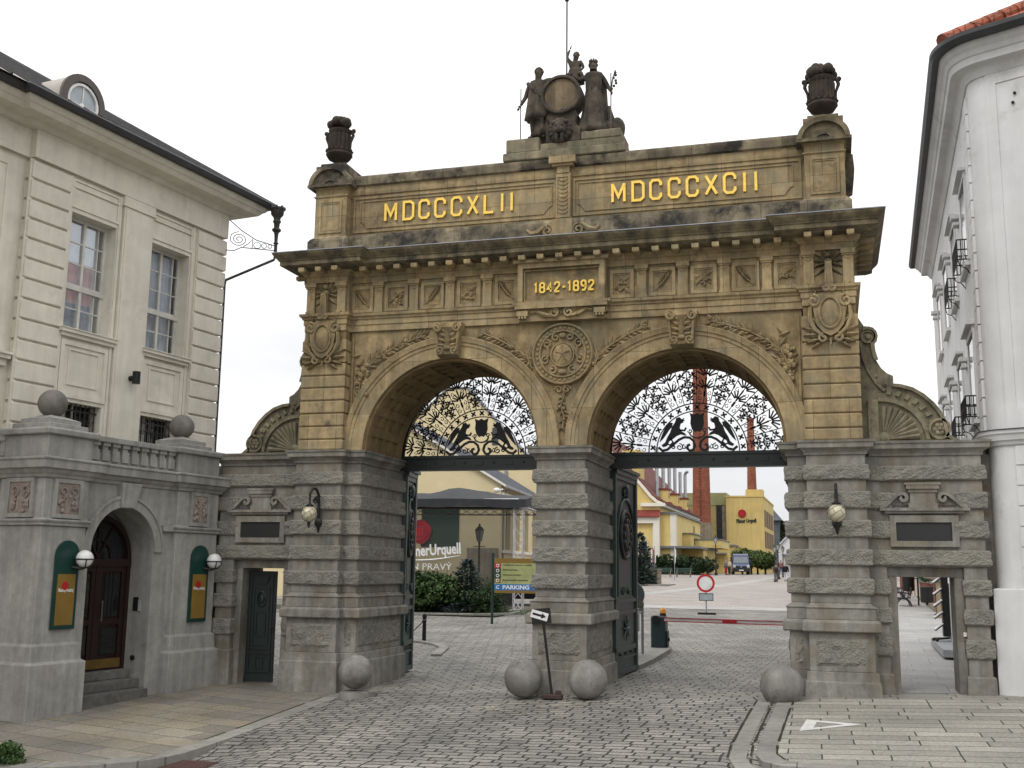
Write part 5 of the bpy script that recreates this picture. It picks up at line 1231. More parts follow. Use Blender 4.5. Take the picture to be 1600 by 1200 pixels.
# ================================================================== RIGHT: the white corner house
WH = thing('white_house', 'tall white plastered corner house with rounded corner and red tiled roof', 'building', (10, 3, 0))
K = Vector((7.60, .53)); dA = Vector((math.sin(R_(2)), math.cos(R_(2)))); dB = Vector((.906, -.423))
ang = math.acos(max(-1, min(1, (-dA).dot(dB)))); rad = .42; tl = rad*math.tan(ang/2)
pa = K+dA*tl; pb = K+dB*tl
nb = Vector((dB.y, -dB.x)); nb = nb if nb.dot(Vector((1, 1))) < 0 else -nb    # outward normal of the front
nA = Vector((-dA.y, dA.x)); cc = pa-nA*rad
arcp = []
a0 = math.atan2(nA.y, nA.x); a1 = math.atan2(nb.y, nb.x)
if a1 < a0: a1 += 2*PI
for i in range(11):
    a = a0+(a1-a0)*i/10; arcp.append((cc.x+rad*math.cos(a), cc.y+rad*math.sin(a)))
Lf, Ls = 9.0, 14.5
HP = [tuple(K+dA*Ls)]+arcp+[tuple(K+dB*Lf), tuple(K+dB*Lf+dA*(Ls+4)), tuple(K+dA*Ls+Vector((4, 0)))]
HP = ccw(HP)
HS = ccw([tuple(K+dA*Ls), tuple(K), tuple(K+dB*Lf), tuple(K+dB*Lf+dA*(Ls+4)), tuple(K+dA*Ls+Vector((4, 0)))])
m = M(); m.loft(HP, [(1.9, 0), (11.3, 0)]); WW = obj('wall', m, WHITE, WH)
m = M(); m.loft(HS, [(-.6, .09), (1.95, .09), (1.97, .03)]); obj('plinth', m, WHITE, WW)
m = M(); m.loft(HP, [(4.40, .02), (4.42, .05), (4.47, .06), (4.49, .11), (4.58, .14), (4.60, .17), (4.66, .18)]); obj('string_course', m, WHITE, WW)
m = M(); m.loft(HP, [(4.661, .20), (4.675, .20), (4.70, .02)]); obj('lead_flashing', m, GUT, WW)
m = M(); m.loft(HP, [(11.2, .03), (11.25, .06), (11.32, .10), (11.36, .14), (11.38, .28), (11.50, .30), (11.52, .33), (11.60, .37), (11.64, .42), (11.72, .46), (11.76, .46)]); obj('eaves_cornice', m, WHITE, WW)
m = M(); m.loft(HP, [(11.74, .47), (11.72, .58), (11.80, .63), (11.88, .63), (11.90, .45)]); obj('gutter', m, GUT, WW, bevel=0)
def FB(s, o_, z): p = K+dB*s+nb*o_; return (p.x, p.y, z)
def fb_box(m, s0, s1, o0, o1, z0, z1):
    vs = [FB(s, q, z) for z in (z0, z1) for (s, q) in ((s0, o0), (s1, o0), (s1, o1), (s0, o1))]
    m.add(vs, [(0, 3, 2, 1), (4, 5, 6, 7), (0, 1, 5, 4), (1, 2, 6, 5), (2, 3, 7, 6), (3, 0, 4, 7)])
m = M(); z = 4.40
while z > 2.0: fb_box(m, .42, Lf, 0, .03, max(1.98, z-.335), z-.012); z -= .347
obj('rusticated_band', m, WHITE, WW)
m = M(); fb_box(m, .30, .48, 0, .02, 4.70, 11.2); fb_box(m, .48, Lf, 0, .02, 4.70, 5.06); fb_box(m, .48, Lf, 0, .02, 11.0, 11.2); obj('panel_frame', m, WHITE, WW)
m = M()
for p in ((.80, 10.72), (.76, 10.55), (.72, 4.12)): m.ball(FB(p[0], .03, p[1]), .03, 6, 4)
obj('anchor_plate', m, DARKI, WW)
def SA(s, o_, z): p = K+dA*s+nA*o_; return (p.x, p.y, z)
def sa_box(m, s0, s1, o0, o1, z0, z1):
    vs = [SA(s, q, z) for z in (z0, z1) for (s, q) in ((s0, o0), (s1, o0), (s1, o1), (s0, o1))]
    m.add(vs, [(0, 3, 2, 1), (4, 5, 6, 7), (0, 1, 5, 4), (1, 2, 6, 5), (2, 3, 7, 6), (3, 0, 4, 7)])
m = M(); z = 11.0
while z > 4.9: sa_box(m, .32, .85, 0, .05, z-.31, z+.0); z -= .335
obj('quoin', m, WHITE, WW)
SHUT = mat('mauve_reveal', (.55, .52, .54), rough=.8, mottle=.05)
for ci, c in enumerate((2.3, 5.3, 8.4, 11.4)):
    for zs in (8.25, 5.15):
        m = M(); h = 1.65
        sa_box(m, c-.70, c-.55, 0, .035, zs, zs+h); sa_box(m, c+.55, c+.70, 0, .035, zs, zs+h); sa_box(m, c-.70, c+.70, 0, .05, zs+h, zs+h+.14); sa_box(m, c-.75, c+.75, 0, .15, zs+h+.14, zs+h+.20); sa_box(m, c+1.3, c+1.6, 0, .16, zs+h-.2, zs+h-.12); sa_box(m, c+1.3, c+1.6, 0, .12, zs+h-.34, zs+h-.28)
        wo = obj('window_surround', m, WHITE, WH)
        m = M(); sa_box(m, c-.55, c+.55, 0, .02, zs, zs+h); obj('pane', m, mat('house_glass', (.05, .055, .06), rough=.08, spec=.6, mottle=0), wo)
        m = M(); sa_box(m, c-.7, c+.7, 0, .10, zs-.12, zs-.04); obj('sill', m, WHITE, wo)
        if ci > 1: continue
        m = M()
        for z_ in (zs+.02, zs+.22, zs+.42): m.tube([SA(c-.6, .0, z_), SA(c-.6, .22, z_), SA(c+.6, .22, z_), SA(c+.6, .0, z_)], .014, 4)
        for k in range(9): m.tube([SA(c-.6+1.2*k/8, .22, zs+.02), SA(c-.6+1.2*k/8, .22, zs+.42)], .010, 4)
        for q in (-.6, .6):
            for k in (.08, .15): m.tube([SA(c+q, k, zs+.02), SA(c+q, k, zs+.42)], .010, 4)
            m.tube([SA(c+q, .22, zs+.02), SA(c+q, .18, zs-.12), SA(c+q, .08, zs-.16), SA(c+q, 0, zs-.28)], .010, 4)
        obj('flower_railing', m, IRON, wo)
# roof with ridge tiles along the hip
TILE = mat('red_roof_tile', (.36, .115, .06), (.24, .075, .045), scale=9, rough=.8, mottle=.3, bump=.02, bscale=18, blocks=(.22, .30, .02, .2, 'XZ'))
pk = K+(nA+nb)*.30
E0 = Vector((pk.x, pk.y, 11.88)); bis = (dA+dB).normalized(); tp = .62
def roofpt(a, b_): p = pk+dA*a+dB*b_; return p
hgt = 4.2
inA = (dA*1+dB*1)  # along the hip
sinang = abs(dA.x*dB.y-dA.y*dB.x)
u = hgt/tp/sinang
top_ = pk+(dA+dB)*u
m = M(); m.add([tuple(E0), (*(pk+dA*(Ls+1)), 11.88), (*(top_+dA*(Ls-2)), 11.88+hgt), (*top_, 11.88+hgt), (*(pk+dB*(Lf+1)), 11.88), (*(top_+dB*(Lf-2)), 11.88+hgt)], [(0, 1, 2, 3), (0, 3, 5, 4)])
RFW = obj('roof', m, TILE, WH)
m = M(); Lh = (Vector((*top_, 11.88+hgt))-E0); nn_ = int(Lh.length/.36)
for k in range(nn_):
    a = E0+Lh*(k/nn_); c = E0+Lh*((k+1.12)/nn_); m.tube([a+Vector((0, 0, .02)), c+Vector((0, 0, .05))], [.15, .115], 10)
obj('ridge_tile', m, TILE, RFW, smooth='auto')
# ================================================================== FIGURES
def skinmesh(pts, edges, rad, root=0, sub=1, T=None):
    me = bpy.data.meshes.new('s'); me.from_pydata([tuple(p) for p in pts], edges, [])
    o = bpy.data.objects.new('s', me); COL.objects.link(o)
    o.modifiers.new('sk', 'SKIN')
    for i, sv in enumerate(me.skin_vertices[0].data):
        r = rad[i]; sv.radius = (r, r) if not isinstance(r, tuple) else r; sv.use_root = (i == root)
    if sub: o.modifiers.new('ss', 'SUBSURF').levels = sub
    bpy.context.view_layer.update()
    ev = o.evaluated_get(bpy.context.evaluated_depsgraph_get()); m2 = bpy.data.meshes.new_from_object(ev)
    m = M(); vs = [v.co.copy() for v in m2.vertices]
    if T is not None: vs = [T @ v for v in vs]
    m.add(vs, [tuple(p.vertices) for p in m2.polygons])
    bpy.data.objects.remove(o); bpy.data.meshes.remove(me); bpy.data.meshes.remove(m2)
    return m
class Fig:
    """joints of a standing person 1.75 m tall, x to the figure's own left, facing -y; overridden by the pose"""
    def __init__(s, **pose):
        s.J = dict(pelvis=(0, 0, .95), waist=(0, 0, 1.08), chest=(0, .01, 1.28), neck=(0, .01, 1.46), jaw=(0, -.02, 1.55), skull=(0, .0, 1.66),
                   shR=(-.19, .01, 1.41), elR=(-.25, .03, 1.13), wrR=(-.26, -.04, .88), shL=(.19, .01, 1.41), elL=(.25, .03, 1.13), wrL=(.26, -.04, .88),
                   hiR=(-.10, 0, .90), knR=(-.11, -.02, .50), anR=(-.11, .02, .09), toR=(-.13, -.17, .035), hiL=(.10, 0, .90), knL=(.11, -.02, .50), anL=(.11, .02, .09), toL=(.13, -.17, .035))
        s.J.update(pose)
    def part(s, names, rad, edges, extra=(), T=None, sub=1):
        pts = [Vector(s.J[n]) for n in names]; e = [(names.index(a), names.index(b)) for a, b in edges]; r = [rad[n] for n in names]
        for p, q, rr in extra: e.append((p, len(pts))) if isinstance(p, int) else e.append((names.index(p), len(pts))); pts.append(Vector(q)); r.append(rr)
        return skinmesh(pts, e, r, 0, sub, T)
    def body(s, T):
        N = ['pelvis', 'waist', 'chest', 'neck', 'jaw', 'skull', 'shR', 'elR', 'wrR', 'shL', 'elL', 'wrL', 'hiR', 'knR', 'anR', 'toR', 'hiL', 'knL', 'anL', 'toL']
        R = dict(pelvis=(.14, .11), waist=(.12, .095), chest=(.15, .11), neck=.055, jaw=(.062, .075), skull=(.078, .095), shR=.058, elR=.043, wrR=.028, shL=.058, elL=.043, wrL=.028,
                 hiR=.085, knR=.055, anR=.036, toR=.03, hiL=.085, knL=.055, anL=.036, toL=.03)
        E = [('pelvis', 'waist'), ('waist', 'chest'), ('chest', 'neck'), ('neck', 'jaw'), ('jaw', 'skull'), ('chest', 'shR'), ('shR', 'elR'), ('elR', 'wrR'), ('chest', 'shL'), ('shL', 'elL'), ('elL', 'wrL'),
             ('pelvis', 'hiR'), ('hiR', 'knR'), ('knR', 'anR'), ('anR', 'toR'), ('pelvis', 'hiL'), ('hiL', 'knL'), ('knL', 'anL'), ('anL', 'toL')]
        kk = 1.28
        R = {k_: (tuple(a*kk for a in v) if isinstance(v, tuple) else v*kk) for k_, v in R.items()}
        m = s.part(N, R, E, T=T)
        for q in 'RL':          # hands: palm, four bent fingers and a thumb
            w_, e_ = Vector(s.J['wr'+q]), Vector(s.J['el'+q]); d = (w_-e_).normalized(); sd_ = d.cross(Vector((1, .2, 0))).normalized() if abs(d.x) < .9 else Vector((0, 1, 0)); nn = d.cross(sd_).normalized()
            pts = [w_, w_+d*.045, w_+d*.085]; ed = [(0, 1), (1, 2)]; rd = [.024, (.036, .02), (.038, .018)]
            m.merge(skinmesh(pts, ed, rd, 0, 1, T))
            for k, L in enumerate((.062, .074, .07, .055)):
                b0 = w_+d*.08+sd_*(.025-.017*k); m.merge(skinmesh([b0, b0+d*L*.5, b0+d*L*.85+nn*L*.35], [(0, 1), (1, 2)], [.0095, .009, .007], 0, 0, T))
            b0 = w_+d*.03+sd_*.028; m.merge(skinmesh([b0, b0+d*.03+sd_*.028, b0+d*.058+sd_*.032], [(0, 1), (1, 2)], [.012, .0105, .008], 0, 0, T))
        h = Vector(s.J['skull']); j = Vector(s.J['jaw']); f = Vector((0, -1, 0))
        n_ = M(); n_.ball(h.lerp(j, .28), .1, 16, 12, (.84, 1.0, 1.22)); n_.ball(j.lerp(h, .45)+f*.088, .018, 6, 5, (.7, 1, 1.2)); n_.ball(j+f*.062+Vector((0, 0, -.002)), .02, 6, 4, (1.2, .6, .4))
        for q in (-1, 1): n_.ball(j.lerp(h, .45)+Vector((q*.078, 0, 0)), .022, 6, 5, (.4, .8, 1.2)); n_.ball(j.lerp(h, .62)+f*.072+Vector((q*.028, 0, 0)), .011, 6, 4)
        if T is not None: n_.xf(T)
        m.merge(n_); return m
    def top(s, T, k=1.0, long=False):
        N = ['waist', 'chest', 'neck', 'shR', 'elR', 'wrR', 'shL', 'elL', 'wrL', 'pelvis']
        k *= 1.2
        R = dict(waist=(.15*k, .125*k), chest=(.175*k, .135*k), neck=.06, shR=.075*k, elR=.06*k, wrR=.042, shL=.075*k, elL=.06*k, wrL=.042, pelvis=(.16*k, .135*k))
        E = [('waist', 'chest'), ('chest', 'neck'), ('chest', 'shR'), ('shR', 'elR'), ('elR', 'wrR'), ('chest', 'shL'), ('shL', 'elL'), ('elL', 'wrL'), ('waist', 'pelvis')]
        return s.part(N, R, E, T=T)
    def trousers(s, T, k=1.0):
        N = ['pelvis', 'waist', 'hiR', 'knR', 'anR', 'hiL', 'knL', 'anL']
        k *= 1.2
        R = dict(pelvis=(.155*k, .125*k), waist=(.135, .11), hiR=.098*k, knR=.073*k, anR=.058*k, hiL=.098*k, knL=.073*k, anL=.058*k)
        return s.part(N, R, [('pelvis', 'waist'), ('pelvis', 'hiR'), ('hiR', 'knR'), ('knR', 'anR'), ('pelvis', 'hiL'), ('hiL', 'knL'), ('knL', 'anL')], T=T)
    def shoes(s, T, q):
        a, t = Vector(s.J['an'+q]), Vector(s.J['to'+q]); return skinmesh([a+Vector((0, .03, -.03)), a.lerp(t, .5)+Vector((0, 0, -.01)), t+(t-a)*.12], [(0, 1), (1, 2)], [.048, .046, .038], 0, 1, T)
    def hair(s, T, long=0):
        h = Vector(s.J['skull']); m = M(); m.ball(h+Vector((0, .02, .025)), .1, 12, 8, (.92, 1.02, .9))
        if long: m.ball(h+Vector((0, .06, -.1)), .09, 10, 6, (1, .6, 1.5))
        return m.xf(T) if T is not None else m
SKIN = mat('skin', (.42, .25, .18), rough=.6, mottle=.05)
def cloth(n, c): return mat('cloth_'+n, c, rough=.9, mottle=.15)
def person(label, loc, rz, h, topc, troc, hairc, group, bag=None, **pose):
    f = Fig(**pose); k = h/1.75; L = Vector((loc[0], loc[1], loc[2])); T = Matrix.Translation(L) @ Matrix.Rotation(rz, 4, 'Z') @ Matrix.Diagonal((k, k, k, 1))
    t = thing('person', label, 'person', tuple(L), 0, group)
    obj('body', f.body(T), SKIN, t, smooth=True); obj('hair', f.hair(T, 1 if hairc[1] else 0), hairc[0], t, smooth=True)
    obj('jacket', f.top(T, 1.08), topc, t, smooth=True); obj('trousers', f.trousers(T, 1.08), troc, t, smooth=True)
    for q in 'RL': obj('shoe', f.shoes(T, q), cloth('dark_shoes', (.02, .018, .016)), t, smooth=True)
    if bag:
        m = M(); m.ball((0, .20, 1.2), .17, 12, 8, (.95, .6, 1.35)); m.xf(T); b = obj('backpack', m, bag, t, smooth=True)
        m = M(); m.tube([(-.1, .15, 1.42), (-.13, -.08, 1.4), (-.14, -.12, 1.2), (-.12, .1, 1.05)], .018, 5); m.tube([(.1, .15, 1.42), (.13, -.08, 1.4), (.14, -.12, 1.2), (.12, .1, 1.05)], .018, 5); m.xf(T); obj('strap', m, bag, b)
    return t
# ---------------------------------------------------------------- statues on the attic
def robe(f, T, k0, k1, z0, z1, nf=14, seed=1, amp=.12, cx=0, back=.0):
    rg = random.Random(seed); ph = rg.uniform(0, 6)
    m = M(); prof = []
    for i in range(9):
        u = i/8; z = z0+(z1-z0)*u; prof.append((k0+(k1-k0)*(u**.8), z))
    fl = lambda a, z: 1+amp*(1-(z-z0)/(z1-z0)*.7)*math.sin(nf*a+ph+2*math.sin(3*a+ph)+z*2.5)*(.6+.4*math.sin(2*a+ph))
    m.lathe(prof, (cx, back, 0), 56, fl, 1, .78); return m.xf(T)
by = .55
SB = thing('sculpture_base', 'weathered stone plinth with lion mask and shaped pedestal under the barrel', 'plinth', (0, by, 10.33))
m = M(); m.box(-1.26, 1.26, .14, 1.15, 10.33, 10.50); m.box(-1.20, -.50, .17, 1.1, 10.50, 10.80); m.box(-.5, 1.2, .20, 1.1, 10.50, 10.66); m.box(.35, 1.16, .2, 1.1, 10.66, 10.84)
obj('stepped_block', m, STBASE, SB, bevel=.02)
m = M(); P = [(-.38, 10.66), (.34, 10.66), (.34, 10.95), (.26, 11.0), (.22, 11.08), (.26, 11.16), (.30, 11.2), (.22, 11.34), (-.30, 11.34), (-.38, 11.2), (-.34, 11.16), (-.30, 11.08), (-.34, 11.0), (-.38, 10.95)]
m.xz(P, .22, .75); obj('shaped_pedestal', m, STAT, SB, bevel=.015)
m = M(); lx_, lz = -.07, 10.92
m.ball((lx_, .18, lz), .17, 14, 10, (1, .75, 1.05)); m.ball((lx_, .06, lz-.05), .085, 10, 8, (1, .9, .9)); m.ball((lx_, .02, lz-.02), .04, 8, 6)
for q in (-1, 1): m.ball((lx_+q*.06, .07, lz+.05), .03, 8, 6); m.ball((lx_+q*.13, .13, lz+.13), .05, 8, 6)
for k in range(14): a = k*2*PI/14; m.ball((lx_+.18*math.cos(a), .19, lz-.02+.2*math.sin(a)), .075, 7, 5)
m.tube([(lx_-.05, .1, lz-.12), (lx_-.06, .1, lz-.3)], [.05, .02], 6); m.tube([(lx_+.05, .1, lz-.12), (lx_+.06, .1, lz-.3)], [.05, .02], 6)
obj('lion_mask', m, STAT, SB, smooth=True)
BA = thing('stone_barrel', 'carved stone barrel head facing the street between two draped statues', 'barrel', (-.06, by, 11.2))
m = M(); RY = Matrix.Translation((-.06, .2, 11.66)) @ Matrix.Rotation(R_(90), 4, 'X') @ Matrix.Rotation(R_(180), 4, 'X')
m.lathe([(.39, 0), (.405, .0), (.41, .05), (.425, .2), (.42, .34), (.40, .42), (.38, .43)], (0, 0, 0), 40); m.xf(RY)
obj('staves', m, STAT, BA, smooth='auto')
m = M(); ring(m, -.06, 11.66, .2, [(.41, -.05), (.415, .05), (.395, .07), (.355, .07), (.34, .03), (.335, -.06)], 40); obj('rim', m, STAT, BA, smooth='auto')
HEADM = mat('barrel_head_stone', (.22, .165, .10), (.13, .10, .065), scale=3, rough=.9, mottle=.3, dark=(.05, .04, .03), dscale=3, dth=.6, streak=.4)
m = M(); m.tube([(-.06, .235, 11.66), (-.06, .19, 11.66)], .345, 40); m2_ = obj('barrel_head', m, HEADM, BA)
m = M(); m.box(-.20, -.195, .186, .192, 11.35, 11.97); m.box(.09, .095, .186, .192, 11.35, 11.97); m.ball((-.04, .185, 11.36), .02, 6, 4); obj('stave_joint', m, CRUST, BA)
def statue(name, label, x, y, z, h, rz, f, parts, smoothbody=True):
    k = h/1.75; T = Matrix.Translation((x, y, z)) @ Matrix.Rotation(rz, 4, 'Z') @ Matrix.Diagonal((k, k, k, 1))
    t = thing(name, label, 'statue', (x, y, z)); obj('body', f.body(T), STAT, t, smooth=True)
    for n, fn in parts:
        obj(n, fn(T), STAT, t, smooth=True)
    return t, T
def curls(f, T, beard=False, crown=False):
    rg = random.Random(4); m = M(); h = Vector(f.J['skull'])
    for k in range(34):
        a = rg.uniform(0, 2*PI); e_ = rg.uniform(-.3, 1.4); d = Vector((math.cos(a)*math.cos(e_), math.sin(a)*math.cos(e_), math.sin(e_)))
        if d.y < -.45 and d.z < .35: continue
        m.ball(h+Vector((d.x*.085, d.y*.1, d.z*.09+.01)), .032, 6, 5)
    if crown:
        for k in range(9): a = k*2*PI/9; m.ball(h+Vector((.085*math.cos(a), .095*math.sin(a), .10)), .026, 6, 5, (1, 1, 1.7))
    return m.xf(T)
f = Fig(shR=(-.22, .02, 1.42), elR=(-.33, .05, 1.16), wrR=(-.42, -.06, .90), shL=(.22, .02, 1.42), elL=(.36, .06, 1.40), wrL=(.62, .02, 1.44), knR=(-.12, -.06, .5), anR=(-.12, .0, .09), toR=(-.16, -.18, .03),
        hiL=(.10, 0, .9), knL=(.14, -.14, .52), anL=(.16, .02, .1), toL=(.2, -.15, .03), jaw=(.01, -.03, 1.56), skull=(.02, -.005, 1.67))
MAN, Tm = statue('statue_man', 'weathered statue of a curly-haired man in a tunic leaning on the left of the barrel', -.60, .42, 10.82, 1.55, R_(-8), f,
   [('hair', lambda T: curls(f, T)), ('tunic', lambda T: robe(f, T, .30, .20, .50, 1.44, 11, 2, .17)), ('cloak', lambda T: (lambda m: m)(robe(f, T, .38, .19, .10, 1.48, 9, 5, .2, .14, .15)))])
m = M(); m.tube([(-.22, -.1, 1.40), (-.05, -.16, 1.2), (.16, -.14, .95)], [.05, .05, .03], 6); m.ball((.26, .05, 1.42), .13, 10, 8, (1.6, 1, .7)); m.xf(Tm); obj('sash', m, STAT, MAN, smooth=True)
f2 = Fig(shR=(-.19, .02, 1.40), elR=(-.33, .08, 1.36), wrR=(-.52, .0, 1.44), shL=(.19, .02, 1.40), elL=(.32, .03, 1.15), wrL=(.40, -.14, .95), jaw=(-.01, -.03, 1.55), skull=(-.015, -.005, 1.66))
WOM, Tw = statue('statue_woman', 'weathered statue of a crowned woman in a long dress right of the barrel', .57, .42, 10.85, 1.54, R_(8), f2,
   [('hair', lambda T: (lambda a: (a.merge(f2.hair(T, 1)), a)[1])(curls(f2, T, crown=True))), ('bodice', lambda T: robe(f2, T, .18, .20, 1.02, 1.46, 9, 4, .08)), ('dress', lambda T: robe(f2, T, .34, .175, .0, 1.12, 11, 3, .22)), ('mantle', lambda T: robe(f2, T, .26, .13, .1, 1.40, 8, 9, .2, .14, .14))])
m = M(); m.tube([(.40, -.16, .94), (.44, -.2, 1.2), (.50, -.16, 1.45)], .016, 5)
for k in range(7): m.ball((.42+.03*k % .1+.02*(k % 3), -.17, 1.0+.065*k), .035, 6, 4)
m.xf(Tw); obj('hop_branch', m, STAT, WOM, smooth=True)
m = M(); m.ball((1.02, .6, 10.98), .2, 10, 8, (.8, 1, 1.2)); m.ball((.86, .55, 11.0), .16, 10, 8, (1, 1, 1.3)); m.tube([(.84, .5, 10.9), (.9, .5, 11.2), (.86, .52, 11.45)], [.1, .08, .03], 7); obj('sheaf', m, STAT, WOM, smooth=True)
f3 = Fig(pelvis=(0, 0, .42), waist=(0, 0, .54), chest=(-.01, 0, .74), neck=(0, .0, .92), jaw=(.02, -.03, 1.01), skull=(.03, -.0, 1.12), shR=(-.18, .0, .88), elR=(-.30, .0, 1.10), wrR=(-.18, -.04, 1.34), shL=(.18, .0, .88), elL=(.28, -.05, .66), wrL=(.22, -.18, .50),
         hiR=(-.10, -.02, .40), knR=(-.14, -.34, .36), anR=(-.12, -.36, .02), toR=(-.14, -.5, -.02), hiL=(.10, -.02, .40), knL=(.24, -.30, .38), anL=(.36, -.30, .10), toL=(.42, -.42, .05))
PUT, Tp = statue('statue_boy', 'small dark statue of a boy sitting on the barrel and raising the staff', .14, .62, 11.98, 1.10, 0, f3,
   [('hair', lambda T: curls(f3, T)), ('drapery', lambda T: (robe(f3, T, .34, .2, .14, .62, 9, 7, .14, 0, -.04)))])
def rod(label, a, b, r, tip=False):
    t = thing('metal_rod', label, 'rod', a); m = M(); m.tube([a, b], r, 6); obj('shaft', m, mat('grey_rod', (.12, .115, .12), rough=.5, metal=.3, mottle=0), t)
    if tip: m = M(); m.ball(b, .05, 8, 6, (1, 1, 1.3)); obj('finial', m, GUT, t, smooth=True)
rod('tall staff with a knob rising above the seated boy statue', (.0, .42, 12.02), (.0, .42, 13.86), .018, True)
rod('thin rod beside the man statue', (-.97, .42, 10.8), (-.97, .42, 12.0), .012)
rod('thin rod beside the woman statue', (.92, .42, 10.85), (.92, .42, 12.12), .012)
# ---------------------------------------------------------------- urns
def urn(x, label):
    c = (x, .35, 10.64); t = thing('stone_urn', label, 'urn', c, group='urns on the attic corners')
    fl = lambda a, z: 1+(.07*math.cos(16*a) if .36 < z < .74 else (.06*abs(math.cos(6*a)) if .1 < z < .32 else 0))
    m = M(); m.lathe([(q_*1.13, z_) for q_, z_ in [(.19, -.04), (.19, .02), (.10, .05), (.085, .09), (.10, .12), (.19, .17), (.24, .26), (.24, .32), (.255, .335), (.255, .365), (.205, .37), (.20, .5), (.205, .72), (.19, .725), (.215, .78), (.22, .82), (.19, .83)]], c, 64, fl)
    obj('vessel', m, URNM, t, smooth='auto')
    m = M(); rg = random.Random(int(x*10)+50)
    for k in range(46):
        a = rg.uniform(0, 2*PI); r = rg.uniform(0, .25); m.ball((x+r*math.cos(a), .35+r*math.sin(a), 10.64+.87+.17*math.sqrt(max(0, 1-(r/.29)**2))*rg.uniform(.2, 1.)), rg.uniform(.06, .11), 8, 6)
    obj('fruit_heap', m, URNM, t, smooth=True)
    for q in (-1, 1):
        m = M(); m.tube([(x+q*.24, .35, 10.99), (x+q*.25, .35, 11.05), (x+q*.26, .35, 11.18), (x+q*.31, .35, 11.32), (x+q*.29, .35, 11.42), (x+q*.2, .35, 11.44)], [.04, .025, .025, .035, .045, .03], 7); m.ball((x+q*.32, .35, 11.43), .05, 7, 5); m.ball((x+q*.25, .35, 10.99), .05, 7, 5)
        obj('handle', m, URNM, t, smooth=True)
urn(-5.0, 'dark stone urn heaped with fruit on the left attic corner'); urn(5.0, 'dark stone urn heaped with fruit on the right attic corner')

# ================================================================== STREET FURNITURE IN FRONT
BSTONE = mat('concrete_ball', (.245, .235, .215), (.17, .163, .148), scale=3, rough=.85, bump=.005, mottle=.3, dark=(.11, .10, .088), dscale=2.6, dth=.56, speck=.2, streak=.15)
for x, y, z, r, lab, ped in ((-3.80, -.52, .245, .315, 'grey stone guard ball on a round foot beside the left pier', 1), (-.52, -.50, .26, .345, 'grey stone guard ball left of the leaning arrow sign', 0),
                             (.66, -.50, .275, .345, 'chipped grey stone guard ball right of the leaning arrow sign', 0), (4.0, -.5, .31, .355, 'grey stone guard ball half sunk at the right pier kerb', 0)):
    t = thing('stone_ball', lab, 'guard ball', (x, y, gz(x, y)), group='stone guard balls at the piers')
    m = M(); m.ball((0, 0, 0), r, 56, 36)
    m.v = [tuple(Vector(v)*(1+.025*mnoise.noise(Vector(v)*4+Vector((x, 0, 0)))+.012*mnoise.noise(Vector(v)*14+Vector((0, x, 0)))-.05*max(0, mnoise.noise(Vector(v)*7+Vector((x*3, 1, 5)))-.45))) for v in m.v]
    m.v = [(vx+x, vy+y, vz+z) for vx, vy, vz in m.v]; obj('ball', m, BSTONE, t, smooth=True)
    if ped: m = M(); m.lathe([(r*.95, -.35), (r*.95, -.0), (r*.88, .04), (r*.7, .06)], (x, y, -.16), 24); obj('foot', m, BSTONE, t, smooth='auto')
t = thing('arrow_sign', 'black plate with a white arrow on a leaning post in front of the middle pier', 'sign', (.04, -.62, -.08))
m = M(); m.tube([(.04, -.62, -.02), (-.14, -.60, 1.30)], .024, 8); obj('post', m, BLACKP, t)
R = Matrix.Rotation(R_(-6), 3, 'Y'); m = M(); m.obox((-.17, -.62, 1.36), (.36, .012, .27), R); PLT = obj('plate', m, BLACKP, t)
R2 = Matrix.Rotation(R_(14), 3, 'Y'); m = M(); m.obox((-.20, -.630, 1.375), (.32, .004, .14), R2); AP = obj('arrow_field', m, WHITEP, t)
m = M(); fr = Matrix.Translation((-.20, -.6335, 1.375)) @ R2.to_4x4() @ XZ; m.add([fr @ Vector((x, y_, 0)) for x, y_ in [(-.13, -.02), (.04, -.02), (.04, -.05), (.13, 0), (.04, .05), (.04, .02), (-.13, .02)]], [(0, 1, 2, 3, 4, 5, 6)]); obj('arrow', m, BLACKP, AP, recalc=False)
m = M(); m.obox((.05, -.62, -.03), (.36, .16, .09), R_(4)); m.obox((.15, -.60, .04), (.1, .1, .08), R_(20)); obj('weight', m, mat('brown_weight', (.055, .032, .028), (.035, .022, .02), scale=20, rough=.8, mottle=.3), t, bevel=.02)
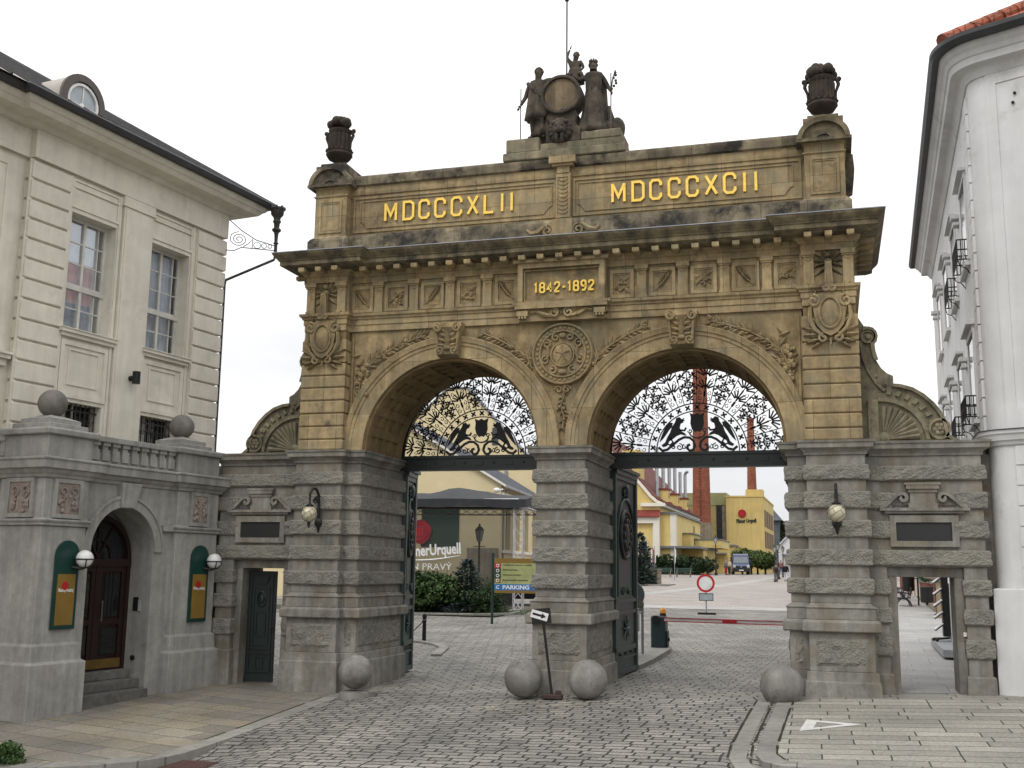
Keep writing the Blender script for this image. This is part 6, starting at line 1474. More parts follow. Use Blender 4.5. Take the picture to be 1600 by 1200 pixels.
# wall lamps on the gate
for s, x, lab in ((-1, -4.92, 'cracked-glass globe lamp on a curved black bracket on the left pier'), (1, 4.99, 'cracked-glass globe lamp on a curved black bracket on the right pier')):
    t = thing('wall_lamp', lab, 'lamp', (x, 0, 3.3), group='globe lamps on the gate piers'); y = -.48
    m = M(); m.ball((x, y, 3.20), .155, 22, 14); gl_ = obj('globe', m, GLOBEY, t, smooth=True)
    m = M(); rg = random.Random(2)
    ico = []
    for k in range(30):
        a = k*2.39996; zz = 1-2*(k+.5)/30; r = math.sqrt(1-zz*zz); ico.append(Vector((r*math.cos(a), r*math.sin(a), zz)))
    for i, p in enumerate(ico):
        ds = sorted(range(30), key=lambda j: (ico[j]-p).length)[1:4]
        for j in ds:
            if j > i: q = (p+ico[j]).normalized(); m.tube([Vector((x, y, 3.20))+p*.157, Vector((x, y, 3.20))+q*.158, Vector((x, y, 3.20))+ico[j]*.157], .0035, 4)
    obj('leading', m, IRON, gl_)
    m = M(); m.tube([(x, -.05, 3.05), (x, -.08, 3.35), (x, -.10, 3.60), (x, -.22, 3.71), (x, -.38, 3.70), (x, -.48, 3.60), (x, -.48, 3.38)], [.04, .03, .028, .028, .028, .024, .02], 8)
    m.lathe([(.07, 0), (.075, .03), (.03, .06), (.02, .1)], (x, y, 3.34), 12); m.tube([(x, y, 3.05), (x, y, 2.93)], [.04, .012], 7)
    m.ball((x, -.07, 3.05), .085, 10, 8, (1, .6, 1.1)); m.tube([(x, -.07, 3.0), (x, -.06, 2.85)], [.05, .01], 6)
    for k in range(2): m.tube([(x, -.14-.10*k+p[0], 3.5+p[1]) for p in spiral(0, 0, .085, .015, PI, 1.3*(1 if k else -1), 14)], .014, 5)
    obj('bracket', m, IRON, t, smooth='auto')
# clipped bush in the near left corner
def leaves(m, c, rad, n, size, rg, hollow=.55, flat=0., long=1.):
    for i in range(n):
        while True:
            p = Vector((rg.uniform(-1, 1), rg.uniform(-1, 1), rg.uniform(-1, 1)))
            if hollow < p.length <= 1: break
        q = Vector((c[0]+p.x*rad[0], c[1]+p.y*rad[1], c[2]+p.z*rad[2]))
        d = (p*.8+Vector((rg.uniform(-1, 1), rg.uniform(-1, 1), rg.uniform(-.6, 1)))).normalized(); u = d.orthogonal().normalized(); u.rotate(Matrix.Rotation(rg.uniform(0, 6.28), 3, d)); v = d.cross(u)
        s_ = size*rg.uniform(.6, 1.35); m.add([q-u*s_*.5, q+v*s_*.28*1/long+d*s_*.1, q+u*s_*.5*long+d*s_*.25, q-v*s_*.28/long+d*s_*.1], [(0, 1, 2, 3)])
def blobs(m, c, rad, nb, n, size, rg, br=.45):
    """a crown made of leaf clumps scattered through its volume"""
    for k in range(nb):
        while True:
            p = Vector((rg.uniform(-1, 1), rg.uniform(-1, 1), rg.uniform(-1, 1)))
            if p.length <= 1: break
        p *= .85; b = br*rg.uniform(.6, 1.2)
        leaves(m, (c[0]+p.x*rad[0], c[1]+p.y*rad[1], c[2]+p.z*rad[2]), (rad[0]*b, rad[1]*b, rad[2]*b), n, size, rg)
LEAFA = leafmat('bush_leaf', (.055, .105, .022), (.022, .05, .012), 6.)
rg = random.Random(21)
t = thing('low_bush', 'small green leafy bush at the near left kerb corner', 'bush', (-6.12, -6.98, -.58))
m = M(); blobs(m, (-6.12, -6.98, -.45), (.34, .30, .19), 26, 70, .05, rg, .4); obj('foliage', m, LEAFA, t, recalc=False)
m = M()
for k in range(8): m.tube([(-6.12, -6.98, -.62), (-6.12+rg.uniform(-.3, .3), -6.98+rg.uniform(-.2, .2), -.43)], .008, 4)
obj('stem', m, mat('twig', (.05, .035, .02), rough=.9), t)
# ================================================================== THE YARD BEHIND THE GATE
def at(px, py, d):      # a point on the line of sight of a photo pixel, d metres deep: used to read off real positions once
    return CAMP + (cR*((px-800)/F_PX)+cU*((600-py)/F_PX)+cd)*d
YEL = mat('yellow_render', (.62, .485, .20), (.57, .44, .175), scale=1, rough=.9, mottle=.1, mscale=.12, streak=.06)
YELD = mat('ochre_render', (.55, .42, .165), (.51, .385, .15), scale=1, rough=.9, mottle=.1, mscale=.12, streak=.08)
CREAM = mat('cream_render', (.62, .53, .33), (.58, .49, .30), scale=1, rough=.9, mottle=.08, mscale=.2)
OFFW = mat('white_render', (.66, .63, .56), (.62, .59, .52), scale=1, rough=.9, mottle=.05, mscale=.2)
SLATE = mat('grey_sheet_roof', (.16, .17, .19), (.12, .128, .145), scale=2, rough=.55, mottle=.2, spec=.4)
RTILE = mat('dark_red_tiles', (.16, .05, .042), (.115, .036, .03), scale=3, rough=.85, mottle=.25, blocks=(.4, .35, .03, .15, 'YZ'))
BRICK = mat('chimney_brick', (.30, .105, .06), (.22, .075, .045), scale=3, rough=.9, mottle=.25, mscale=.3, blocks=(.5, .18, .01, .12, 'XZ'), streak=.15)
BRICKW = mat('red_brick', (.26, .07, .05), (.19, .05, .035), scale=5, rough=.9, mottle=.25, blocks=(.26, .085, .012, .22, 'YZ'))
CONC = mat('stained_concrete', (.27, .225, .165), (.20, .168, .125), scale=2, rough=.9, mottle=.2, streak=.2)
DGLS = mat('yard_glass', (.03, .034, .04), rough=.1, mottle=.1, spec=.6)
GREENW = mat('dark_green_gate', (.014, .04, .03), rough=.6, mottle=.1)
ALU = mat('aluminium_truss', (.55, .55, .56), rough=.4, metal=.4, mottle=.1)
CANV = mat('dark_grey_canvas', (.036, .037, .041), (.026, .027, .03), scale=2, rough=.8, mottle=.2, streak=.1)
def hexa(m, A, B, C, D, h):      # footprint corners and height vector
    P = [Vector(p) for p in (A, B, C, D)]; H = Vector((0, 0, h)); m.add(P+[p+H for p in P], [(0, 3, 2, 1), (4, 5, 6, 7), (0, 1, 5, 4), (1, 2, 6, 5), (2, 3, 7, 6), (3, 0, 4, 7)])
# ---- left: cream gabled building with a grey roof, taller building behind it
TB = Matrix.Translation((-13.13, 39.4, 0)) @ Matrix.Rotation(R_(5.6), 4, 'Z')      # x along the gable to the right, y away
B3 = thing('gabled_building', 'cream gabled building with grey sheet roof behind the stage canopy', 'building', (-13.13, 39.4, .5))
ze, pit, hw, LB = 6.95, .60, 8.0, 16.0
m = M(TB); P = [(-2*hw, 0), (0, 0), (0, ze), (-hw, ze+hw*pit), (-2*hw, ze)]
m.xz(P, 0, .3); m.box(-2*hw, 0-0, .3, LB, 0, .3)
holes = [(y0, y0+1.5, 3.3, 5.9) for y0 in (1.5, 4.6, 7.7, 10.8)]
ss = sorted(set([.3, LB]+[h for q in holes for h in q[:2]]))
for a, c in zip(ss, ss[1:]):
    hz = [q for q in holes if q[0] <= a and q[1] >= c]
    if hz: m.box(-.4, 0, a, c, 0, 3.3); m.box(-.4, 0, a, c, 5.9, ze)
    else: m.box(-.4, 0, a, c, 0, ze)
BW = obj('wall', m, CREAM, B3)
for q in holes:
    m = M(TB); m.box(-.35, -.25, q[0], q[1], 3.3, 5.9); obj('window', m, DGLS, B3)
m = M(TB); m.box(0, .12, .2, LB, 3.1, 3.25); m.box(0, .15, .1, LB, 6.35, 6.5); obj('moulding', m, OFFW, BW)
m = M(TB); m.box(-4.6, -2.4, -.06, 0, 3.4, 5.75); obj('gate_panel', m, GREENW, B3)
m = M(TB); m.box(-1.9, -.1, -.08, 0, .0, 3.35); obj('plinth_panel', m, CONC, B3)
m = M(TB); t_ = .16; e_ = .35
m.add([(e_, -.3, ze-e_*pit), (e_, LB+.3, ze-e_*pit), (-hw, LB+.3, ze+hw*pit), (-hw, -.3, ze+hw*pit), (-2*hw-e_, -.3, ze-e_*pit), (-2*hw-e_, LB+.3, ze-e_*pit)]+[(e_, -.3, ze-e_*pit+t_), (e_, LB+.3, ze-e_*pit+t_), (-hw, LB+.3, ze+hw*pit+t_), (-hw, -.3, ze+hw*pit+t_), (-2*hw-e_, -.3, ze-e_*pit+t_), (-2*hw-e_, LB+.3, ze-e_*pit+t_)],
      [(0, 1, 2, 3), (3, 2, 5, 4), (6, 9, 8, 7), (9, 10, 11, 8), (0, 3, 9, 6), (3, 4, 10, 9), (1, 7, 8, 2), (2, 8, 11, 5), (0, 6, 7, 1), (4, 5, 11, 10)])
RO3 = obj('roof', m, SLATE, B3)
m = M(TB)
for k in range(27): y = .0+k*.6; m.beam((e_, y, ze-e_*pit+t_), (-hw, y, ze+hw*pit+t_), .04, .05)
obj('roof_seam', m, SLATE, RO3)
m = M(TB); m.box(e_-.02, e_+.14, -.3, LB, ze-e_*pit-.02, ze-e_*pit+.12); m.tube([(.25, .6, ze-.3), (.06, .6, ze-.6), (.06, .6, .3)], .06, 6); obj('gutter', m, LEAD, RO3)
m = M(TB); m.beam((e_, -.33, ze-e_*pit+.08), (-hw, -.33, ze+hw*pit+.08), .04, .12); m.beam((-2*hw-e_, -.33, ze-e_*pit+.08), (-hw, -.33, ze+hw*pit+.08), .04, .12); obj('verge_board', m, OFFW, RO3)
t = thing('security_camera', 'small white camera dome on the cream gable above the canopy', 'camera', tuple(at(776, 766, 60))); q = at(776, 766, 60.)
m = M(); m.ball(q, .16, 12, 8, (1.2, 1, .9)); obj('dome', m, WHITEP, t, smooth=True); m = M(); m.tube([q, q+Vector((.1, .8, .1))], .05, 6); obj('arm', m, WHITEP, t)
B1 = thing('tall_gabled_building', 'tall cream building rising behind the grey sheet roof', 'building', (-21, 70, .8))
A1 = at(715, 608, 88); C1_ = at(856, 741, 88)
m = M(); wdt = C1_.x-A1.x; dz = A1.z-C1_.z; y1 = A1.y
m.xz([(A1.x-9, 0), (C1_.x+.3, 0), (C1_.x+.3, C1_.z-.2), (A1.x+.9, A1.z), (A1.x-.9, A1.z), (A1.x-9, A1.z-7.2)], y1, y1+.8); obj('wall', m, CREAM, B1)
m = M(); m.beam((C1_.x+.7, y1+.4, C1_.z-.55), (A1.x+.8, y1+.4, A1.z+.10), 1.0, .12); m.beam((A1.x-9.4, y1+.4, A1.z-7.5), (A1.x-.8, y1+.4, A1.z+.10), 1.0, .12); m.box(A1.x-.9, A1.x+.9, y1-.1, y1+.9, A1.z+.04, A1.z+.16); obj('roof', m, SLATE, B1)
m = M(); m.obox((A1.x+4.2, y1-.1, A1.z-7.0), (.22, .2, .7)); obj('wall_lamp', m, LEAD, B1)
m = M(); m.box(A1.x+3.0, A1.x+3.5, y1-.05, y1, A1.z-4.6, A1.z-3.2); obj('window', m, DGLS, B1)
# ---- stage with canopy, scrim and truss
TS = Matrix.Translation((-8.5, 27.0, 0)) @ Matrix.Rotation(R_(5.6), 4, 'Z')
ST = thing('stage_canopy', 'dark grey stage canopy on an aluminium truss frame', 'stage', (-8.5, 27, .35))
def truss(m, a, b, wd=.34, n=None, up=(0, 0, 1), r=.028):
    a, b = Vector(a), Vector(b); d = (b-a); L = d.length; d.normalize(); n = n or max(2, int(L/.5)); x = d.cross(Vector(up)) if abs(d.dot(Vector(up))) < .9 else d.cross(Vector((0, 1, 0))); x.normalize(); y = x.cross(d)
    cs = [x*(i*wd/2)+y*(j*wd/2) for i, j in ((-1, -1), (1, -1), (1, 1), (-1, 1))]
    for c in cs: m.tube([a+c, b+c], r, 6)
    for k in range(n):
        for q in range(4): m.tube([a+d*L*(k+(q % 2)*0)/n+cs[q], a+d*L*(k+1)/n+cs[(q+1) % 4]], r*.6, 4)
W_S, D_S, H_S = 10.5, 8.0, 5.12
for (x, y) in ((0, 0), (-W_S, 0), (0, D_S), (-W_S, D_S)):
    m = M(TS); truss(m, (x, y, .42), (x, y, H_S), .40, 9); m.box(x-.35, x+.35, y-.35, y+.35, .38, .44); obj('truss_post', m, ALU, ST)
m = M(TS)
for a, b in (((0, 0, H_S), (-W_S, 0, H_S)), ((0, D_S, H_S), (-W_S, D_S, H_S)), ((0, 0, H_S), (0, D_S, H_S)), ((-W_S, 0, H_S), (-W_S, D_S, H_S))): truss(m, a, b, .3)
obj('roof_truss', m, ALU, ST)
m = M(TS); N_ = 24; rg = random.Random(6)
def canz(u, v):     # canopy: two peaks along a ridge set back from the front
    e = min(v, 1-v)*2; pk_ = interp(u, [0, .16, .30, .36, .46, .6, .8, 1], [.34, .45, .74, .74, .5, .45, .45, .2])
    return H_S+.10+min(1, .08+e*1.5)*pk_
vs = []
for j in range(13):
    for i in range(N_+1):
        u = i/N_; v = j/12; z = canz(u, v)+.03*math.sin(u*40)*math.sin(v*3.14)
        vs.append((.35-(W_S+.7)*u, -.35+(D_S+.7)*v, z))
m.add(vs, [(j*25+i, j*25+i+1, (j+1)*25+i+1, (j+1)*25+i) for j in range(12) for i in range(24)])
def skirt(pts, h):
    n = len(pts); o_ = len(m.v)
    m.add([(*p[:2], p[2]) for p in pts]+[(p[0], p[1]-.02*math.sin(i*2.1), p[2]-h*(1+.16*math.sin(i*.9))) for i, p in enumerate(pts)], [(i, i+1, n+i+1, n+i) for i in range(n-1)])
skirt(vs[:25], .34); skirt(vs[::25], .3)
obj('canvas_roof', m, CANV, ST, smooth=True, recalc=False)
scr = bpy.data.materials.new('mesh_scrim'); scr.use_nodes = True; N, L = scr.node_tree.nodes, scr.node_tree.links
N['Principled BSDF'].inputs['Base Color'].default_value = (.035, .036, .03, 1); N['Principled BSDF'].inputs['Roughness'].default_value = .9
tr = N.new('ShaderNodeBsdfTransparent'); mxs = N.new('ShaderNodeMixShader'); mxs.inputs[0].default_value = .62; L.new(tr.outputs[0], mxs.inputs[1]); L.new(N['Principled BSDF'].outputs[0], mxs.inputs[2]); L.new(mxs.outputs[0], N['Material Output'].inputs[0])
m = M(TS); m.quad((-W_S+.2, .25, .4), (-.25, .25, .4), (-.25, .25, H_S-.15), (-W_S+.2, .25, H_S-.15)); SCRIM = obj('mesh_scrim', m, scr, ST, recalc=False)
fS = lambda px, py: (lambda p: TS.inverted() @ p)(at(px, py, 49.4))
def on_scrim(px, py, dy=.2):
    v = (cR*((px-800)/F_PX)+cU*((600-py)/F_PX)+cd); o_ = TS.inverted() @ CAMP; v = TS.to_3x3().inverted() @ v; k = (dy-o_.y)/v.y; return o_+v*k
frS = TS @ Matrix(((1, 0, 0, 0), (0, 0, -1, .2), (0, 1, 0, 0), (0, 0, 0, 1)))
c = on_scrim(656, 831); m = M(); pts = [(c.x+.55*(1+.04*math.sin(7*a)+.03*math.sin(3*a))*math.cos(a), c.z+.55*(1+.04*math.cos(5*a))*math.sin(a)) for a in [2*PI*i/40 for i in range(40)]]
m.T = TS; m.xz(pts, .17, .21); SEAL = obj('wax_seal', m, mat('seal_red', (.20, .02, .03), (.15, .014, .022), scale=8, rough=.6, mottle=.2), SCRIM)
m = M(TS); m.tube([(c.x+.38*math.cos(2*PI*k/24), .165, c.z+.38*math.sin(2*PI*k/24)) for k in range(24)], .02, 4, True)
for k in range(3): m.box(c.x-.16+.13*k, c.x-.11+.13*k, .155, .17, c.z-.2, c.z+.15)
m.box(c.x-.2, c.x+.2, .155, .17, c.z+.12, c.z+.17); obj('seal_emblem', m, REDP, SEAL)
a, b = on_scrim(720, 855), on_scrim(628, 862)
obj('lettering', text_m('PilsnerUrquell', width=(a.x-b.x), height=.66, depth=.02, frame=frS @ Matrix.Translation(((a.x+b.x)/2, on_scrim(690, 862).z, 0)) @ Matrix.Rotation(R_(4), 4, 'Z'), bold=.03), WHITEP, SCRIM)
m = M(TS); pz = on_scrim(690, 871).z; m.tube([(b.x+(a.x-b.x)*u, .19, pz-.12+.22*u-.10*math.sin(PI*u)) for u in [i/16 for i in range(17)]], [.01+.035*math.sin(PI*i/16) for i in range(17)], 5); obj('underline', m, WHITEP, SCRIM)
a, b = on_scrim(706, 884), on_scrim(626, 884); obj('slogan', text_m('TEN PRAVÝ', width=a.x-b.x, height=.36, depth=.02, frame=frS @ Matrix.Translation(((a.x+b.x)/2, on_scrim(680, 884).z, 0))), WHITEP, SCRIM)
m = M(TS); m.box(-W_S, 0, .4, D_S, .3, .42); obj('stage_floor', m, CONC, ST)
# ---- direction board
TP = Matrix.Translation((-7.05, 18.75, 0)) @ Matrix.Rotation(R_(8), 4, 'Z')
PB = thing('direction_board', 'green and ochre direction board with a blue PARKING strip on green posts', 'sign', (-7.05, 18.75, .2))
z0, z1 = 1.33, 2.58; W_ = 1.95
m = M(TP); m.box(0, W_, -.03, .03, z0, z1); BO = obj('board', m, mat('pale_green_panel', (.36, .38, .17), rough=.5, mottle=.05), PB)
m = M(TP); m.box(0, W_, -.036, -.03, z1-.17, z1); obj('ochre_strip', m, BRONZE, BO); m = M(TP); m.box(0, W_, -.036, -.03, z0, z0+.1); obj('ochre_strip', m, BRONZE, BO)
m = M(TP); m.box(0, W_, -.037, -.03, z0+.1, z0+.32); obj('blue_strip', m, BLUEP, BO)
fP = TP @ Matrix(((1, 0, 0, 0), (0, 0, -1, -.037), (0, 1, 0, 0), (0, 0, 0, 1)))
obj('parking_lettering', text_m('PARKING', width=.98, height=.15, depth=.006, frame=fP @ Matrix.Translation((.80, z0+.21, 0)), bold=.03), WHITEP, BO)
obj('letter_c', text_m('C', height=.13, depth=.006, frame=fP @ Matrix.Translation((.12, z0+.21, 0)), bold=.03), WHITEP, BO); obj('letter_p', text_m('P', height=.12, depth=.006, frame=fP @ Matrix.Translation((1.48, z0+.21, 0)), bold=.02), WHITEP, BO)
TXT = mat('dark_lettering', (.03, .045, .025), rough=.6, mottle=0)
for k, (tx, wdt, colr) in enumerate((('Návštěvnické centrum - prohlídky', 1.08, REDP), ('Dárková prodejna', .55, GREENW), ('Restaurace Na Spilce', .68, GREENW), ('Konferenční centrum', .92, BRONZE))):
    zc = z1-.27-.18*k; m = M(TP); m.box(.0, .235, -.037, -.03, zc-.085, zc+.085); ic = obj('icon_square', m, colr, BO)
    m = M(TP); m.tube([(.12+.05*math.cos(2*PI*i/14), -.04, zc+.05*math.sin(2*PI*i/14)) for i in range(14)], .014, 4, True); obj('icon', m, WHITEP, ic)
    obj('lettering', text_m(tx, width=wdt, height=.062, depth=.004, frame=fP @ Matrix.Translation((.31+wdt/2, zc+.03, 0)), bold=.02), TXT, BO)
m = M(TP); m.tube([(-.07, 0, .15), (-.07, 0, 2.72)], .05, 8); m.ball((-.07, 0, 2.75), .06, 8, 6); obj('post', m, GREENW, PB); m = M(TP); m.tube([(W_+.07, 0, .15), (W_+.07, 0, 2.72)], .05, 8); obj('post', m, GREENW, PB)
# ---- planting in front of the stage
HEDGE = leafmat('hedge_leaf', (.050, .095, .022), (.016, .034, .010), 5.); SPRUCE = leafmat('blue_spruce_needles', (.075, .105, .095), (.035, .055, .05), 5.); CONIF = leafmat('conifer_green', (.035, .065, .018), (.016, .034, .010), 6.)
BARK = mat('bark', (.06, .045, .032), (.035, .026, .018), scale=8, rough=.95, bump=.02, bscale=18)
CORE = mat('shaded_inner_leaf', (.010, .018, .006), rough=1., mottle=.3)
def bush(name, label, cat, c, rad, nb, n, size, material, group=None, br=.42, seed=1):
    rg = random.Random(seed); t = thing(name, label, cat, (c[0], c[1], c[2]-rad[2]), 0, group)
    m = M(); blobs(m, c, rad, nb, n, size, rg, br); obj('crown', m, material, t, recalc=False)
    m = M()
    for k in range(7): m.tube([(c[0]+rg.uniform(-.3, .3)*rad[0], c[1]+rg.uniform(-.2, .2)*rad[1], c[2]-rad[2]-.1), (c[0]+rg.uniform(-.6, .6)*rad[0], c[1]+rg.uniform(-.5, .5)*rad[1], c[2]+rg.uniform(-.2, .4)*rad[2])], [.04, .012], 5)
    obj('stem', m, BARK, t); return t
bush('leafy_hedge', 'broad-leaved dark green hedge bush below the banner with the red seal', 'hedge', (-12.3, 25.0, 1.15), (2.5, 1.1, .98), 120, 90, .17, HEDGE, seed=3, br=.32)
def conifer(name, label, c, h, r, material, layers, n, size, seed, droop=.25):
    rg = random.Random(seed); t = thing(name, label, 'tree', c); m = M()
    for k in range(layers):
        u = (k+.5)/layers; z = c[2]+.05+h*u; R = r*(1-u)**.8*(1+.15*rg.uniform(-1, 1))+.05; nb = max(5, int(11*(1-u)+4))
        for j in range(nb):
            a = 2*PI*j/nb+k*.9+rg.uniform(-.2, .2); L = R*rg.uniform(.75, 1.1)
            for s_ in range(n):
                f_ = rg.uniform(.15, 1); p = Vector((c[0]+L*f_*math.cos(a), c[1]+L*f_*math.sin(a), z+h/layers*.5*rg.uniform(-1, 1)-droop*L*f_+.12*f_*f_*L)); aa = a+rg.uniform(-1, 1); d = Vector((math.cos(aa), math.sin(aa), rg.uniform(-.3, .6))).normalized(); x = d.cross(Vector((rg.uniform(-1, 1), rg.uniform(-1, 1), 1))).normalized(); s2 = size*rg.uniform(.6, 1.3)
                m.add([p, p+d*s2*.5+x*s2*.16, p+d*s2, p+d*s2*.5-x*s2*.16], [(0, 1, 2, 3)])
    obj('crown', m, material, t, recalc=False); m = M(); m.tube([(c[0], c[1], c[2]-.1), (c[0], c[1], c[2]+h*.92)], [r*.09+.03, .015], 7); obj('trunk', m, BARK, t); return t
conifer('blue_spruce', 'small blue spruce between the hedge and the clipped cone bush', (-10.25, 25.1, .35), 2.15, 1.2, SPRUCE, 14, 20, .24, 4)
bush('cone_bush', 'rounded dark conifer bush right of the blue spruce below the board', 'bush', (-9.15, 24.7, .95), (.85, .8, .85), 60, 90, .09, CONIF, seed=9, br=.36)
m = M(); rg = random.Random(31)
for k in range(36): leaves(m, (-9+rg.uniform(-.6, 1.8), 25.6+rg.uniform(-.8, .8), .36), (.35, .35, .16), 34, .09, rg, .1)
tag(obj('ground_cover', m, leafmat('pale_ground_cover', (.12, .15, .08), (.06, .085, .04), 6.), recalc=False), kind='stuff')
# ---- bollard with chain, old street lamp behind the hedge
t = thing('bollard', 'black chain bollard standing at the kerb behind the left gate leaf', 'bollard', (-6.5, 10.2, -.05)); m = M(); m.lathe([(.09, 0), (.09, .08), (.06, .12), (.055, .72), (.075, .75), (.05, .8), (.07, .86), (.06, .93), (.02, .96)], (-6.5, 10.2, -.06), 14); obj('post', m, IRON, t, smooth='auto')
m = M(); m.tube([(-6.5-1.6*u, 10.2+.35*u, .72-.5*math.sin(PI*u)) for u in [i/12 for i in range(13)]], .016, 5); obj('chain', m, IRON, t)
def lamp_proto(label, loc, h, group):
    t = thing('street_lamp', label, 'street lamp', loc, 0, group); x, y, z = loc
    m = M(); m.lathe([(.16, 0), (.16, .25), (.1, .32), (.085, .9), (.06, 1.0), (.05, h-.95), (.07, h-.9), (.04, h-.85)], loc, 12); m.box(x-.3, x+.3, y-.02, y+.02, z+h-1.12, z+h-1.08); obj('post', m, IRON, t, smooth='auto')
    m = M(); m.lathe([(.11, 0), (.20, .5), (.21, .52)], (x, y, z+h-.85), 6); obj('lantern_glass', m, mat('lantern_glass', (.42, .44, .42), rough=.15, mottle=.1), t)
    m = M(); m.lathe([(.25, 0), (.12, .16), (.05, .2), (.05, .28), (.015, .34)], (x, y, z+h-.33), 6)
    for k in range(6): a = k*PI/3; m.tube([(x+.11*math.cos(a), y+.11*math.sin(a), z+h-.85), (x+.21*math.cos(a), y+.21*math.sin(a), z+h-.33)], .016, 4)
    obj('lantern_cap', m, IRON, t); return t
LG = 'lantern street lamps in the yard'
L0 = lamp_proto('tall black lantern lamp in front of the stage scrim', (0, 0, 0), 4.0, LG)
def put_lamp(px, pb, d, label, sc=1.):
    p = at(px, pb, d); return dup(L0, (p.x, p.y, gz(p.x, p.y)), 0, label, LG, sc)
p = at(748, 900, 52); L0.location = (p.x, p.y, gz(p.x, p.y)-.05)
put_lamp(1119, 898, 123, 'black lantern lamp between the junipers and the blue van', 1.13)
put_lamp(1211, 893, 106, 'black lantern lamp nearest the ochre block corner', .90); put_lamp(1216.5, 893, 112, 'dark lantern lamp just left of the white shed gable', .95); put_lamp(1224, 893, 118, 'lantern lamp in front of the white shed, above the walkers', .85)
# ---- barrier, cabinets, round sign, island
m = M(); P = [(.55, 4.6), (.70, 4.75), (.74, 6.2), (.72, 9.3), (.62, 10.2), (-.9, 10.6), (-.9, 4.6)]
vs = [(x, y, gz(x, y)+h) for h in (-.1, .11) for x, y in P]; n = len(P)
m.add(vs, [(i, (i+1) % n, n+(i+1) % n, n+i) for i in range(n)]+[tuple(n+i for i in range(n))]); struct('traffic_island', m, KERB)
TEAL = mat('dark_teal_paint', (.012, .03, .035), rough=.45, mottle=.15, spec=.4)
BR = thing('barrier_gate', 'dark barrier post with amber lamp and a red and white boom', 'barrier', (.42, 9.7, .1))
m = M(); m.box(.17, .56, 9.5, 10.0, .1, 1.02); obj('cabinet', m, TEAL, BR, bevel=.04)
m = M(); m.tube([(.32, 9.5, .92), (.32, 9.44, .92)], .11, 14); m.box(.56, .60, 9.6, 9.9, .1, .62); m.tube([(.56, 9.75, .4), (.64, 9.75, .4)], .05, 8); obj('hub', m, BLACKP, BR)
m = M(); m.lathe([(.075, 0), (.08, .06), (.07, .12), (.03, .17)], (.47, 9.7, 1.06), 12); obj('amber_lamp', m, mat('amber_lens', (.75, .28, .02), rough=.2, mottle=.05, spec=.5), BR, smooth='auto'); m = M(); m.tube([(.47, 9.7, 1.0), (.47, 9.7, 1.08)], .085, 10); obj('lamp_socket', m, BLACKP, BR)
m = M(); m.beam((.55, 9.42, .93), (4.35, 9.75, .89), .05, .10, (0, 0, 1)); BM = obj('boom', m, mat('boom_white', (.62, .60, .58), rough=.5, mottle=.05), BR)
m = M(); m.beam((.55, 9.388, .975), (4.35, 9.718, .935), .012, .022); m.beam((.55, 9.388, .885), (4.35, 9.718, .845), .012, .022); m.beam((2.05, 9.515, .913), (2.42, 9.547, .909), .07, .085); obj('red_stripe', m, REDP, BM)
CB = thing('ticket_terminal', 'black entry terminal with yellow and black edging behind the right gate leaf', 'terminal', (.62, 7.4, .08)); m = M(); m.box(-.06, .27, 6.5, 7.0, .08, 1.18); obj('cabinet', m, BLACKP, CB, bevel=.03); m = M(); m.box(-.08, .36, 6.4, 7.1, 1.18, 1.22); obj('lid', m, LEAD, CB)
YELP = mat('yellow_warning', (.55, .42, .08), rough=.5, mottle=.1)
m = M()
m.box(.27, .30, 6.52, 6.60, .25, 1.1); obj('warning_edge', m, YELP, CB)
m = M(); m.box(.27, .34, 6.62, 6.8, .75, 1.15); obj('card_slot', m, LEAD, CB)
for k in range(5): m = M(); m.box(.268, .304, 6.515, 6.605, .3+.16*k, .38+.16*k); obj('black_band', m, BLACKP, CB)
m = M()
m = M(); m.tube([(.3, 7.45, .1), (.3, 7.45, 1.45)], .035, 8); 
t = thing('traffic_mirror', 'round grey traffic mirror turned away beside the right gate leaf', 'mirror', (.1, 7.45, .1)); m = M(); m.tube([(.3, 7.45, .1), (.3, 7.45, 1.45)], .035, 8); obj('post', m, LEAD, t); m = M(); m.tube([(.02, 7.44, 1.60), (.02, 7.52, 1.60)], .33, 26); obj('disc', m, mat('mirror_back', (.10, .105, .11), rough=.5), t); m = M(); m.tube([(.25, 7.38, 1.36), (.25, 7.42, 1.36)], .1, 14); m.tube([(.25, 7.38, 1.2), (.25, 7.42, 1.2)], .06, 14); obj('signal_disc', m, mat('khaki_disc', (.12, .12, .08), rough=.6), t)
NE = thing('no_entry_sign', 'round no-vehicles sign, white with red border, on a thin stand', 'sign', (-.5, 28.7, .36))
q = Vector((-.5, 28.65, 1.70)); m = M(); m.tube([q+Vector((0, .03, 0)), q], .385, 32); dsc = obj('disc', m, mat('sign_white', (.66, .67, .66), rough=.4, mottle=.03), NE)
m = M(); ring(m, q.x, q.z, q.y, [(.385, -.03), (.39, .012), (.30, .012), (.29, -.01)], 36); obj('red_border', m, REDP, dsc, smooth='auto')
m = M(); m.tube([(-.5, 28.72, .36), (-.5, 28.72, 1.7)], .03, 8); obj('post', m, LEAD, NE); m = M(); m.box(-.80, -.18, 28.64, 28.67, .95, 1.27); PLq = obj('plate', m, mat('plate_grey', (.30, .33, .36), rough=.4, mottle=.05), NE); m = M(); framebox(m, -.80, -.18, .95, 1.27, .025, 28.63, 28.64); obj('plate_rim', m, BLACKP, PLq); m = M(); m.box(-.85, -.1, 28.5, 28.95, .36, .45); obj('foot', m, BLACKP, NE)
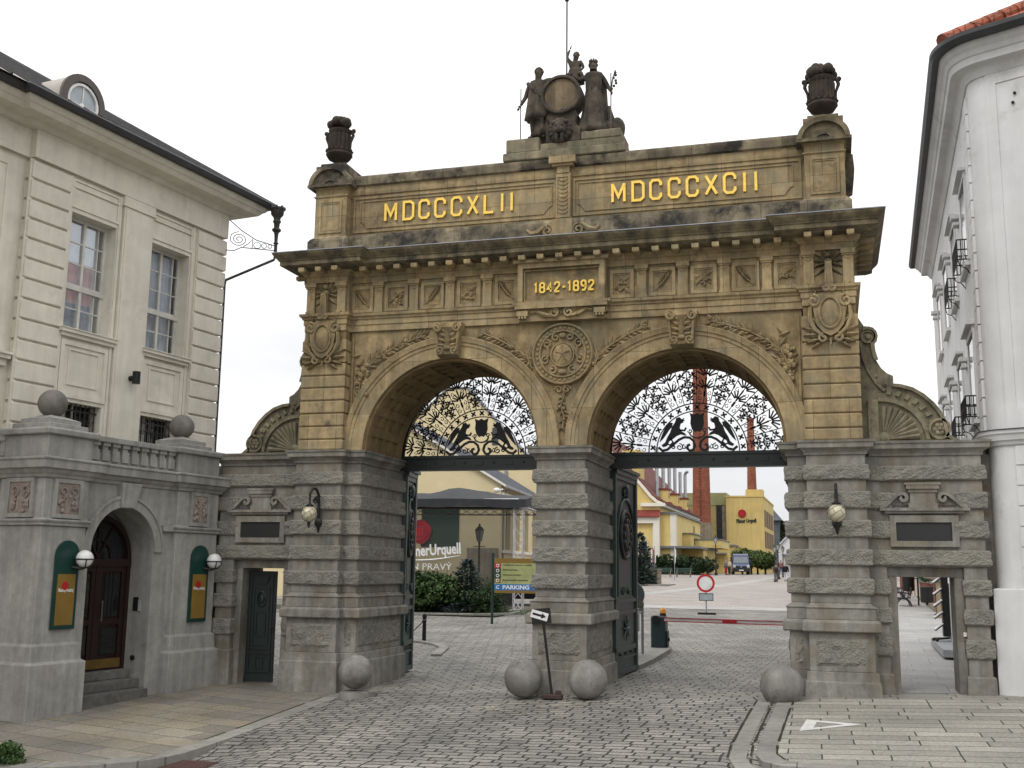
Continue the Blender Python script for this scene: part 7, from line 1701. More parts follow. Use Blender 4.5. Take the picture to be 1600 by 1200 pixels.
# ---- brewhouse with steep red roof, chimneys
DX, DY0, DY1, DZ = -14.9, 110.2, 147.0, 10.4
DD = thing('brewhouse', 'yellow brewhouse with a steep dark red tiled roof and gable facing the gate', 'building', (-20, 112, 1.9))
m = M(); hwD, riD = 9.0, 9.6
m.xz([(DX-2*hwD, 0), (DX, 0), (DX, DZ), (DX-1.0, DZ+.75), (DX-2.2, DZ+2.2), (DX-hwD, DZ+riD), (DX-2*hwD, DZ)], DY0, DY0+.4); m.box(DX-.4, DX, DY0+.4, DY1, 0, DZ); m.xz([(DX-2*hwD, 0), (DX, 0), (DX, DZ), (DX-1.0, DZ+.75), (DX-2.2, DZ+2.2), (DX-hwD, DZ+riD), (DX-2*hwD, DZ)], DY1-.4, DY1)
DW = obj('wall', m, YEL, DD)
prof = [(.75, -.35), (-.3, .15), (-1.0, .75), (-2.2, 2.2), (-hwD, riD)]
m = M(); vs = []
for y in (DY0-.35, DY1+.3):
    vs += [(DX+x, y, DZ+z+.05) for x, z in prof]+[(DX+x, y, DZ+z+.3) for x, z in prof]
m.add(vs, [(i, i+1, 11+i, 10+i) for i in range(4)]+[(5+i, 6+i, 16+i, 15+i) for i in range(4)]+[(i, 5+i, 6+i, i+1) for i in range(4)]+[(10+i, 11+i, 16+i, 15+i) for i in range(4)]+[(0, 10, 15, 5)])
m.add([(DX-2*hwD-.5, DY0-.3, DZ-.4), (DX-2*hwD-.5, DY1+.3, DZ-.4), (DX-hwD, DY1+.3, DZ+riD+.3), (DX-hwD, DY0-.3, DZ+riD+.3)], [(0, 1, 2, 3)])
DR_ = obj('roof', m, RTILE, DD)
m = M()
for a, b in zip(prof, prof[1:]): m.beam((DX+a[0], DY0-.25, DZ+a[1]-.15), (DX+b[0], DY0-.25, DZ+b[1]-.15), .3, .35)
m.box(DX-2.2, DX+.7, DY0-.5, DY0, DZ-.6, DZ-.2); m.box(DX, DX+.5, DY0, DY1, DZ-.6, DZ-.2)
for x in (DX-.8,): m.box(x-.05, DX+.0, DY0-.15, DY0, 0, DZ-1.9)
obj('cornice', m, OFFW, DW)
m = M(); m.add([(DX-14, DY0-.9, DZ-1.75), (DX+.1, DY0-.9, DZ-1.75), (DX+.1, DY0, DZ-1.0), (DX-14, DY0, DZ-1.0), (DX-14, DY0-.9, DZ-1.9), (DX+.1, DY0-.9, DZ-1.9)], [(0, 1, 2, 3), (4, 5, 1, 0)]); obj('tiled_ledge', m, mat('ledge_tiles', (.22, .045, .035), rough=.8), DW)
m = M(); m.box(DX-.7, DX+.02, DY0-.55, DY0, 0, DZ-2.61); m.box(DX-14, DX+.02, DY0-.55, DY0, DZ-2.6, DZ-1.9); obj('white_pilaster', m, OFFW, DW)
for k in range(4):
    x = DX-2.0-2.1*k
    m = M(); m.box(x-.5, x+.5, DY0-.05, DY0+.02, 3.0, 5.6); wn_ = obj('window', m, DGLS, DD); m = M(); framebox(m, x-.6, x+.6, 2.9, 5.75, .12, DY0-.12, DY0-.05); m.box(x-.5, x+.5, DY0-.1, DY0-.05, 4.1, 4.25); obj('window_frame', m, OFFW, wn_)
rg = random.Random(2)
for k, (px, pz) in enumerate(((1029, 768), (1046, 776), (1060, 783))):
    y = DY0+6+9*k; m = M(); m.box(DX-1.2, DX+.25, y-.8, y+.8, DZ+.1, DZ+1.75); dm_ = obj('dormer', m, YEL, DD); m = M(); m.box(DX-1.3, DX+.4, y-.95, y+.95, DZ+1.75, DZ+1.95); m.box(DX-.2, DX+.55, y-.95, y+.95, DZ-.1, DZ+.25); obj('dormer_roof', m, mat('ledge_tiles', (.22, .045, .035)), dm_); m = M(); m.box(DX+.25, DX+.28, y-.3, y+.3, DZ+.7, DZ+1.4); obj('dormer_window', m, DGLS, dm_)
m = M(); yT = DY0+1.5; xT = DX-3.2
m.box(xT-1.6, xT+.55, yT, yT+3.6, DZ+2.0, DZ+6.4); TWR = obj('tower_dormer', m, YEL, DD); m = M(); m.box(xT+.55, xT+.58, yT+.6, yT+1.1, DZ+4.2, DZ+5.4); m.box(xT-.3, xT+.1, yT-.03, yT, DZ+4.2, DZ+5.4); m.box(xT-.9, xT-.5, yT-.03, yT, DZ+4.2, DZ+5.4); obj('window', m, DGLS, TWR)
STEEL = mat('steel_flue', (.42, .43, .45), (.34, .35, .37), rough=.35, metal=.6, mottle=.15)
for k, px in enumerate((1023, 1032, 1041.5, 1050, 1058, 1066)):
    y = DY0+4.5+5.4*k; x = DX-1.0; top = DZ+ (7.0 if k < 4 else 5.8); m = M(); m.tube([(x, y, DZ+.8), (x, y, top)], .24, 10); m.tube([(x, y, DZ+2.6), (x, y, DZ+2.7)], .3, 10)
    if k == 5: m.tube([(x, y, top), (x+.1, y-.1, top+.35), (x+.5, y-.3, top+.55)], .22, 8)
    obj('steel_flue', m, STEEL, DD, smooth='auto')
# lower wings on the yard side of the brewhouse
m = M(); m.box(DX, DX+1.75, DY0+.6, DY0+26, 0, 8.95); m.box(DX+1.75, DX+2.9, DY0+7, DY0+16, 0, 6.8); AW = obj('side_wing', m, YEL, DD)
m = M(); m.box(DX-.2, DX+2.0, DY0+.3, DY0+26.3, 8.95, 9.15); m.box(DX+1.7, DX+3.1, DY0+6.8, DY0+16.2, 6.8, 6.95); m.box(DX+.0, DX+4.6, DY0+.0, DY0+22, 4.9, 5.15); m.box(DX+2.4, DX+6.2, DY0+10, DY0+22, 6.16, 6.3); obj('flat_roof', m, SLATE, AW)
m = M(); m.box(DX+1.15, DX+1.80, DY0+.52, DY0+1.2, 0, 8.95); m.box(DX+1.75, DX+1.83, DY0+.6, DY0+1.6, 0, 8.95); obj('white_pilaster', m, OFFW, AW)
m = M(); m.box(DX+.2, DX+4.4, DY0+6, DY0+21, 0, 4.9); m.box(DX+2.5, DX+6.1, DY0+10.1, DY0+21.9, 5.2, 6.15); obj('porch', m, YEL, AW)
for x in (DX+.5, DX+1.3): m = M(); m.box(x-.3, x+.3, DY0+.55, DY0+.6, 2.9, 4.2); obj('window', m, DGLS, AW)
for y in (8, 11, 14): m = M(); m.box(DX+4.4, DX+4.43, DY0+y-.4, DY0+y+.4, 2.6, 4.3); obj('window', m, DGLS, AW)
m = M(); m.box(DX+1.75, DX+1.78, DY0+18, DY0+19.5, 6.0, 8.2); m.box(DX+2.9, DX+2.93, DY0+9, DY0+13, 5.5, 6.5); obj('window', m, DGLS, AW)
C = at(1098, 893, 168)
CH1 = thing('brick_chimney', 'thick red brick factory chimney on a concrete base beside the brewhouse', 'chimney', (C.x, C.y, 2))
zb1 = at(1098, 817, 168).z; m = M(); m.lathe([(1.62, 0), (1.62, zb1), (1.5, zb1+.02)], (C.x, C.y, 0), 8); obj('base', m, CONC, CH1)
m = M(); m.lathe([(1.42, zb1), (1.05, 36), (1.25, 36.4), (1.25, 37.2), (1.0, 37.3)], (C.x, C.y, 0), 24); obj('shaft', m, BRICK, CH1, smooth='auto')
m = M(); 
for k in range(60): m.box(C.x-.18, C.x+.18, C.y-1.5+k*.006, C.y-1.2, zb1+.4+k*.42, zb1+.45+k*.42)
obj('ladder', m, IRON, CH1)
C = at(1178, 893, 205); zt2 = at(1178, 648, 205).z; CH2 = thing('brick_chimney', 'slender red brick factory chimney behind the ochre block', 'chimney', (C.x, C.y, 2))
m = M(); m.lathe([(1.15, 0), (1.0, 12), (.62, zt2-.6), (.72, zt2-.5), (.72, zt2), (.5, zt2)], (C.x, C.y, 0), 20); obj('shaft', m, BRICK, CH2, smooth='auto')
# ochre block with the company mark, glazed stair tower, ochre links
EB = thing('ochre_block', 'ochre brewery block with a red seal and company name on its blank wall', 'building', (-7, 175, 2))
a, b, c = at(1135, 893, 172), at(1195, 893, 172), at(1211, 893, 196); zt = at(1165, 775, 172).z
m = M(); A = Vector((a.x, b.y, 0)); B = Vector((b.x, b.y, 0)); Cq = Vector((c.x, c.y, 0)); m.add([A, B, Cq, Vector((a.x, c.y, 0))]+[Vector((p.x, p.y, zt)) for p in (A, B, Cq, Vector((a.x, c.y, 0)))], [(0, 3, 2, 1), (4, 5, 6, 7), (0, 1, 5, 4), (1, 2, 6, 5), (2, 3, 7, 6), (3, 0, 4, 7)]); EW = obj('wall', m, YELD, EB)
m = M(); m.add([A+Vector((-.1, -.1, zt)), B+Vector((.1, -.1, zt)), Cq+Vector((.1, .1, zt)), Vector((a.x-.1, c.y+.1, zt)), A+Vector((-.1, -.1, zt+.25)), B+Vector((.1, -.1, zt+.25)), Cq+Vector((.1, .1, zt+.25)), Vector((a.x-.1, c.y+.1, zt+.25))], [(4, 5, 6, 7), (0, 1, 5, 4), (1, 2, 6, 5), (2, 3, 7, 6), (3, 0, 4, 7), (0, 3, 2, 1)]); m.box(b.x-2.8, b.x-.1, b.y+1.0, b.y+5, zt+.25, zt+1.3); obj('parapet', m, YELD, EW)
dv = (Cq-B); dvn = dv.normalized(); WREL = mat('brown_window_grid', (.16, .10, .045), rough=.6, mottle=.2)
for k in range(4):
    for j in range(3):
        m = M(); p = B+dv*(.12+.22*k); zz = zt-3.2-3.4*j; m.obox((p.x+.05, p.y+1.2, zz), (.12, dv.length*.15, 2.6), Matrix(((dvn.y, dvn.x, 0), (-dvn.x, dvn.y, 0), (0, 0, 1)))); obj('window', m, WREL, EB)
sc = (172/F_PX); q = at(1157.5, 801, 172); m = M(); m.tube([(q.x, b.y-.02, q.z), (q.x, b.y-.2, q.z)], 6.4*sc, 28); SL = obj('red_seal', m, REDP, EW); m = M(); m.tube([(q.x+4.6*sc*math.cos(2*PI*k/24), b.y-.22, q.z+4.6*sc*math.sin(2*PI*k/24)) for k in range(24)], .05, 4, True); obj('seal_ring', m, mat('seal_dark', (.28, .012, .015), rough=.5), SL)
q = at(1164.5, 813.5, 172); obj('company_name', text_m('Pilsner Urquell', width=31*sc, height=8*sc, depth=.12, frame=Matrix.Translation((q.x, b.y-.03, q.z)) @ XZ @ Matrix.Rotation(R_(2), 4, 'Z'), bold=.05), TXT, EW)
GT = thing('glazed_tower', 'greenish clad stair tower with a dark glass strip left of the ochre block', 'building', (-12, 172, 2))
a, b = at(1062, 893, 176), at(1136.5, 893, 176); zt = at(1100, 768, 176).z; zm = at(1100, 788, 176).z
m = M(); m.box(a.x, b.x, b.y, b.y+14, 0, zm); obj('wall', m, mat('olive_cladding', (.30, .245, .10), (.26, .21, .085), rough=.7, mottle=.1), GT)
m = M(); m.box(a.x, b.x+.1, b.y-.1, b.y+14.1, zm, zt); obj('clad_band', m, mat('green_copper', (.255, .25, .115), (.22, .225, .11), scale=.5, rough=.6, mottle=.15), GT)
q0, q1 = at(1119, 852, 176), at(1128.5, 788, 176); m = M(); m.box(q0.x, q1.x, b.y-.12, b.y, q0.z, q1.z); gg = obj('glass_strip', m, DGLS, GT)
m = M()
for k in range(5): zz = q0.z+(q1.z-q0.z)*k/5; m.box(q0.x, q1.x, b.y-.16, b.y-.12, zz-.05, zz+.05)
obj('mullion', m, GUT, gg); m = M(); q0, q1 = at(1129, 868, 176), at(1136, 790, 176); m.box(q0.x, q1.x, b.y-.14, b.y, q0.z, q1.z); obj('grey_panel', m, CONC, GT)
LB_ = thing('low_link', 'low ochre link building behind the couple and the van', 'building', (-10, 160, 2)); a, b = at(1112, 893, 160), at(1150, 893, 160); zt = at(1130, 853, 160).z; m = M(); m.box(a.x, b.x, a.y, a.y+5, 0, zt); obj('wall', m, YELD, LB_); m = M(); m.box(a.x-.2, b.x+.2, a.y-.3, a.y+5, zt, zt+.2); m.box(a.x-.5, a.x+2.2, a.y-1.6, a.y, zt-1.2, zt-1.0); obj('flat_roof', m, SLATE, LB_)
GH = thing('grey_building', 'dark grey building with a sloping grey roof right of the ochre block', 'building', (-3, 220, 2)); a, b = at(1209, 893, 225), at(1220, 893, 225); m = M(); zt = at(1215, 812, 225).z; m.box(a.x-3, b.x, a.y, a.y+10, 0, zt); obj('wall', m, mat('dark_grey_cladding', (.10, .11, .12), rough=.6, mottle=.2), GH); m = M(); m.add([(a.x-3, a.y-1, zt+2.3), (a.x+.1, a.y-1, zt+2.3), (b.x+.7, a.y-1, zt-.1), (a.x-3, a.y+11, zt+2.3), (a.x+.1, a.y+11, zt+2.3), (b.x+.7, a.y+11, zt-.1), (a.x-3, a.y-1, zt-.1), (a.x-3, a.y+11, zt-.1)], [(0, 1, 4, 3), (1, 2, 5, 4), (0, 6, 2, 1), (3, 4, 5, 7), (2, 6, 7, 5)]); obj('roof', m, SLATE, GH)
WS = thing('white_shed', 'white gabled shed with a small canopy beyond the lamps on the right', 'building', (0, 125, 2)); a, b = at(1216, 893, 132), at(1262, 893, 132); zt = at(1216, 857, 132).z; m = M(); m.xz([(a.x, 0), (b.x, 0), (b.x, zt), ((a.x+b.x)/2, zt+2.0), (a.x, zt)], a.y, a.y+10); obj('wall', m, WHITE, WS); m = M(); m.beam((a.x-.3, a.y+5, zt-.1), ((a.x+b.x)/2, a.y+5, zt+2.1), 10.6, .15); m.beam((b.x+.3, a.y+5, zt-.1), ((a.x+b.x)/2, a.y+5, zt+2.1), 10.6, .15); obj('roof', m, mat('pale_roof', (.5, .52, .54), rough=.6), WS); m = M(); m.box(a.x+.6, b.x, a.y-1.5, a.y, zt-.9, zt-.7); obj('canopy', m, SLATE, WS)
# trees, hedge, benches, planter, flags
TREEL = leafmat('tree_leaf', (.085, .125, .030), (.035, .062, .016), 2.5); DISTL = leafmat('distant_leaf', (.05, .075, .03), (.025, .042, .018), 1.2); JUN = leafmat('juniper_needles', (.034, .058, .020), (.014, .028, .010), 3.)
def tree(label, c, h, r, rz_, seed, trunk_h, group, material=TREEL, size=.32, nb=70, n=60):
    rg = random.Random(seed); t = thing('tree', label, 'tree', c, 0, group); m = M(); blobs(m, (c[0], c[1], c[2]+trunk_h+rz_*.75), (r, r, rz_), nb, n, size, rg, .36); obj('crown', m, material, t, recalc=False)
    m = M(); top = (c[0], c[1], c[2]+trunk_h+.3); m.tube([(c[0], c[1], c[2]-.1), top], [.14, .09], 7)
    for k in range(7): a = k*.9; m.tube([top, (c[0]+r*.6*math.cos(a), c[1]+r*.6*math.sin(a), c[2]+trunk_h+rz_*(.5+.6*rg.random()))], [.06, .015], 5)
    obj('trunk', m, BARK, t)
for px, d, h, r, sd_, lab in ((1160, 134, 3.6, 1.35, 1, 'leftmost round-crowned tree behind the blue van'), (1174, 132, 3.2, 1.25, 2, 'middle round-crowned tree right of the blue van'), (1184, 135, 3.2, 1.25, 3, 'round-crowned tree second from the ochre corner'), (1196, 134, 3.0, 1.2, 5, 'rightmost round-crowned tree before the ochre corner')):
    p = at(px, 893, d); tree(lab, (p.x, p.y, gz(p.x, p.y)), h, r, h*.33, sd_, h*.33, 'trimmed trees by the ochre block')
for px, d, r, sd_, lab in ((1224, 235, 4.5, 7, 'far dark tree beyond the white shed'), (1236, 228, 4.2, 8, 'far dark tree hidden partly by the right pier')): p = at(px, 893, d); tree(lab, (p.x, p.y, gz(p.x, p.y)), 9, r, 4.2, sd_, 3.2, 'far trees', DISTL, .7, 60, 50)
m = M(); rg = random.Random(17)
a, b = at(990, 895, 126), at(1110, 895, 126)
t = thing('juniper_bed', 'low dark spreading juniper bed behind the green benches', 'shrub bed', ((a.x+b.x)/2, a.y, 1.7))
for k in range(420):
    u = rg.random(); x = a.x+(b.x-a.x)*u; y = a.y+rg.uniform(-.3, 5); z = gz(x, y)+rg.uniform(.1, 1.75)*(1-.45*abs(u-.45)); ang_ = rg.uniform(0, 6.28); d = Vector((math.cos(ang_), math.sin(ang_)*.6, rg.uniform(.1, .6)))
    for j in range(40):
        p = Vector((x, y, z))+d*rg.uniform(0, 1.0)+Vector((rg.uniform(-.15, .15), rg.uniform(-.15, .15), rg.uniform(-.12, .12))); dd = (d+Vector((rg.uniform(-.6, .6), rg.uniform(-.6, .6), rg.uniform(-.4, .6)))).normalized(); xx = dd.cross(Vector((rg.uniform(-1, 1), rg.uniform(-1, 1), 1))).normalized(); s_ = rg.uniform(.2, .42)
        m.add([p, p+dd*s_*.5+xx*s_*.2, p+dd*s_, p+dd*s_*.5-xx*s_*.2], [(0, 1, 2, 3)])
obj('foliage', m, JUN, t, recalc=False)
m = M()
for k in range(30): u = rg.random(); x = a.x+(b.x-a.x)*u; m.tube([(x, a.y+1.5, gz(x, a.y)-.1), (x+rg.uniform(-.8, .8), a.y+1.5+rg.uniform(-.8, .8), gz(x, a.y)+.8)], [.04, .01], 4)
obj('stem', m, BARK, t)
p = at(997, 897, 89); conifer('blue_spruce', 'taller blue spruce beside the right gate leaf, behind the stone planter', (p.x-.2, p.y+2, gz(p.x, p.y)), 4.3, 1.6, SPRUCE, 16, 18, .42, 12)
BENCHG = mat('green_bench_paint', (.035, .075, .06), (.025, .055, .045), scale=8, rough=.6, mottle=.15)
def bench(label, px0, px1, d):
    a, b = at(px0, 896, d), at(px1, 896, d); z = gz(a.x, a.y); t = thing('park_bench', label, 'bench', ((a.x+b.x)/2, a.y, z), 0, 'green benches by the junipers')
    m = M()
    for k in range(3): m.box(a.x, b.x, a.y+.15*k, a.y+.15*k+.11, z+.45, z+.49)
    obj('seat', m, BENCHG, t); m = M()
    for k in range(3): m.box(a.x, b.x, a.y+.50+.03*k, a.y+.53+.03*k, z+.58+.15*k, z+.69+.15*k)
    obj('backrest', m, BENCHG, t)
    for x in (a.x+.2, b.x-.2): m = M(); m.box(x-.05, x+.05, a.y, a.y+.5, z, z+.45); m.beam((x, a.y+.45, z+.4), (x, a.y+.62, z+1.0), .06); obj('leg', m, CONC, t)
bench('left green slatted bench before the junipers', 1024, 1051, 117); bench('right green slatted bench before the junipers', 1054, 1082, 117)
a, b = at(985, 912, 91), at(1027.5, 912, 91); z = gz(b.x, b.y)
t = thing('stone_planter', 'concrete planter wall with a green bench slat across its face', 'planter', (b.x-1, b.y, z)); m = M(); m.box(a.x, b.x, b.y, b.y+2.2, z-.2, z+1.25); obj('block', m, CONC, t, bevel=.03); m = M(); m.box(a.x, b.x+.05, b.y-.08, b.y+2.3, z+1.25, z+1.36); obj('coping', m, CONC, t); m = M(); m.box(a.x, b.x-.05, b.y-.25, b.y-.02, z+.55, z+.82); m.box(a.x, b.x-.05, b.y-.3, b.y-.02, z+.42, z+.47); obj('bench_slat', m, BENCHG, t)
m = M(); m.box(a.x, b.x+1.1, b.y-1.6, b.y+3, z-.15, z+.12); struct('traffic_island', m, KERB)
FL = [('white', WHITEP), ('red', REDP)]
for k, (px, c_) in enumerate(((1017, 0), (1020, 1), (1023, 0), (1054, 0))):
    p = at(px, 884, 108); t = thing('flag_pole', 'pole with a folded '+('red flag between two white ones' if c_ else ('white flag beside the brewhouse corner pilaster' if px == 1054 else ('white flag left of the red one' if px == 1017 else 'white flag right of the red one'))), 'flag', (p.x, p.y, gz(p.x, p.y)))
    m = M(); m.tube([(p.x, p.y, gz(p.x, p.y)-.1), (p.x, p.y, p.z+1.9)], .03, 5); obj('pole', m, LEAD, t); m = M(); m.add([(p.x, p.y, p.z+1.85), (p.x+.16, p.y-.05, p.z+1.5), (p.x+.1, p.y+.03, p.z+.3), (p.x-.03, p.y, p.z+.2)], [(0, 1, 2, 3)]); obj('cloth', m, FL[c_][1], t, recalc=False)
# ---- blue van, parked car
VB = mat('van_blue', (.014, .026, .085), (.011, .022, .07), scale=3, rough=.25, mottle=.08, spec=.6); TYRE = mat('tyre', (.012, .012, .012), rough=.9, mottle=.1); BUMP = mat('black_bumper', (.02, .02, .022), rough=.6, mottle=.1)
p = at(1158.5, 898, 125.4); vz = gz(p.x, p.y)
V = thing('van', 'dark blue delivery van facing the gate in front of the round trees', 'van', (p.x, p.y, vz)); TV = Matrix.Translation((p.x, p.y, vz)) @ Matrix.Rotation(R_(7), 4, 'Z')
def side(pr, w0, w1):   # loft the side profile (y, z) across the width with slight tumblehome
    m = M(TV); n = len(pr); vs = []
    for s_, k in ((-w0, 0), (-w1, 1), (w1, 1), (w0, 0)): pass
    lay = [(-1.0, 0.), (1.0, 0.)]
    for sx in (-1, 1):
        for y, z in pr: vs.append((sx*(w0 if z < 1.25 else w0-(w0-w1)*(z-1.25)/1.15), y, z))
    m.add(vs, [(i, (i+1) % n, n+(i+1) % n, n+i) for i in range(n)]+[tuple(range(n)), tuple(range(2*n-1, n-1, -1))]); return m
pr = [(0.0, .35), (-.02, .75), (.08, 1.02), (.62, 1.28), (1.12, 1.95), (1.45, 2.28), (1.9, 2.40), (5.1, 2.40), (5.2, 2.2), (5.2, .35)]
obj('body', side(pr, .97, .86), VB, V, bevel=.05)
m = M(TV); m.add([(-.83, .70, 1.36), (.83, .70, 1.36), (.76, 1.14, 2.02), (-.76, 1.14, 2.02), (-.83, .66, 1.36), (.83, .66, 1.36), (.76, 1.09, 2.02), (-.76, 1.09, 2.02)], [(4, 5, 6, 7), (0, 1, 5, 4), (1, 2, 6, 5), (2, 3, 7, 6), (3, 0, 4, 7)]); obj('windscreen', m, mat('screen_glass', (.10, .12, .14), rough=.06, mottle=.05, spec=.7), V)
m = M(TV); m.box(-.99, .99, -.08, .3, .32, .72); obj('bumper', m, BUMP, V, bevel=.04); m = M(TV); m.box(-.60, .60, -.06, .05, .80, .98); GRL = obj('grille', m, BUMP, V); m = M(TV); m.tube([(0, -.08, .9), (0, -.06, .9)], .10, 14); obj('badge', m, LEAD, GRL)
for s_ in (-1, 1):
    m = M(TV); m.box(s_*.62, s_*.93, -.05, .12, .78, 1.08); obj('headlight', m, mat('lamp_glass', (.55, .57, .6), rough=.15, mottle=.1, spec=.6), V, bevel=.05)
    m = M(TV); m.box(s_*.98, s_*1.2, .75, .88, 1.30, 1.65); m.box(s_*.9, s_*1.0, .8, .84, 1.4, 1.46); obj('mirror', m, BUMP, V, bevel=.03)
    m = M(TV); m.add([(s_*.965, 1.0, 1.35), (s_*.965, 2.1, 1.35), (s_*.905, 2.1, 2.0), (s_*.905, 1.35, 2.0), (s_*.94, 1.0, 1.35), (s_*.94, 2.1, 1.35), (s_*.88, 2.1, 2.0), (s_*.88, 1.35, 2.0)], [(0, 1, 2, 3), (0, 4, 5, 1), (1, 5, 6, 2), (2, 6, 7, 3), (3, 7, 4, 0)]); obj('side_window', m, DGLS, V)
    for y in (.95, 4.2): m = M(TV); m.tube([(s_*.74, y, .35), (s_*.99, y, .35)], .35, 18); wv = obj('wheel', m, TYRE, V); m = M(TV); m.tube([(s_*.985, y, .35), (s_*1.0, y, .35)], .2, 12); obj('rim', m, LEAD, wv)
m = M(TV); m.box(-.26, .26, -.10, -.08, .46, .57); obj('number_plate', m, WHITEP, V)
p = at(806, 944, 55); cz = gz(p.x, p.y); CA = thing('parked_car', 'dark parked car half hidden by the stage truss under the board', 'car', (p.x, p.y, cz)); TC = Matrix.Translation((p.x+.9, p.y, cz)) @ Matrix.Rotation(R_(-84), 4, 'Z')
m = M(TC); pr = [(-2.1, .3), (-2.15, .8), (-1.3, .95), (-.6, 1.42), (.9, 1.45), (1.7, 1.0), (2.1, .9), (2.1, .3)]; vs = []
for sx in (-.85, .85): vs += [(sx*(1 if z < 1 else .8), y, z) for y, z in pr]
n = len(pr); m.add(vs, [(i, (i+1) % n, n+(i+1) % n, n+i) for i in range(n)]+[tuple(range(n)), tuple(range(2*n-1, n-1, -1))]); obj('body', m, mat('car_black', (.015, .016, .018), rough=.2, spec=.6, mottle=0), CA, bevel=.06)
for s_ in (-1, 1):
    for y in (-1.35, 1.3): m = M(TC); m.tube([(s_*.7, y, .31), (s_*.88, y, .31)], .31, 16); obj('wheel', m, TYRE, CA)
    m = M(TC); m.add([(s_*.80, -.9, 1.0), (s_*.80, 1.3, 1.0), (s_*.70, .8, 1.38), (s_*.70, -.5, 1.38)], [(0, 1, 2, 3)]); obj('side_window', m, DGLS, CA, recalc=False)
    m = M(TC); m.box(s_*.55, s_*.8, 2.08, 2.14, .7, .86); obj('tail_light', m, REDP, CA)
# ---- people
HG = (mat('hair_grey', (.30, .28, .25), rough=.8), 0); HB = (mat('hair_brown', (.05, .035, .025), rough=.8), 0); HBL = (mat('hair_fair', (.36, .27, .15), rough=.8), 1)
def at_g(px, py, d): q = at(px, py, d); return (q.x, q.y, gz(q.x, q.y)+.012)
walk = dict(knR=(-.11, -.10, .50), anR=(-.10, .02, .10), toR=(-.11, -.16, .03), knL=(.11, .03, .48), anL=(.11, .26, .14), toL=(.12, .12, .03), wrR=(-.28, .10, .90), wrL=(.28, -.14, .92))
PG = 'people in the yard'
person('walker seen from behind with a brown jacket, dark backpack and grey trousers', at_g(1213, 910, 105), R_(183), 1.74, cloth('brown_jacket', (.11, .085, .07)), cloth('grey_trousers', (.12, .105, .11)), HB, PG, cloth('dark_pack', (.03, .02, .025)), **walk)
person('walker seen from behind with a black jacket and pale trousers', at_g(1228, 908.5, 107), R_(176), 1.74, cloth('black_jacket', (.012, .012, .014)), cloth('pale_trousers', (.50, .50, .52)), HG, PG, None, **{k: ((-v[0], v[1], v[2])) for k, v in ((a[:-1]+('L' if a[-1] == 'R' else 'R'), b) for a, b in walk.items())})
person('woman in a grey jacket and red trousers talking beside the van', at_g(1134.2, 898, 124.6), R_(60), 1.64, cloth('grey_jacket', (.16, .18, .2)), cloth('red_trousers', (.42, .03, .04)), HBL, PG, None, wrR=(-.16, -.22, 1.1))
person('man in a cream jacket and dark trousers talking beside the van', at_g(1140, 898, 124.2), R_(-50), 1.78, cloth('cream_jacket', (.50, .45, .34)), cloth('dark_trousers', (.03, .03, .035)), HG, PG, None, wrL=(.16, -.24, 1.08))
person('distant walker in a dusky red top beyond the two walkers', at_g(1220.5, 894, 128), R_(170), 1.68, cloth('dusky_red', (.24, .10, .10)), cloth('blue_trousers', (.06, .08, .16)), HB, PG, None, **walk)
# ---- the walkway seen through the right-hand doorway
t = thing('brick_wall', 'low red brick garden wall with stone plinth along the walkway', 'wall', (9.2, 38, .4))
TW_ = Matrix.Translation((9.28, 30.5, 0)) @ Matrix.Rotation(R_(-1.5), 4, 'Z')
m = M(TW_); m.box(0, .35, 5, 30, .4, 1.75); obj('brickwork', m, BRICKW, t); m = M(TW_); m.box(-.12, .45, 4.9, 30, .2, .85); obj('plinth', m, CONC, t); m = M(TW_); m.box(-.06, .42, 4.9, 30, 1.75, 1.88); obj('coping', m, CONC, t)
t = thing('brick_house', 'red brick house with pale window bars behind the garden wall', 'building', (12, 55, .5)); m = M(); m.box(9.9, 20, 36, 36.4, .3, 8); m.box(9.9, 10.3, 36.4, 75, .3, 8); obj('wall', m, BRICKW, t)
for k in range(9): m = M(); m.box(9.78, 9.9, 37+3.*k, 37.25+3.*k, .5, 8); obj('pale_strip', m, OFFW, t)
m = M(); m.add([(9.5, 35.6, 8), (9.5, 75.4, 8), (15, 75.4, 12), (15, 35.6, 12), (20.4, 35.6, 8), (20.4, 75.4, 8)], [(0, 1, 2, 3), (3, 2, 5, 4)]); obj('roof', m, RTILE, t)
t = thing('stone_gatepost', 'stone gate post with a sloping cap stone at the end of the brick wall', 'gate post', (9.15, 30.2, .4)); m = M(); m.box(9.0, 9.3, 30.0, 30.4, .3, 2.0); m.box(9.25, 9.6, 30.1, 30.5, .3, 1.75); obj('shaft', m, mat('buff_stone', (.34, .28, .18), (.26, .21, .13), rough=.9, mottle=.2), t, bevel=.02); m = M(); m.beam((8.65, 29.9, 2.15), (9.7, 30.5, 1.85), .5, .2); obj('cap', m, CONC, t)
m = M(); bt = thing('litter_bin', 'black litter bin on a post in front of the stone gate post', 'bin', (8.95, 33.2, .42)); y = 32.4; x = 8.78; zb_ = gz(x, y)
m.lathe([(.24, .55), (.27, .58), (.27, 1.22), (.25, 1.24), (.05, 1.22)], (x, y, zb_), 20); m.ball((x, y, zb_+.5), .06, 8, 5); obj('basket', m, BLACKP, bt, smooth='auto'); m = M(); m.tube([(x+.40, y, zb_), (x+.40, y, zb_+1.4)], .045, 8); m.tube([(x+.2, y, zb_+1.18), (x+.4, y, zb_+1.2)], .03, 6); m.lathe([(.13, 0), (.13, .06), (.05, .1)], (x+.4, y, zb_), 12); obj('post', m, IRON, bt)
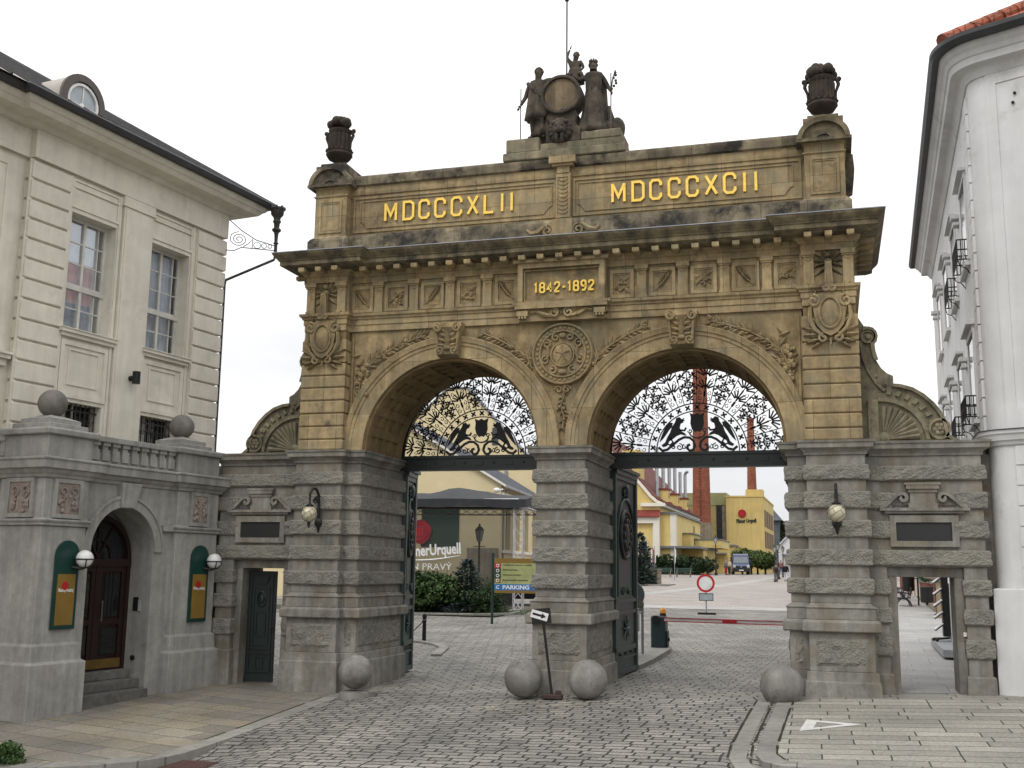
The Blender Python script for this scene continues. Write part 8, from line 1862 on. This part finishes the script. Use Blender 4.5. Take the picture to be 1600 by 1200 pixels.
x, y = 8.62, 42.5; zb_ = gz(x, y); b2 = thing('litter_bin', 'black litter bin standing behind the iron bench armrest', 'bin', (x, y, zb_)); m = M(); m.lathe([(.24, .75), (.29, .78), (.31, 1.55), (.29, 1.57), (.05, 1.55)], (x, y, zb_), 20); obj('basket', m, BLACKP, b2, smooth='auto'); m = M(); m.tube([(x+.48, y, zb_), (x+.48, y, zb_+1.65)], .045, 8); m.tube([(x+.25, y, zb_+1.4), (x+.5, y, zb_+1.42)], .03, 6); obj('post', m, IRON, b2)
def iron_bench(label, x, y):
    z = gz(x, y); t = thing('iron_bench', label, 'bench', (x, y, z), 0, 'iron benches along the walkway')
    for yy in (0, 1.6):
        m = M(); m.tube([(x-.38, y+yy, z), (x-.30, y+yy, z+.25), (x-.12, y+yy, z+.42), (x+.12, y+yy, z+.42), (x+.3, y+yy, z+.25), (x+.38, y+yy, z)], .035, 6); m.tube([(x-.36, y+yy, z+.42), (x-.40, y+yy, z+.68), (x-.1, y+yy, z+.72), (x+.32, y+yy, z+.66)], .03, 6); m.tube([(x+.28, y+yy, z+.42), (x+.40, y+yy, z+1.0)], .03, 6); m.tube([(x+p[0], y+yy, z+.55+p[1]) for p in spiral(0, 0, .12, .03, 0, 1.3, 12)], .02, 5); obj('leg', m, IRON, t)
    m = M()
    for k in range(5): m.box(x-.34+.14*k, x-.24+.14*k, y, y+1.6, z+.42, z+.46)
    obj('seat', m, BLACKP, t); m = M()
    for k in range(3): m.box(x+.31+.03*k, x+.35+.03*k, y, y+1.6, z+.56+.15*k, z+.67+.15*k)
    obj('backrest', m, BLACKP, t)
iron_bench('ornate black iron bench beside the low brick wall', 8.28, 40.8); iron_bench('further iron bench down the walkway', 8.5, 50.5)
x, y = 9.35, 40.0; fp = thing('flower_box', 'green plant in a box on the brick wall', 'plant', (x, y, 1.85)); m = M(); rg = random.Random(44); blobs(m, (x, y, 2.15), (.42, .45, .28), 22, 40, .10, rg, .4); obj('foliage', m, leafmat('window_box_leaf', (.09, .17, .04), (.05, .10, .025), 6.), fp, recalc=False); m = M(); m.box(x-.25, x+.25, y-.4, y+.4, 1.86, 2.0); obj('box', m, GREENW, fp)
sl = thing('stone_slab', 'grey stone step slab on the walkway beside the brochure stand', 'slab', (7.95, 11.5, .2)); m = M(); m.add([(7.45, 9.9, .16), (8.5, 9.7, .16), (8.5, 14.3, .2), (7.52, 14.5, .2), (7.45, 9.9, .34), (8.5, 9.7, .34), (8.5, 14.3, .38), (7.52, 14.5, .38)], [(0, 3, 2, 1), (4, 5, 6, 7), (0, 1, 5, 4), (1, 2, 6, 5), (2, 3, 7, 6), (3, 0, 4, 7)]); obj('block', m, mat('grey_slab', (.30, .305, .32), rough=.7, mottle=.1), sl)
bs = thing('brochure_stand', 'black wheeled brochure stand with slanted white leaflet trays', 'rack', (8.0, 13.2, .38)); m = M(); m.box(7.76, 7.93, 13.1, 13.5, .5, 2.5); m.tube([(7.5, 13.2, .44), (7.93, 13.2, .46)], .03, 6); m.tube([(7.56, 12.9, .44), (7.9, 13.3, .46)], .03, 6); fr_ = obj('frame', m, BLACKP, bs); m = M(); m.ball((7.5, 13.2, .42), .05, 8, 6); m.ball((7.56, 12.88, .42), .05, 8, 6); obj('castor', m, BLACKP, bs)
m = M(); m.beam((6.93, 1.45, 1.16), (7.02, 2.35, 1.16), .045, 1.9); dl_ = obj('iron_door', m, IRON, GATE)
NAVY = mat('navy_tray', (.012, .014, .05), rough=.5, mottle=0)
for k in range(6):
    z = .72+.32*k; m = M(); m.obox((7.66, 13.2, z+.03), (.30, .4, .02), Matrix.Rotation(R_(-38), 3, 'Y')); tr_ = obj('tray', m, NAVY, bs); m = M(); m.obox((7.645, 13.2, z+.06), (.27, .36, .025), Matrix.Rotation(R_(-38), 3, 'Y')); obj('leaflet', m, WHITEP, tr_)
# low cream house and cafe colours at the far end of the walkway
t = thing('cream_house', 'pale cream house at the far end of the walkway', 'building', (7, 96, 1.5)); m = M(); m.box(1.5, 9.5, 96, 104, .5, 7.5); obj('wall', m, CREAM, t); m = M(); m.add([(1, 95.5, 7.5), (10, 95.5, 7.5), (10, 100, 11), (1, 100, 11), (1, 104.5, 7.5), (10, 104.5, 7.5)], [(0, 1, 2, 3), (3, 2, 5, 4)]); obj('roof', m, RTILE, t)
